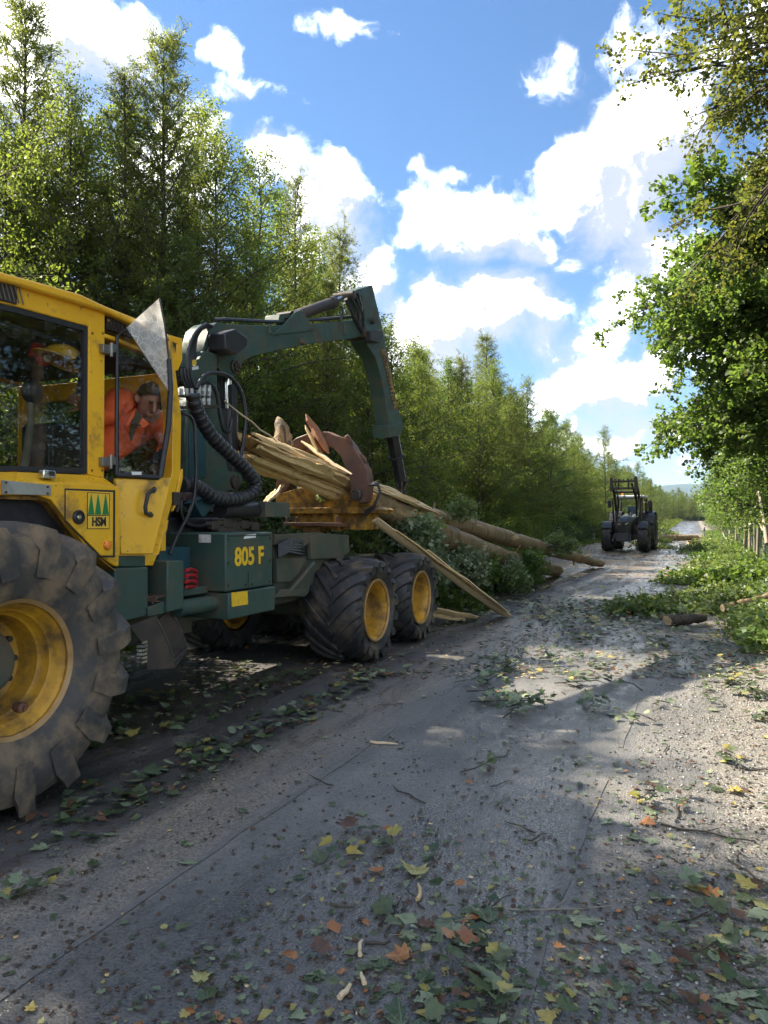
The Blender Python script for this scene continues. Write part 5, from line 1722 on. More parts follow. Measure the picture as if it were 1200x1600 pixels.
    for i, (off, ln) in enumerate(((-.030, .075), (-.010, .085), (.011, .080), (.031, .062))):
        b = pm + sdv * off - fd * .01
        JJ = {'a': (b, .011, .011), 'b': (b + fd * ln * .5 + Vector((.012, 0, .0)), .0105, .0105), 'c': (b + fd * ln * .85 - Vector((.012, 0, 0)), .0095, .0095), 'd': (b + fd * ln * .85 - Vector((.040, 0, 0)) - fd * .012, .008, .008)}
        fm = skinned('finger', JJ, [('a', 'b'), ('b', 'c'), ('c', 'd')], 1)
        fm.materials.append(M['skin'])
        link(bpy.data.objects.new('finger', fm), o)
    b = pm - sdv * .035 - fd * .03
    fm = skinned('thumb', {'a': (b, .013, .013), 'b': (b - sdv * .035 + fd * .03, .012, .012), 'c': (b - sdv * .045 + fd * .06 - Vector((.015, 0, 0)), .010, .010)}, [('a', 'b'), ('b', 'c')], 1)
    fm.materials.append(M['skin'])
    link(bpy.data.objects.new('thumb', fm), o)
    # left hand on the door latch: dark glove fingers
    w, pm = J['l_wrist'][0], J['l_palm'][0]
    fd = (pm - w).normalized()
    for i in range(4):
        b = pm + Vector((0, 0, .028 - i * .019))
        fm = skinned('gloved_finger', {'a': (b, .013, .013), 'b': (b + fd * .04, .012, .012), 'c': (b + fd * .05 + Vector((.03, 0, -.004)), .011, .011)}, [('a', 'b'), ('b', 'c')], 1)
        fm.materials.append(M['dark_cloth'])
        link(bpy.data.objects.new('gloved_finger', fm), o)
    b = pm + Vector((0, 0, .04))
    fm = skinned('gloved_thumb', {'a': (b, .015, .015), 'b': (b + fd * .03 + Vector((0, 0, .03)), .013, .013)}, [('a', 'b')], 1)
    fm.materials.append(M['dark_cloth'])
    link(bpy.data.objects.new('gloved_thumb', fm), o)
    # open jacket front: dark strip of shirt, collar, chest pocket, sleeve hem
    mb = MB()
    X = -3.80
    mb.slab([px(212, 640, X), px(222, 652, X + .02), px(214, 668, X + .02), px(206, 690, X), px(203, 676, X), px(207, 655, X)], (-.02, 0, 0))
    mb.build('shirt', M['shirt'], o, bevel=.006)
    mb = MB()
    mb.slab([px(206, 645, X + .02), px(212, 639, X + .02), px(210, 650, X + .03), px(199, 667, X + .03), px(196, 662, X + .02)], (-.02, 0, 0))
    mb.slab([px(222, 652, X + .02), px(234, 662, X + .03), px(226, 668, X + .03), px(215, 668, X + .02)], (-.02, 0, 0))
    mb.build('collar', M['hivis'], o, bevel=.006)
    mb = MB().tube([px(210, 662, X + .04), px(219, 665, X + .04)], .008, 6)
    mb.build('pocket_zip', M['dark_cloth'], o)
make_person()

# helmet hanging by the front window, with ear muff; a red ear defender beside it
c = on_x(100, 566, -3.80)
H = MB()
vs, fs = [], []
nu, nv = 28, 9
ax_u = Vector((0, .28, .96)).normalized(); ax_f = Vector((0, -.96, .28)).normalized(); ax_s = Vector((1, 0, 0))
for i in range(nv + 1):
    th = math.pi * .5 * i / nv
    for j in range(nu):
        ph = 2 * math.pi * j / nu
        vs.append(c + ax_u * (.115 * math.cos(th)) + (ax_f * math.cos(ph) * .155 + ax_s * math.sin(ph) * .125) * math.sin(th))
for i in range(nv):
    for j in range(nu): fs.append((i * nu + j, i * nu + (j + 1) % nu, (i + 1) * nu + (j + 1) % nu, (i + 1) * nu + j))
H.add(vs, fs)
brim = [c + ax_f * (.155 * math.cos(a)) + ax_s * (.125 * math.sin(a)) for a in np.linspace(-1.3, 1.3, 9)]
brim2 = [c + ax_f * (.235 * math.cos(a) + .0) + ax_s * (.135 * math.sin(a)) - ax_u * .02 for a in np.linspace(1.3, -1.3, 9)]
H.slab(brim + brim2, ax_u * -.006)
ho = H.build('safety_helmet', M['helmet'], bevel=0, smooth=50)
tag(ho, 'yellow safety helmet with black ear muff hanging inside the cab window', 'helmet')
m_ = MB().ball(c + ax_s * .125 - ax_u * .0 + ax_f * -.02, .03, .045, .05).tube([c + ax_s * .13 - ax_f * .02, c + ax_s * .14 + ax_u * .09], .006, 6)
m_.build('ear_muff', M['black'], ho)
m_ = MB().tube([c - ax_f * .06 - ax_u * .02 + ax_s * .11, c - ax_f * .08 - ax_u * .10 + ax_s * .10, c - ax_f * .10 - ax_u * .19 + ax_s * .08], [.022, .026, .02], 8)
m_.build('neck_strap', M['bark'], ho)
c = on_x(66, 560, -3.88)
m_ = MB().ball(c + Vector((0, 0, .0)), .035, .05, .05).tube([c + Vector((0, -.09, .0)), c + Vector((0, -.06, .075)), c + Vector((0, .02, .10)), c + Vector((0, .10, .07))], .018, 8)
ro = m_.build('ear_defender', M['red'])
tag(ro, 'small red ear defender hanging beside the yellow helmet in the cab', 'ear defender')
MB().lathe([(.026, .0), (.022, .012), (.001, .014)], c + Vector((.034, 0, 0)), 'x', 14).build('cushion', M['white'], ro)

# ------------------------------------------------------------------ trunks on the bunk
def log_obj(pts, radii, seed, label, name='tree_trunk', mat='log_bark', endmat='wood_pale', rough=.11, group=None, parent=None, n=18):
    r = np.random.default_rng(seed)
    P = np.array([tuple(p) for p in pts], float)
    s = np.linspace(0, len(P) - 1, 40)
    i = np.minimum(s.astype(int), len(P) - 2); f = (s - i)[:, None]
    Q = P[i] * (1 - f) + P[i + 1] * f
    R = np.interp(s, np.arange(len(P)), radii)
    Q[1:-1] += r.normal(size=(38, 3)) * .010
    T = nrm(np.gradient(Q, axis=0)); A = nrm(np.cross(T, np.array([0, 0, 1.]))); B_ = np.cross(T, A)
    a = np.arange(n) * 2 * np.pi / n
    ov = 1 + r.normal(size=(40, n)) * rough * .35 + np.sin(a * 2 + r.uniform(0, 6))[None] * .05 + np.sin(s * 2.1)[:, None] * .03
    V = Q[:, None] + (A[:, None] * np.cos(a)[None, :, None] + B_[:, None] * np.sin(a)[None, :, None]) * (R[:, None] * ov)[:, :, None]
    mb = MB()
    vs = [Vector(v) for v in V.reshape(-1, 3)]
    fs = [(k * n + j, k * n + (j + 1) % n, (k + 1) * n + (j + 1) % n, (k + 1) * n + j) for k in range(39) for j in range(n)]
    mb.add(vs, fs)
    c0, c1 = len(vs), len(vs) + 1
    mb.v += [tuple(Q[0]), tuple(Q[-1])]
    e = [(c0, j, (j + 1) % n) for j in range(n)] + [(c1, 39 * n + (j + 1) % n, 39 * n + j) for j in range(n)]
    mb.f += e; mb.m += [1] * len(e)
    o = mb.build(name, [M[mat], M[endmat]], parent, smooth=45)
    if label: tag(o, label, 'tree trunk', group)
    return o, Q, R

def stub(mb, p, d, ln, r): mb.tube([p, p + d * ln * .6, p + d * ln], [r, r * .8, r * .6], 7)
def splinter(P, Q, w, t, seed, name, parent, mat='wood', taper=.4):
    """long riven strip with a ragged section and feathered ends"""
    r = random.Random(seed)
    P, Q = Vector(P), Vector(Q)
    d = (Q - P); L = d.length; d.normalize()
    sd = d.cross(Vector((0, 0, 1))).normalized(); up = sd.cross(d)
    roll = r.uniform(-.7, .7)
    a, b = sd * math.cos(roll) + up * math.sin(roll), up * math.cos(roll) - sd * math.sin(roll)
    k = 7
    vs, fs = [], []
    for i in range(k):
        f = i / (k - 1)
        sc = 1 - (1 - taper) * abs(2 * f - 1) ** 3
        c = P + d * L * f + sd * r.uniform(-.012, .012) + up * r.uniform(-.012, .012)
        for (x, y) in ((-1, -.6), (-.3, -1), (1, -.5), (.8, .7), (.1, 1), (-.9, .6)):
            vs.append(c + a * x * w * .5 * sc * r.uniform(.8, 1.15) + b * y * t * .5 * sc * r.uniform(.75, 1.2))
    for i in range(k - 1):
        for j in range(6): fs.append((i * 6 + j, i * 6 + (j + 1) % 6, (i + 1) * 6 + (j + 1) % 6, (i + 1) * 6 + j))
    fs.append(tuple(range(5, -1, -1))); fs.append(tuple((k - 1) * 6 + j for j in range(6)))
    return MB().add(vs, fs).build(name, M[mat], parent, smooth=22)

# near trunk: riven wood from the crane to the bunk, bark from there down to the road
e1 = Vector((-3.58, 20.6, .14)); s1 = Vector((-4.28, 8.5, 2.02))
t1, Q1, R1 = log_obj([s1] + [Vector((*s1.lerp(e1, f).xy, z)) for f, z in ((.14, 1.66), (.27, 1.35), (.5, .88), (.75, .46))] + [e1], [.17, .20, .215, .205, .19, .15], 5, 'nearer broken trunk, split open on the machine and running down to the road')
r = random.Random(12)
head = Vector((-4.42, 6.2, 2.38))
n_s = 0
# the riven butt: one torn trunk, grooved along the grain, its strands ending at different lengths
def riven_butt():
    rn = np.random.default_rng(3)
    n, k = 54, 26
    A_, B_ = head, Vector((-4.24, 8.9, 1.93))
    d = (B_ - A_).normalized(); sd = d.cross(Vector((0, 0, 1))).normalized(); up = sd.cross(d)
    groove = 1 + rn.normal(size=n) * .13
    groove[rn.integers(0, n, 12)] *= .72
    e0, e1_ = rn.uniform(-.12, .22, n), rn.uniform(-.10, .05, n)
    L_ = (B_ - A_).length
    vs, fs = [], []
    for q in range(k):
        f = q / (k - 1)
        wob = rn.normal(size=n) * .022
        for m_ in range(n):
            a = 2 * math.pi * m_ / n
            rx, rz = .27 * (1 - f) + .20 * f, .155 * (1 - f) + .14 * f
            g = groove[m_] + wob[m_]
            x = f * L_ + (e0[m_] if q == 0 else e1_[m_] if q == k - 1 else 0)
            p = A_ + d * x + sd * (math.cos(a) * rx * g) + up * (math.sin(a) * rz * g)
            vs.append(p)
    for q in range(k - 1):
        for m_ in range(n): fs.append((q * n + m_, q * n + (m_ + 1) % n, (q + 1) * n + (m_ + 1) % n, (q + 1) * n + m_))
    c0 = len(vs); vs += [A_ + d * .25, B_ - d * .2]
    for m_ in range(n): fs += [(c0, (m_ + 1) % n, m_), (c0 + 1, (k - 1) * n + m_, (k - 1) * n + (m_ + 1) % n)]
    MB().add(vs, fs).build('riven_butt', M['wood'], t1, smooth=18)
riven_butt()
for i in range(34):
    a = r.uniform(-.3, 3.6) if i % 4 else r.uniform(0, 6.28); q = r.uniform(.85, 1.12)
    o1 = Vector((math.cos(a) * .27 * q, 0, math.sin(a) * .17 * q))
    o2 = Vector((math.cos(a) * .20 * q, 0, math.sin(a) * .15 * q))
    f0 = r.uniform(-.03, .45); f1 = min(1.1, f0 + r.uniform(.3, .75))
    A_, B_ = head, Vector((-4.24, 8.75, 1.96))
    p = A_.lerp(B_, f0) + o1.lerp(o2, max(0, f0)) * 1.0; q_ = A_.lerp(B_, f1) + o1.lerp(o2, min(1, f1)) * r.uniform(.95, 1.25)
    splinter(p, q_, r.uniform(.07, .20), r.uniform(.03, .08), 100 + i, 'splinter', t1, 'wood' if r.random() < .75 else 'wood_pale')
for i in range(30):      # riven strips lying along the bark beyond the bunk
    f0 = r.uniform(0, .10); f1 = f0 + r.uniform(.08, .2)
    a = r.uniform(.2, 2.9)
    rr = .20
    off = Vector((math.cos(a) * rr, 0, math.sin(a) * rr))
    splinter(s1.lerp(e1, f0) + off, s1.lerp(e1, f1) + off * 1.12, r.uniform(.06, .13), r.uniform(.02, .05), 300 + i, 'splinter', t1, 'wood' if i % 3 else 'wood_pale')
# far trunk
s2 = Vector((-4.75, 8.3, 2.06)); e2 = Vector((-2.86, 24.6, .13))
t2, Q2, R2 = log_obj([s2, s2.lerp(e2, .3) + Vector((0, 0, .02)), s2.lerp(e2, .7), e2], [.16, .185, .165, .125], 6, 'farther trunk lying across the bunk, its thin end reaching furthest along the road')
for i in range(11):
    k = r.randrange(6, 38)
    d = Vector((r.uniform(-1, 1), r.uniform(-.2, .6), r.uniform(-.6, 1))).normalized()
    mb = MB(); stub(mb, Vector(Q2[k]) + d * R2[k] * .8, d, r.uniform(.12, .3), r.uniform(.018, .035))
    mb.build('branch_stub', M['log_bark'], t2)
for i in range(9):
    k = r.randrange(4, 36)
    d = Vector((r.uniform(-1, 1), r.uniform(-.2, .6), r.uniform(-.2, 1))).normalized()
    mb = MB(); stub(mb, Vector(Q1[k]) + d * R1[k] * .8, d, r.uniform(.12, .28), r.uniform(.018, .04))
    mb.build('branch_stub', M['log_bark'], t1)
for i in range(12):
    f0 = r.uniform(0, .08); f1 = f0 + r.uniform(.06, .25)
    off = Vector((r.uniform(-.15, .15), 0, .14 + r.uniform(0, .05)))
    splinter(s2.lerp(e2, f0) + off, s2.lerp(e2, f1) + off, r.uniform(.04, .09), r.uniform(.015, .03), 400 + i, 'splinter', t2, 'wood')

# the long riven board leaning from the bunk to the road
pA, pB = Vector((-3.72, 8.22, 1.60)), on_g(795, 962, .03)
bd = MB()
dv = (pB - pA).normalized(); sdv = dv.cross(Vector((0, 0, 1))).normalized(); upv = sdv.cross(dv)
brd = None
for i, (o, w, t, f0, f1, mt) in enumerate(((0, .11, .05, 0, 1, 'wood_pale'), (-.075, .09, .045, .05, .995, 'wood'), (.07, .07, .04, .1, .93, 'wood'), (-.13, .06, .03, .25, .97, 'wood'), (.10, .05, .03, .3, .86, 'wood_pale'))):
    s = pA.lerp(pB, f0) + sdv * o * .7 + upv * (.012 * i); e = pA.lerp(pB, f1) + sdv * o * 1.25
    x = splinter(s, e, w * 1.35, t, 500 + i, 'riven_board' if brd is None else 'splinter', brd, mt, .8)
    if brd is None:
        brd = x; tag(brd, 'long pale riven board leaning from the bunk down onto the road behind the rear wheel', 'split board')
for i, (a, b, lb) in enumerate(((( -3.75, 9.6, .35), (-3.15, 10.9, .05), 'short split stick lying behind the rear wheel under the leaning board'),
                                ((-3.9, 9.9, .22), (-3.3, 10.7, .04), 'thinner split stick beside the short one behind the rear wheel'))):
    x = splinter(a, b, .11, .05, 520 + i, 'split_stick', None, 'wood', .7); tag(x, lb, 'split wood')
x = splinter(on_y(514, 708, 7.98), on_y(479, 647, 8.05), .13, .07, 540, 'wood_shard', None, 'wood_red', .22)
tag(x, 'red-brown wood shard sticking up beside the rusty clam jaw', 'wood shard')
splinter(on_y(504, 712, 8.02), on_y(487, 668, 8.08), .08, .05, 541, 'shard_piece', x, 'wood_red', .2)
splinter(on_y(498, 708, 7.95), on_y(476, 664, 8.0), .06, .04, 542, 'shard_piece', x, 'wood', .2)
x = splinter(on_y(548, 742, 7.9), on_y(470, 690, 8.0), .07, .035, 543, 'wood_strip', None, 'wood_pale', .4)
tag(x, 'narrow pale strip lying on top of the splintered trunk by the clam jaw', 'split wood')
# knotty stump chunk on top
mb = MB()
cpt = on_y(441, 682, 7.6)
rr = random.Random(8)
mb.tube([cpt + Vector((-.02, .0, -.10)), cpt + Vector((0, 0, .0)), cpt + Vector((.0, 0, .10)), cpt + Vector((-.05, 0, .19)), cpt + Vector((-.08, .02, .25))], [.13, .10, .09, .06, .015], 9)
for i in range(7):
    a = rr.uniform(0, 6.28)
    mb.ball(cpt + Vector((math.cos(a) * .09, math.sin(a) * .05, rr.uniform(-.13, .05))), .06, .05, .06, 8, 6)
x = mb.build('stump_chunk', M['log_bark'], smooth=60)
tag(x, 'torn pinkish stump chunk lying on the splintered trunk', 'wood chunk')
x = splinter(on_x(372, 700, -4.0), on_x(352, 618, -4.05), .022, .018, 550, 'loose_strip', None, 'wood_pale', .8)
x2 = splinter(on_x(350, 627, -4.06), on_x(432, 690, -4.06), .022, .016, 551, 'loose_strip', None, 'wood_pale', .6)
bpy.data.objects.remove(x)
tag(x2, 'thin springy wood strip sticking out behind the crane column', 'split wood')
x = splinter(on_y(418, 784, 7.3), on_y(444, 757, 7.35), .07, .04, 552, 'broken_board', None, 'wood_pale', .9)
tag(x, 'short white broken board standing in front of the yellow bunk', 'split wood')
x = splinter(on_y(412, 784, 7.5), on_y(432, 766, 7.6), .16, .04, 553, 'bark_slab', None, 'wood', .6)
tag(x, 'brown slab of wood propped behind the short white board', 'split wood')

# ------------------------------------------------------------------ tractor with a front loader
def tractor(loc, rz):
    T = empty('tractor', (0, 0, 0), 'dark tractor with raised front loader coming along the road', 'tractor')
    dk = surf('dark_tractor_paint', (.020, .020, .022), (.030, .029, .030), 4, .4, dirt=(.07, .06, .045), dirt_amt=.3, coat=.2)
    def wheel(x, y, R, W, rr, nl):
        f = 1 if x > 0 else -1
        mb = MB().lathe([(rr * .96, W * .36), (rr * .9, W * .3), (rr * .8, .06), (rr * .4, .03), (rr * .38, W * .3), (.001, W * .3)], (0, 0, 0), 'x', 32)
        mb.lathe([(rr * .96, W * .36), (rr * .96, -W * .36)], (0, 0, 0), 'x', 32)
        w = shift(mb, (x, y, R), f).build('wheel', dk, T)
        shift(tyre_mesh(R - .04, W, rr, nl, .045, .06, .5, .08, .07), (x, y, R), f).build('tyre', M['rubber'], w, smooth=32)
    for s in (-1, 1):
        wheel(s * .98, 0, .72, .54, .36, 16)
        wheel(s * .96, 2.75, .95, .68, .50, 18)
    # hood: narrow nose, rounded shoulders
    mb = MB()
    def sec(y, w, z0, z1, sh):
        return [(-w, y, z0), (w, y, z0), (w, y, z1 - sh), (w * .72, y, z1 - sh * .3), (w * .3, y, z1), (-w * .3, y, z1), (-w * .72, y, z1 - sh * .3), (-w, y, z1 - sh)]
    S = [sec(-.95, .30, .95, 1.52, .16), (sec(-.75, .40, .85, 1.66, .18)), sec(.2, .44, .85, 1.78, .16), sec(1.35, .48, .85, 1.92, .14)]
    vs = [p for s in S for p in s]
    fs = [(i * 8 + j, i * 8 + (j + 1) % 8, (i + 1) * 8 + (j + 1) % 8, (i + 1) * 8 + j) for i in range(3) for j in range(8)]
    fs += [tuple(range(7, -1, -1)), tuple(24 + j for j in range(8))]
    mb.add(vs, fs)
    hood = mb.build('hood', dk, T, bevel=.02)
    mb = MB()
    for z in np.arange(1.02, 1.40, .06): mb.box(-.24, .24, -.975, -.95, z, z + .025)
    mb.build('radiator_grille', M['grille'], hood)
    for s in (-1, 1):
        mb = MB().slab([(s * .10, -.97, 1.30), (s * .29, -.975, 1.36), (s * .29, -.975, 1.47), (s * .12, -.985, 1.42)], (0, .02, 0))
        mb.build('headlight', M['chrome'], hood)
    mb = MB().box(-.38, .38, -1.25, -.95, .55, .95).box(-.30, .30, -.9, 1.6, .55, .9).box(-.75, .75, -.12, .12, .62, .84).box(-.8, .8, 2.6, 2.9, .8, 1.1).box(-.45, .45, 1.4, 3.0, .6, 1.2)
    mb.build('chassis', M['dark_steel'], T, bevel=.02)
    for s in (-1, 1):
        mb = MB()
        pts = [(.62 * math.cos(a) * 1.25, .80 * math.sin(a) * 1.0 + .72) for a in np.linspace(.25, 2.5, 9)]
        for k in range(8):
            (a0, b0), (a1, b1) = pts[k], pts[k + 1]
            mb.slab([(s * .72, a0, b0 - .02), (s * .72, a1, b1 - .02), (s * 1.24, a1, b1 - .02), (s * 1.24, a0, b0 - .02)], (0, 0, .025))
        mb.build('front_fender', M['black'], T)
        mb = MB()
        pts = [(1.06 * math.cos(a) + 2.75, 1.08 * math.sin(a) + .95) for a in np.linspace(.6, 2.7, 10)]
        for k in range(9):
            (a0, b0), (a1, b1) = pts[k], pts[k + 1]
            mb.slab([(s * .60, a0, b0), (s * .60, a1, b1), (s * 1.27, a1, b1), (s * 1.27, a0, b0)], (0, 0, .03))
        mb.build('rear_fender', dk, T)
    # cab
    mb = MB()
    for s in (-1, 1):
        mb.tube([(s * .66, 1.45, 1.3), (s * .70, 1.35, 1.9), (s * .66, 1.55, 2.72)], .045, 8)
        mb.tube([(s * .78, 2.95, 1.5), (s * .74, 2.95, 2.72)], .045, 8)
        mb.tube([(s * .80, 2.2, 1.3), (s * .74, 2.2, 2.72)], .035, 8)
    mb.box(-.72, .72, 1.36, 1.46, 1.30, 1.75)
    cb_ = mb.build('cab_frame', dk, T)
    MB().box(-.82, .82, 1.38, 3.12, 2.70, 2.86).build('cab_roof', surf('pale_roof', (.55, .57, .58), (.48, .5, .5), 4, .35), T, bevel=.06, segs=3)
    MB().slab([(-.64, 1.42, 1.78), (.64, 1.42, 1.78), (.62, 1.55, 2.68), (-.62, 1.55, 2.68)], (0, .008, 0)).build('windscreen', M['glass'], cb_)
    MB().slab([(-.72, 2.98, 1.78), (.72, 2.98, 1.78), (.70, 2.98, 2.68), (-.70, 2.98, 2.68)], (0, .008, 0)).build('rear_window', M['glass'], cb_)
    mb = MB().box(-.27, .27, 2.3, 2.45, 1.6, 2.3).box(-.27, .27, 1.9, 2.4, 1.5, 1.65)
    mb.tube([(0, 1.6, 1.7), (0, 1.72, 1.98)], .03, 8)
    mb.lathe([(.19, -.012), (.205, 0), (.19, .012)], (0, 1.74, 2.0), 'y', 24, closed=True)
    mb.build('seat_and_wheel', M['black'], T, bevel=.03)
    for s in (-1, 1):
        mb = MB()
        mb.tube([(s * .72, 1.4, 2.5), (s * 1.12, 1.25, 2.45)], .018, 6)
        mb.box(s * 1.12 - .10, s * 1.12 + .10, 1.2, 1.27, 2.22, 2.58)
        mb.build('mirror', M['black'], T, bevel=.02)
    mb = MB()
    for s in (-1, 1):
        mb.lathe([(.075, -.06), (.075, .05), (.06, .06), (.001, .06)], (s * .95, 1.35, 1.98), 'y', 14)
    mb.box(1.0, 1.22, 1.5, 1.7, 1.95, 2.5)
    mb.build('side_gear', M['black'], T, bevel=.01)
    for s in (-1, -.45, .45, 1):
        MB().lathe([(.055, .05), (.07, -.03), (.06, -.04), (.001, -.035)], (s * .66, 1.36, 2.80), 'y', 12).build('work_light', M['alu'], T)
    MB().lathe([(.05, 0), (.055, .10), (.04, .14), (.001, .145)], (-.6, 2.6, 2.86), 'z', 12).build('beacon', M['orange_light'], T)
    mb = MB().tube([(.62, .95, 1.5), (.64, 1.0, 2.75)], .05, 10)
    mb.build('exhaust', M['dark_steel'], T)
    # loader: brackets, arms raised, parallel links, cross tubes, carrier
    mb = MB()
    for s in (-1, 1):
        mb.slab([(s * .60, 1.05, .9), (s * .60, .65, .9), (s * .60, .60, 2.0), (s * .60, .95, 2.05)], (s * .09, 0, 0))
    mb.build('loader_bracket', M['dark_steel'], T, bevel=.01)
    mb = MB()
    for s in (-1, 1):
        mb.slab([(s * .60, .72, 1.95), (s * .60, .95, 2.0), (s * .60, .42, 2.9), (s * .60, -.60, 3.50), (s * .60, -.70, 3.30), (s * .60, .16, 2.80)], (s * .11, 0, 0))
        mb.tube([(s * .74, .55, 1.25), (s * .74, .1, 2.65)], .05, 10)
        mb.tube([(s * .52, .75, 2.15), (s * .52, .2, 3.05), (s * .52, -.55, 3.62)], .035, 8)
    mb.tube([(-.62, .0, 2.98), (.62, .0, 2.98)], .06, 12)
    mb.build('loader_arms', M['dark_steel'], T, bevel=.012)
    mb = MB()
    mb.box(-.72, .72, -.80, -.66, 3.42, 3.52)
    mb.box(-.72, .72, -.84, -.70, 3.08, 3.18)
    for x in (-.68, -.30, .22, .60): mb.box(x, x + .08, -.84, -.66, 3.06, 3.60)
    mb.box(-.72, -.58, -.86, -.64, 3.0, 3.66).box(.58, .72, -.86, -.64, 3.0, 3.70)
    for x in (-.40, -.2, .0, .2, .42): mb.box(x - .03, x + .03, -.78, -.70, 3.5, 3.6)
    mb.build('tool_carrier', M['dark_steel'], T, bevel=.01)
    mb = MB()
    for i in range(4):
        x = .52 - i * .03
        mb.tube([(x, .7, 1.8), (x + .05, .4, 2.4), (x, .05, 2.9), (x - .1, -.5, 3.4)], .016, 6)
    mb.build('loader_hoses', M['hose'], T)
    mb = MB().slab([(-.30, -1.18, .55), (.30, -1.18, .55), (.36, -1.12, .95), (-.36, -1.12, .95)], (0, -.14, 0))
    for s in (-1, 1): mb.tube([(s * .40, -1.0, .9), (s * .45, -1.55, .55)], .05, 8)
    mb.build('front_weight', M['black'], T, bevel=.03)
    T.location = loc; T.rotation_euler.z = rz; T.scale = (.88, 1, 1)
    return T
tractor((-3.12, 37.2, 0), rad(-3))

# ------------------------------------------------------------------ leaves, twigs and branches torn off by the storm
MAPLE = [(0, .0), (.14, -.04), (.30, -.10), (.36, .02), (.53, .12), (.46, .24), (.37, .31), (.46, .42), (.55, .60), (.38, .58), (.27, .57), (.24, .70), (.13, .84), (0, 1.0)]
MAPLE = MAPLE + [(-x, y) for x, y in reversed(MAPLE[1:-1])]
def maple_verts(r, s=1.0, curl=.12):
    """lobed leaf, midrib first, curled a little differently each time"""
    lob = r.choice((1, 1, 1, .85, .25)); torn = r.choice((1, 1, 1, .35, .6)); wide = r.uniform(.8, 1.15)
    k1, k2, tw = r.uniform(-curl, curl * 2.2), r.uniform(-curl, curl * 1.5), r.uniform(-.2, .2)
    out = []
    for i, (x, y) in enumerate(MAPLE):
        an = 2 * math.pi * i / len(MAPLE)
        ex, ey = .30 * math.sin(an), .48 - .50 * math.cos(an)
        x, y = x * lob + ex * (1 - lob), y * lob + ey * (1 - lob)
        if x > 0: x *= torn
        x2, y2 = x * r.uniform(.86, 1.12) * wide, y * r.uniform(.92, 1.06)
        out.append((x2 * s, (y2 - .35) * s, s * (k1 * x2 * x2 * 1.6 + k2 * (y2 - .35) ** 2 + tw * x2 * (y2 - .35)) + .01 * s))
    return out
NM = len(MAPLE)
def maple_faces():
    c = NM
    return [(c, i, (i + 1) % NM) for i in range(NM)]
def leaf_mesh(name, seed, mat, curl=.14, stem=True):
    r = random.Random(seed)
    vs = maple_verts(r, 1.0, curl)
    vs.append((0, .10, .035))
    fs = maple_faces()
    if stem:
        b = len(vs)
        pts = [(0, -.36, .01), (r.uniform(-.1, .1), -.62, .05), (r.uniform(-.25, .25), -.9, .02)]
        for (x, y, z) in pts: vs += [(x - .012, y, z), (x + .012, y, z), (x, y, z + .02)]
        for i in range(2):
            for j in range(3): fs.append((b + i * 3 + j, b + i * 3 + (j + 1) % 3, b + (i + 1) * 3 + (j + 1) % 3, b + (i + 1) * 3 + j))
    me = bpy.data.meshes.new(name)
    me.from_pydata(vs, [], fs)
    me.materials.append(mat)
    me.update()
    return me

_FM = {
 'green': ([(0, (.040, .072, .028)), (.5, (.065, .100, .040)), (1, (.11, .135, .06))], (.17, .20, .12), (.05, .042, .02)),
 'pale': ([(0, (.15, .19, .12)), (.5, (.20, .25, .14)), (1, (.27, .31, .17))], (.34, .37, .24), (.11, .11, .06)),
 'yellow': ([(0, (.30, .28, .07)), (.5, (.42, .33, .08)), (1, (.33, .32, .12))], (.5, .45, .2), (.20, .12, .04)),
 'orange': ([(0, (.36, .15, .05)), (.5, (.44, .19, .06)), (1, (.26, .10, .045))], (.45, .26, .1), (.14, .06, .03)),
 'brown': ([(0, (.10, .052, .03)), (.5, (.15, .075, .042)), (1, (.08, .04, .026))], (.17, .1, .06), (.04, .025, .018))}
LC = {k: fallenmat('shed_' + k, a, False, b, c) for k, (a, b, c) in _FM.items()}
LV = {k: fallenmat('shed_veined_' + k, a, True, b, c) for k, (a, b, c) in _FM.items()}
LM = {k: [leaf_mesh('fallen_leaf', 700 + 10 * i + j, m, .18 if k in ('green', 'pale') else .30) for j in range(5)] for i, (k, m) in enumerate(LV.items())}
KN = list(LC)
lr = random.Random(77)
def put_leaf(x, y, s, col, label, group=None, rz=None, tilt=.16):
    o = bpy.data.objects.new('fallen_leaf', lr.choice(LM[col]))
    link(o)
    o.scale = (s, s, s)
    o.location = (x, y, .008 + rise(y) + s * .03)
    o.rotation_euler = (lr.uniform(-tilt, tilt), lr.uniform(-tilt, tilt), lr.uniform(0, 6.28) if rz is None else rz)
    return tag(o, label, 'leaf', group)
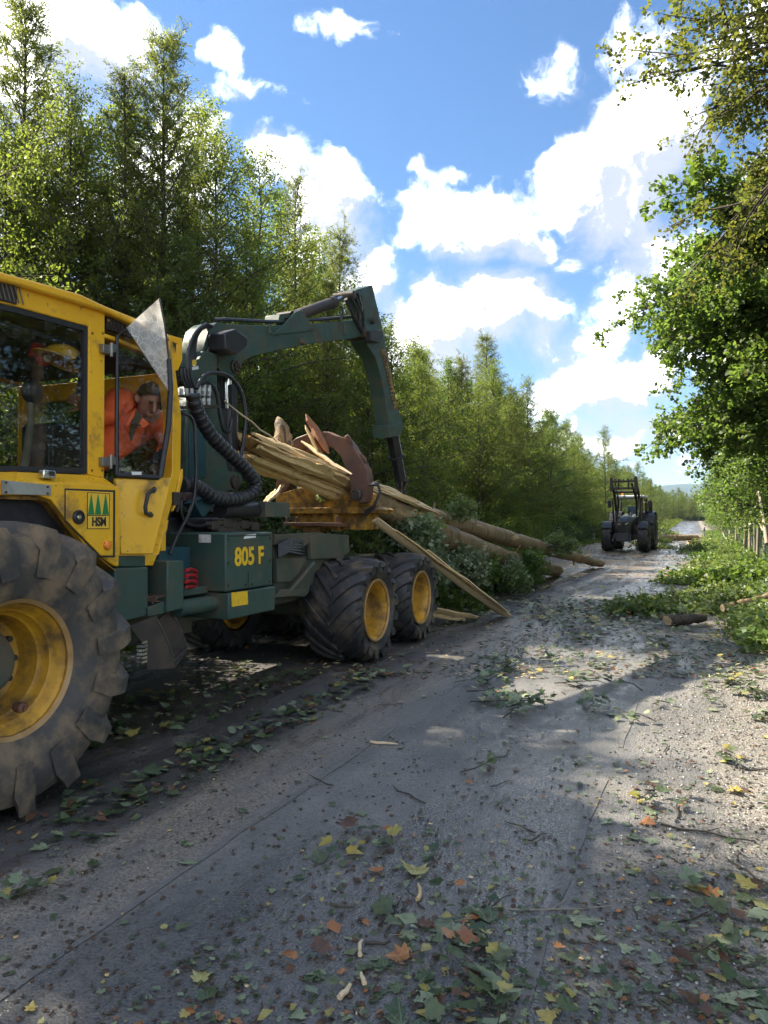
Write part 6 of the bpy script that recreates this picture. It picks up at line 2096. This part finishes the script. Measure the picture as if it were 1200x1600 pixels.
for u, v, s, col, lb, rz in (
    (908, 1438, .125, 'pale', 'large pale green leaf with a long thin stalk lying alone on the dark joint', -1.2),
    (648, 1362, .115, 'yellow', 'yellow lobed leaf on the sandy patch of asphalt', .6),
    (588, 1361, .060, 'orange', 'small orange leaf beside the yellow leaf on the sandy patch', 1.0),
    (626, 1494, .085, 'orange', 'orange-red curled leaf lying below the wood chips on the asphalt', 2.0),
    (1188, 1414, .125, 'yellow', 'big pale yellow leaf on the sunlit gravel', .2),
    (1108, 1398, .085, 'orange', 'orange leaf in the sunlit gravel beside the shadow edge', 1.4),
    (1080, 1388, .085, 'yellow', 'yellow leaf beside the orange one in the sunlit gravel', .9),
    (1024, 1437, .070, 'brown', 'dark red-brown leaf on the edge of the sunlit gravel', 2.2),
    (1162, 1550, .120, 'pale', 'light green leaf with its stalk on the gravel, nearest to the viewer', 1.9),
    (316, 1526, .060, 'yellow', 'single small yellow-green leaf on bare asphalt beside the sandy streak', .3),
    (662, 1582, .060, 'yellow', 'small golden leaf beside a dark green one at the road joint', 1.2),
    (625, 1585, .130, 'green', 'large dark green leaf next to the small golden one', .5),
    (1147, 1238, .095, 'yellow', 'yellow lobed leaf on the upper sunlit gravel', 1.8),
    (500, 1342, .100, 'green', 'green leaf lying apart on the grey asphalt left of the sandy patch', .8),
    (975, 1505, .075, 'brown', 'crumpled dark brown leaf on the wet gravel', 2.6),
    (690, 1445, .130, 'pale', 'pale speckled leaf leaning on a heap of green leaves', 2.1),
    (755, 1430, .120, 'green', 'dark green leaf lying against the pale speckled leaf', 1.1),
    (720, 1462, .110, 'green', 'green leaf with pale veins below the pale speckled leaf', 3.3)):
    p = on_g(u, v)
    put_leaf(p.x, p.y, s, col, lb, None, rz)

def dens(x, y):
    d = .16
    if x > -1.7: d = .75
    if x > -.6: d = 1.0
    if -3.3 < x < -2.7 and 2.5 < y < 7: d = .9
    if x < -5.0: d = .7
    if 7 < y: d = max(d, .55 if x > -2.3 else .25)
    for (cx, cy, rr) in ((-1.75, 12.2, 1.1), (-1.15, 3.0, .45), (-.75, 2.6, .4), (-.2, 2.9, .5), (-1.5, 5.2, .5), (-.9, 6.4, .6), (-.3, 4.6, .5)):
        if (x - cx) ** 2 + (y - cy) ** 2 < rr * rr: d += .6
    return d
GL = {
 'green': ('green maple leaf lying flat on the wet road among the scattered leaves', 'green leaves scattered over the near road'),
 'pale': ('greyish green leaf turned pale side up on the wet road', 'pale leaves scattered over the near road'),
 'yellow': ('little yellow leaf lying between the green ones on the road', 'yellow leaves scattered over the near road'),
 'orange': ('little orange leaf lying between the green ones on the road', 'orange leaves scattered over the near road'),
 'brown': ('withered brown leaf lying between the green ones on the road', 'brown leaves scattered over the near road')}
n = 0
while n < 165:
    v = 1000 + 600 * lr.random() ** 1.0; u = lr.uniform(20, 1230)
    p = on_g(u, v)
    if p.x < -3.0 and p.y < 10: continue
    if lr.random() > dens(p.x, p.y) * (.25 + 1.1 * (math.sin(p.x * 5.1 + p.y * 1.7) * math.sin(p.y * 4.3 - p.x * 2.2) > .1)): continue
    col = lr.choices(KN, (5, 3.5, .7, .5, 1.1))[0]
    put_leaf(p.x, p.y, lr.uniform(.035, .085) * (1 if col in ('green', 'pale') else .7), col, *GL[col])
    n += 1

# all smaller and farther leaves and shreds in one sheet of litter
def litter(name, N_, region, smin, smax, weights, zmax, seed, dfun=None):
    r = random.Random(seed); rn = np.random.default_rng(seed)
    V, F, MI = [], [], []
    base = []
    for i in range(12):
        vs = maple_verts(r, 1.0, .2); vs.append((0, .1, .04)); base.append(np.array(vs))
    shred = [np.array([(-.25, -.3, 0), (.28, -.2, .05), (.2, .35, .0), (-.15, .3, .08)]) * k for k in (1, .8, 1.2)]
    nv = 0; k = 0; tries = 0
    while k < N_ and tries < N_ * 12:
        tries += 1
        x, y = region(r)
        if dfun and r.random() > dfun(x, y): continue
        s = r.uniform(smin, smax)
        whole = r.random() < .45
        b = base[r.randrange(12)] if whole else shred[r.randrange(3)]
        a = r.uniform(0, 6.283); tx, ty = r.uniform(-.35, .35), r.uniform(-.35, .35)
        ca, sa = math.cos(a), math.sin(a)
        P = b * s
        Q = np.stack([P[:, 0] * ca - P[:, 1] * sa, P[:, 0] * sa + P[:, 1] * ca, P[:, 2] + P[:, 0] * tx + P[:, 1] * ty], 1)
        Q[:, 2] -= min(0, Q[:, 2].min()) - .003
        Q += (x, y, gz(x, y) + r.uniform(0, zmax))
        m = r.choices(range(5), weights)[0]
        if whole:
            F += [(nv + NM, nv + i, nv + (i + 1) % NM) for i in range(NM)]; MI += [m] * NM
        else:
            F += [(nv, nv + 1, nv + 2), (nv, nv + 2, nv + 3)]; MI += [m] * 2
        V.append(Q); nv += len(Q); k += 1
    o = bpy.data.objects.new(name, npmesh(name, np.concatenate(V), np.array(F), list(LC.values()), False, np.array(MI)))
    link(o)
    return tag(o, kind='stuff')
def reg_px(v0, v1, pw=1.0, u0=-30, u1=1240):
    def f(r):
        p = on_g(r.uniform(u0, u1), v0 + (v1 - v0) * r.random() ** pw)
        return p.x, p.y
    return f
ok = lambda x, y: dens(x, y) * .8 if -6.2 < x < 1.6 else 0
litter('leaf_litter', 2300, reg_px(1030, 1620, .85), .010, .038, (5, 4, .9, .7, 2.4), .008, 5, ok)
litter('leaf_litter', 3400, reg_px(880, 1060), .025, .085, (6, 4, 1.0, .3, 1.2), .02, 6, lambda x, y: (dens(x, y) if -6 < x < 2.5 else 0))
litter('leaf_litter', 1400, lambda r: (r.gauss(-1.75, .75), r.gauss(12.3, 1.2)), .05, .12, (5, 4, 2.5, .6, 1), .07, 7)
litter('leaf_litter', 380, lambda r: (r.gauss(-3.0, .13), r.uniform(2.6, 6.8)), .05, .11, (6, 3, .4, .2, 1.5), .03, 8)
litter('leaf_litter', 420, lambda r: (r.uniform(-4.6, -3.5), r.uniform(3.6, 6.6)), .05, .12, (7, 3, .4, .2, 1), .06, 9)
litter('leaf_litter', 3000, lambda r: (r.uniform(-5.5, 1.5), r.uniform(14, 60)), .06, .15, (5, 3, 2, .6, 1), .05, 10, lambda x, y: .25 + .75 * (x > -1.2))
for (u, v, N_, s) in ((560, 1320, 40, 7), (700, 1445, 50, 8), (770, 1540, 60, 8), (1010, 1250, 25, 3), (1100, 1400, 50, 6), (1140, 1510, 45, 6), (560, 1500, 30, 9), (800, 1090, 60, 10), (880, 970, 50, 11)):
    p = on_g(u, v)
    litter('leaf_litter', int(N_ * .7), lambda r, p=p: (r.gauss(p.x, .13), r.gauss(p.y, .17)), .03, .095, (6, 3, 1.5, 1, 2), .045, 900 + s + int(u))

# crumbs of bark and wood
def crumbs(name, N_, region, lo, hi, mats, seed, wts):
    r = random.Random(seed); V, F, MI = [], [], []
    nv = 0
    for k in range(N_):
        x, y = region(r)
        L_, w, t = r.uniform(lo, hi), r.uniform(.003, .010), r.uniform(.002, .006)
        L_ *= r.choice((1, 1, .5)); a = r.uniform(0, 6.28); ca, sa = math.cos(a), math.sin(a)
        z = gz(x, y) + .002
        for dz in (0, t):
            for (px_, py_) in ((-L_ / 2, -w * r.uniform(.3, 1)), (L_ / 2, -w), (L_ / 2 * .9, w), (-L_ / 2, w * .7)):
                V.append((x + px_ * ca - py_ * sa, y + px_ * sa + py_ * ca, z + dz + r.uniform(0, .004)))
        F += [(nv + 4, nv + 5, nv + 6, nv + 7), (nv, nv + 1, nv + 5, nv + 4), (nv + 1, nv + 2, nv + 6, nv + 5), (nv + 2, nv + 3, nv + 7, nv + 6), (nv + 3, nv, nv + 4, nv + 7)]
        MI += [r.choices(range(len(mats)), wts)[0]] * 5; nv += 8
    o = bpy.data.objects.new(name, npmesh(name, np.array(V), np.array(F), mats, False, np.array(MI)))
    link(o); return tag(o, kind='stuff')
crumbs('bark_crumbs', 1500, reg_px(1060, 1620, .9), .005, .026, [M['litter'], M['bark'], M['wood'], M['wood_pale'], LC['brown']], 3, (4, 6, .25, .12, .6))
crumbs('bark_crumbs', 2500, reg_px(900, 1060, 1, 450, 1240), .02, .10, [M['litter'], M['bark'], M['wood'], M['wood_pale']], 4, (5, 4, 1.5, .6))
crumbs('gravel_grit', 5200, lambda r: (r.uniform(-.35, 1.6), r.uniform(1.4, 8)), .004, .016, [TAR, M['alu'], M['post_wood'], M['bark']], 6, (3, 3, 3, 2))

# sticks and chips one can pick out
SG = 'twigs lying on the near road'
def twig(u, v, L_, r_, a, mat, label, group=None, name='twig'):
    p = on_g(u, v); r = random.Random(int(u * 7 + v))
    d = Vector((math.cos(a), math.sin(a), 0)); s = Vector((-d.y, d.x, 0))
    pts = [p + d * L_ * (k / 4 - .5) + s * r.uniform(-.06, .06) * L_ + Vector((0, 0, r_ + r.uniform(0, .008))) for k in range(5)]
    mb = MB().tube(pts, [r_, r_, r_ * .9, r_ * .8, r_ * .5], 6)
    if L_ > .2: mb.tube([pts[2], pts[2] + d * L_ * .15 + s * L_ * .14 + Vector((0, 0, .01))], [r_ * .6, r_ * .3], 5)
    return tag(mb.build(name, M[mat], smooth=60), label, 'twig', group)
twig(655, 1396, .12, .010, 1.9, 'wood', 'short splintered stick beside the yellow leaf on the sandy patch')
twig(540, 1550, .07, .011, 1.5, 'wood_pale', 'upright-lying pale wood chip nearest the viewer left of the leaf heap', name='wood_chip')
twig(563, 1482, .09, .009, 1.9, 'wood_pale', 'pale wood chip under the dark heap of bark', name='wood_chip')
twig(566, 1530, .06, .009, 2.2, 'wood_pale', 'small pale chip between the two larger chips', name='wood_chip')
twig(600, 1163, .20, .010, .15, 'wood_pale', 'flat pale splinter lying alone across the road joint', name='wood_chip')
twig(860, 1418, .50, .004, .35, 'leafy' if False else 'post_wood', 'thin pale stalk running across the dark asphalt towards the large pale leaf')
twig(1100, 1300, .45, .006, -.1, 'bark', 'dark curved twig on the sunlit gravel in the shadow of the tree')
twig(590, 1473, .10, .007, .6, 'bark', 'dark twig in the heap of bark chips')
for i in range(26):
    u, v = lr.uniform(480, 1200), lr.uniform(1040, 1580)
    twig(u, v, lr.uniform(.08, .32), lr.uniform(.003, .006), lr.uniform(0, 3.14), 'bark', 'thin dark twig lying among the leaves on the near road', SG)

# leafy sprigs: a bent twig with a handful of lobed leaves
def sprig_mesh(seed, n_, L_, s0, mats):
    r = random.Random(seed)
    V, F, MI = [], [], []
    a0 = r.uniform(-.3, .3)
    def addp(vs, fs, m):
        b = len(V); V.extend(vs); F.extend([tuple(i + b for i in f) for f in fs]); MI.extend([m] * len(fs))
    mb = MB().tube([(0, -L_ * .5, .02), (.03, -L_ * .1, .05), (-.02, L_ * .25, .06), (.02, L_ * .5, .03)], [.006, .005, .004, .002], 5)
    addp(mb.v, mb.f, len(mats))
    for i in range(n_):
        t = r.uniform(-.3, .55); side = r.choice((-1, 1))
        s = s0 * r.uniform(.6, 1.25)
        M4 = Matrix.Translation((r.uniform(-.03, .03), t * L_, r.uniform(.02, .09))) @ Matrix.Rotation(side * r.uniform(.3, 1.9), 4, 'Z') @ Matrix.Rotation(r.uniform(-.55, .45), 4, 'X') @ Matrix.Rotation(r.uniform(-.5, .5), 4, 'Y') @ Matrix.Translation((0, s * .6, 0))
        vs = maple_verts(r, s, .2); vs.append((0, .1 * s, .04 * s))
        addp([tuple(M4 @ Vector(p)) for p in vs], maple_faces(), r.choices(range(len(mats)), [5, 2, .5][:len(mats)])[0])
    zmin = min(p[2] for p in V)
    me = bpy.data.meshes.new('leafy_sprig')
    me.from_pydata([(p[0], p[1], p[2] - zmin) for p in V], [], F)
    for m in mats: me.materials.append(m)
    me.materials.append(M['bark'])
    me.polygons.foreach_set('material_index', MI); me.update()
    return me
SPR = [sprig_mesh(810 + i, n_, L_, s, [LC['green'], LC['pale'], LC['yellow']]) for i, (n_, L_, s) in enumerate(((9, .35, .085), (14, .5, .095), (6, .25, .08), (20, .6, .10)))]
def put_sprig(x, y, k, rz, sc, label, group=None):
    o = bpy.data.objects.new('leafy_sprig', SPR[k]); link(o)
    o.location = (x, y, gz(x, y) + .004); o.rotation_euler.z = rz; o.scale = (sc,) * 3
    return tag(o, label, 'sprig', group)
for u, v, k, sc, lb in ((1010, 1245, 2, .9, 'dark green sprig right at the edge of the sunlit gravel'), (745, 1205, 2, .9, 'crumpled dark sprig in the middle of the wet road'),
                        (770, 1540, 1, .8, 'heap of dark green leaves beside the joint nearest the viewer'), (1130, 1065, 2, 1.2, 'single bright green sprig standing up on the right of the road'),
                        (850, 1035, 2, 1.3, 'upright dark green sprig on the road beyond the flattened leaves'), (1140, 1190, 1, .8, 'sprig with some browned leaves on the right of the road'),
                        (980, 1075, 2, 1.2, 'green sprig in the middle of the wet strip'), (1030, 1010, 3, 1.0, 'broad sprig with sunlit leaves at the foot of the branch heap'),
                        (45, 1400, 1, .7, 'dark green sprig lying by itself on the tracked asphalt near the big wheel'), (1095, 1490, 2, .9, 'sprig with orange tinged leaves in the shaded gravel')):
    p = on_g(u, v); put_sprig(p.x, p.y, k, lr.uniform(0, 6.28), sc, lb)
for i in range(34):
    while True:
        u, v = lr.uniform(560, 1220), lr.uniform(930, 1130)
        p = on_g(u, v)
        if p.x > -2.2: break
    put_sprig(p.x, p.y, lr.randrange(4), lr.uniform(0, 6.28), lr.uniform(.6, 1.1), 'small torn sprig of maple leaves lying on the road', 'sprigs strewn over the road')

# cut branches with their leaves
def branch_kind(seed, L_, lm, ls, n_=3):
    rng = np.random.default_rng(seed)
    W, Lv = Acc(), Acc()
    for i in range(n_):
        a = rng.uniform(-.5, .5)
        limb(W, Lv, (0, 0, .05), (math.sin(a), math.cos(a), rng.uniform(.05, .35)), L_ * rng.uniform(.7, 1), .018, rng, (0, 0, -.35), ntw=13, twl=.36, fwd=.6, spread=.8, droop=.05, nleaf=9, ls=ls, lw=.85, jit=.06, nsub=6, lflat=.5, ldroop=-.1, start=.15)
    return W.mesh('stem', M['bark']), Lv.mesh('foliage', M[lm])
BR = [branch_kind(901, 1.5, 'leaf_cut', .105), branch_kind(902, 1.1, 'leaf_cut', .095, 2), branch_kind(903, 1.9, 'leaf_maple', .11, 3), branch_kind(904, 1.2, 'leaf_cut', .12, 4)]
brK = [Kind('leafy_branch', 'branch', m, ('stem', 'foliage')) for m in BR]
G1 = 'leafy branches heaped on the right verge'
n = 0
while n < 95:
    y = 10.2 + 40 * lr.random() ** 1.5
    x = lr.uniform(-.45 if y > 12 else .1, 2.4)
    if x < .2 and lr.random() < .5: continue
    o = brK[lr.randrange(4)].put(x, y, 'leafy broken branch in the green heap along the right verge', G1, lr.uniform(0, 6.28), lr.uniform(.55, 1.0))
    o.rotation_euler.x = lr.uniform(-.25, .2); o.scale.z *= .8
    n += 1
BR.append(branch_kind(905, 1.0, 'leaf_pale', .115, 3)); brK.append(Kind('leafy_branch', 'branch', BR[4], ('stem', 'foliage')))
for i in range(11):
    f = .03 + .72 * lr.random()
    y = 9.4 + f * 11
    x = -4.25 + f * .75 + lr.uniform(-.5, .25)
    o = brK[4].put(x, y, 'branch of pale turned leaves hanging about the two dragged trunks', 'pale leafy branches about the trunks', lr.uniform(0, 6.28), lr.uniform(.4, .75), z=max(.02, (1.7 - 2.2 * f) * lr.random()))
    o.rotation_euler.x = lr.uniform(-.6, .3)
G2 = 'leafy branches caught under the two trunks'
for i in range(52):
    f = lr.random()
    y = 9.3 + f * 11.5
    x = -4.75 + f * .9 + lr.uniform(-1.1, .45 - .5 * f)
    zl = max(0, (1 - f) * .75 * lr.random())
    o = brK[lr.randrange(4)].put(x, y, 'leafy branch with pale undersides caught beneath the dragged trunks', G2, lr.uniform(0, 6.28), lr.uniform(.5, .95) * (1 - .35 * f), z=gz(x, y) + zl)
    o.rotation_euler.x = lr.uniform(-.5, .5)
for (u, v, Y, sc, lb) in ((585, 870, 9.4, .7, 'dark leafy branch hanging under the bunk behind the rear frame'), (600, 850, 9.9, .75, 'dark leafy branch squeezed between rear wheel and trunks'), (745, 800, 12, .45, 'leafy shoot growing up across the nearer trunk'), (780, 905, 14.5, .55, 'leafy branch with pale leaves hanging down in front of the nearer trunk'), (860, 855, 18, .6, 'leafy tuft lying on the farther trunk'), (505, 775, 8.05, .16, 'small green sprig stuck on the yellow bunk')):
    p = on_y(u, v, Y)
    o = brK[1].put(p.x, p.y, lb, None, lr.uniform(0, 6.28), sc, z=p.z); o.rotation_euler.x = lr.uniform(-.4, .4)
for i in range(20):
    x, y = lr.uniform(-7.4, -5.6), lr.uniform(9, 34)
    brK[lr.randrange(4)].put(x, y, 'leafy branch lying on the left verge behind the machine', 'leafy branches on the left verge', lr.uniform(0, 6.28), lr.uniform(.6, 1.0))
for i in range(10):
    x, y = lr.uniform(-4.5, -.5), lr.uniform(40, 85)
    brK[lr.randrange(4)].put(x, y, 'leafy branch lying on the far road beyond the tractor', 'leafy branches on the far road', lr.uniform(0, 6.28), lr.uniform(.6, 1.1))

# low growth on the verges
def groundcover(name, N_, xr, yr, h, ls, lm, seed, flat=.5):
    rng = np.random.default_rng(seed)
    x = rng.uniform(*xr, N_); y = yr[0] + (yr[1] - yr[0]) * rng.random(N_) ** 1.6
    cl = .5 + .5 * np.sin(x * 2.1 + 1.3 * np.sin(y * .9)) * np.sin(y * 1.3 + x)
    z = np.array([gz(a, b) for a, b in zip(x, y)]) + rng.random(N_) * h * (.25 + cl)
    A = rng.normal(size=(N_, 3)); A[:, 2] = np.abs(A[:, 2]) * (1.5 if flat < .2 else .4)
    acc = Acc()
    leaves_np(acc, np.stack([x, y, z], 1), A, ls * rng.uniform(.6, 1.4, N_), .14 if flat < .2 else .8, rng, flat)
    o = bpy.data.objects.new(name, acc.mesh(name, M[lm])); link(o)
    return tag(o, kind='stuff')
groundcover('undergrowth', 16000, (.5, 2.3), (9.5, 70), .28, .10, 'leaf_cut', 1)
groundcover('undergrowth', 14000, (1.5, 9), (7, 70), .5, .12, 'leaf_maple', 2)
groundcover('undergrowth', 16000, (-9, -6.1), (1, 70), .35, .10, 'leaf_birch', 3)
groundcover('undergrowth', 12000, (-14, -8), (0, 60), .8, .13, 'leaf_dark', 4)
groundcover('undergrowth', 7000, (1.9, 5.5), (-1, 11), .22, .09, 'leaf_maple', 12)
groundcover('verge_grass', 7000, (1.5, 5), (-1, 11), .10, .16, 'leaf_maple', 13, 0)
groundcover('verge_grass', 14000, (-7.6, -6.1), (1, 90), .12, .22, 'leaf_birch', 5, 0)
groundcover('verge_grass', 12000, (.9, 2.6), (8, 100), .12, .22, 'leaf_maple', 6, 0)

# logs lying in the verge
o, _, _ = log_obj([on_g(1042, 970, .09), on_g(1072, 967, .11), on_g(1100, 965, .10)], [.085, .08, .06], 31, 'short dark log with a pale sawn end lying in the leaves at the road edge', mat='bark', name='log')
o['category'] = 'log'
a = on_g(1128, 950, .15)
o, _, _ = log_obj([a, a + Vector((.55, .35, .13)), a + Vector((1.2, .75, .36)), a + Vector((1.9, 1.0, .50))], [.06, .055, .05, .03], 32, 'pale barked branch rising out of the leaf heap on the right verge', mat='log_bark', name='bare_branch')
o['category'] = 'branch'
for i, (x0, y0, x1, y1, r_, lb) in enumerate(((-2.6, 58, .2, 60, .22, 'thick far log lying across the road behind the tractor'), (-1.6, 66, .6, 64.5, .16, 'thinner far log lying beyond the thick one across the road'), (-.4, 50, .9, 51.5, .12, 'far branchy log at the road edge short of the thick one'))):
    o, _, _ = log_obj([(x0, y0, r_), ((x0 + x1) / 2, (y0 + y1) / 2, r_ * 1.02), (x1, y1, r_)], [r_, r_ * .95, r_ * .85], 40 + i, lb, mat='log_bark', name='log')
    o['category'] = 'log'

# wire fence and poles on the right
def fence():
    F_ = empty('wire_fence', (2.25, 30, gz(2.25, 30)), 'green wire mesh fence on grey wooden posts along the right verge', 'fence')
    ys_ = [19.5, 23.5, 28, 33, 38, 45, 53, 60]
    r = random.Random(6)
    tops = []
    for y in ys_:
        z0 = gz(2.25, y)
        x = 2.25 + r.uniform(-.08, .08)
        mb = MB().tube([(x, y, z0 - .1), (x + r.uniform(-.03, .03), y, z0 + 1.0), (x + r.uniform(-.06, .06), y + r.uniform(-.05, .05), z0 + 1.95)], [.065, .06, .05], 9)
        mb.build('post', M['post_wood'], F_, smooth=50)
        tops.append((x, y, z0))
    wm = surf('green_fence_wire', (.035, .085, .075), (.03, .07, .06), 5, .5)
    for k in range(len(tops) - 1):
        (xa, ya, za), (xb, yb, zb) = tops[k], tops[k + 1]
        mb = MB()
        for i in range(9):
            h = .1 + i * .19
            mb.tube([(xa - .07, ya, za + h), ((xa + xb) / 2 - .07, (ya + yb) / 2, (za + zb) / 2 + h - .02), (xb - .07, yb, zb + h)], .003, 3)
        m = int((yb - ya) / .22)
        for i in range(1, m):
            f = i / m
            mb.tube([(xa + (xb - xa) * f - .07, ya + (yb - ya) * f, za + .08), (xa + (xb - xa) * f - .07, ya + (yb - ya) * f, za + 1.65)], .0025, 3)
        mb.build('wire_mesh', wm, F_, smooth=0)
fence()
for (u0, v0, u1, v1, X, r_, lb) in ((1133, 842, 1116, 797, 2.0, .045, 'thin pale pole leaning out from the fence beside the road'), (1198, 850, 1186, 768, 1.95, .055, 'grey pole leaning against the fence, the one closest to the viewer'), (1193, 830, 1174, 800, 2.0, .035, 'short slanting brace pole beside the closest fence pole')):
    a, b = on_x(u0, v0, X), on_x(u1, v1, X)
    o = MB().tube([a, a.lerp(b, .5) + Vector((.02, 0, 0)), b], [r_, r_ * .95, r_ * .8], 8).build('fence_pole', M['post_wood'], smooth=50)
    tag(o, lb, 'pole')
# slender stems at the fence, their crowns joining the leaves above
for i, (x, y, h, lb) in enumerate(((2.7, 40, 5.5, 'slender grey stem right behind the middle of the fence'), (2.75, 36.5, 5.5, 'twin slender stem beside the slender grey stem behind the fence'), (2.8, 46, 6, 'slender stem behind the far part of the fence'), (2.7, 26, 5.2, 'slender stem behind the near part of the fence'))):
    rng = np.random.default_rng(60 + i)
    W, Lv = Acc(), Acc()
    TP = trunk_line(h, rng, .12, (rng.uniform(-.03, .03), 0)); tube_np(W, TP, np.linspace(.085, .02, len(TP)), 7)
    for k in range(16):
        az = k * 2.4; el = .35
        limb(W, Lv, at_h(TP, .42 + .55 * k / 16), (math.cos(az) * math.cos(el), math.sin(az) * math.cos(el), math.sin(el)), 1.3, .015, rng, (0, 0, -.4), ntw=9, twl=.45, nleaf=12, ls=.10, lw=.85, jit=.09, lflat=.6, nsub=2)
    Kind('slim_tree', 'tree', (W.mesh('trunk', M['post_wood']), Lv.mesh('crown', M['leaf_maple']))).put(x, y, lb)

for i, (u, v0, v1, X, r_) in enumerate(((1140, 852, 775, 2.05, .07), (1150, 858, 722, 2.1, .08), (1163, 872, 730, 2.05, .085), (1171, 868, 745, 2.15, .06), (1183, 872, 752, 1.95, .055))):
    a, b = on_x(u, v0, X), on_x(u + (i % 3 - 1) * 3, v1, X)
    o = MB().tube([a + Vector((0, 0, -.1)), a.lerp(b, .4) + Vector((.04, .03, 0)), b], [r_, r_ * .85, r_ * .6], 8).build('bare_sapling', M['post_wood'], smooth=50)
    tag(o, 'pale bare sapling standing upright beside the fence posts on the right', 'sapling', 'pale bare saplings beside the fence')
groundcover('verge_grass', 9000, (-6.7, -3.4), (84, 250), .5, .5, 'leaf_birch', 21, 0)
for i in range(16):
    y = 78 + i * 6 + lr.uniform(-2, 2)
    bushK[lr.randrange(3)].put(-5.6 + lr.uniform(-.8, .9), y, 'small far shrub growing over the left road edge beyond the tractor', 'far shrubs on the left road edge', lr.uniform(0, 6.28), lr.uniform(.5, .8))
for i in range(24):
    bushK[lr.randrange(3)].put(-18 + i * 1.25 + lr.uniform(-.5, .5), lr.uniform(238, 262), 'far shrub closing the view at the end of the road', 'far shrubs at the end of the road', lr.uniform(0, 6.28), lr.uniform(.9, 1.4))
# roadside marker posts
def marker(x, y, label):
    z = gz(x, y)
    T = MB()
    P = [(-.06, -.05), (.06, -.05), (.06, .03), (.0, .06), (-.06, .03)]
    T.slab([(x + a, y + b, z) for a, b in P], (0, 0, .98)).slab([(x + a * .9, y + b * .9, z + .98) for a, b in P], (0, 0, .03))
    o = T.build('marker_post', M['white'], bevel=.008)
    MB().slab([(x + a * 1.06, y + b * 1.06, z + .68) for a, b in P], (0, 0, .2)).build('black_band', M['black'], o)
    MB().box(x - .02, x + .02, y - .060, y - .055, z + .70, z + .86).build('reflector', M['alu'], o)
    tag(o, label, 'marker post')
marker(-6.35, 50.5, 'white marker post on the left verge just past the tractor')
marker(.75, 64, 'white marker post on the right edge of the road beyond the leaf heap')

# ------------------------------------------------------------------ the air between here and the far ridge
def haze():
    m, N, out = new_mat('air')
    v = N.new('ShaderNodeVolumePrincipled', inp={'Color': (.55, .74, 1.0, 1), 'Density': HAZE, 'Anisotropy': .2})
    N.link(v.outputs[0], out.inputs['Volume'])
    o = MB().box(-5600, 3600, -120, 5400, -12, 420).build('haze', m, smooth=0)
    tag(o, kind='stuff')
HAZE = 0.00010
haze()
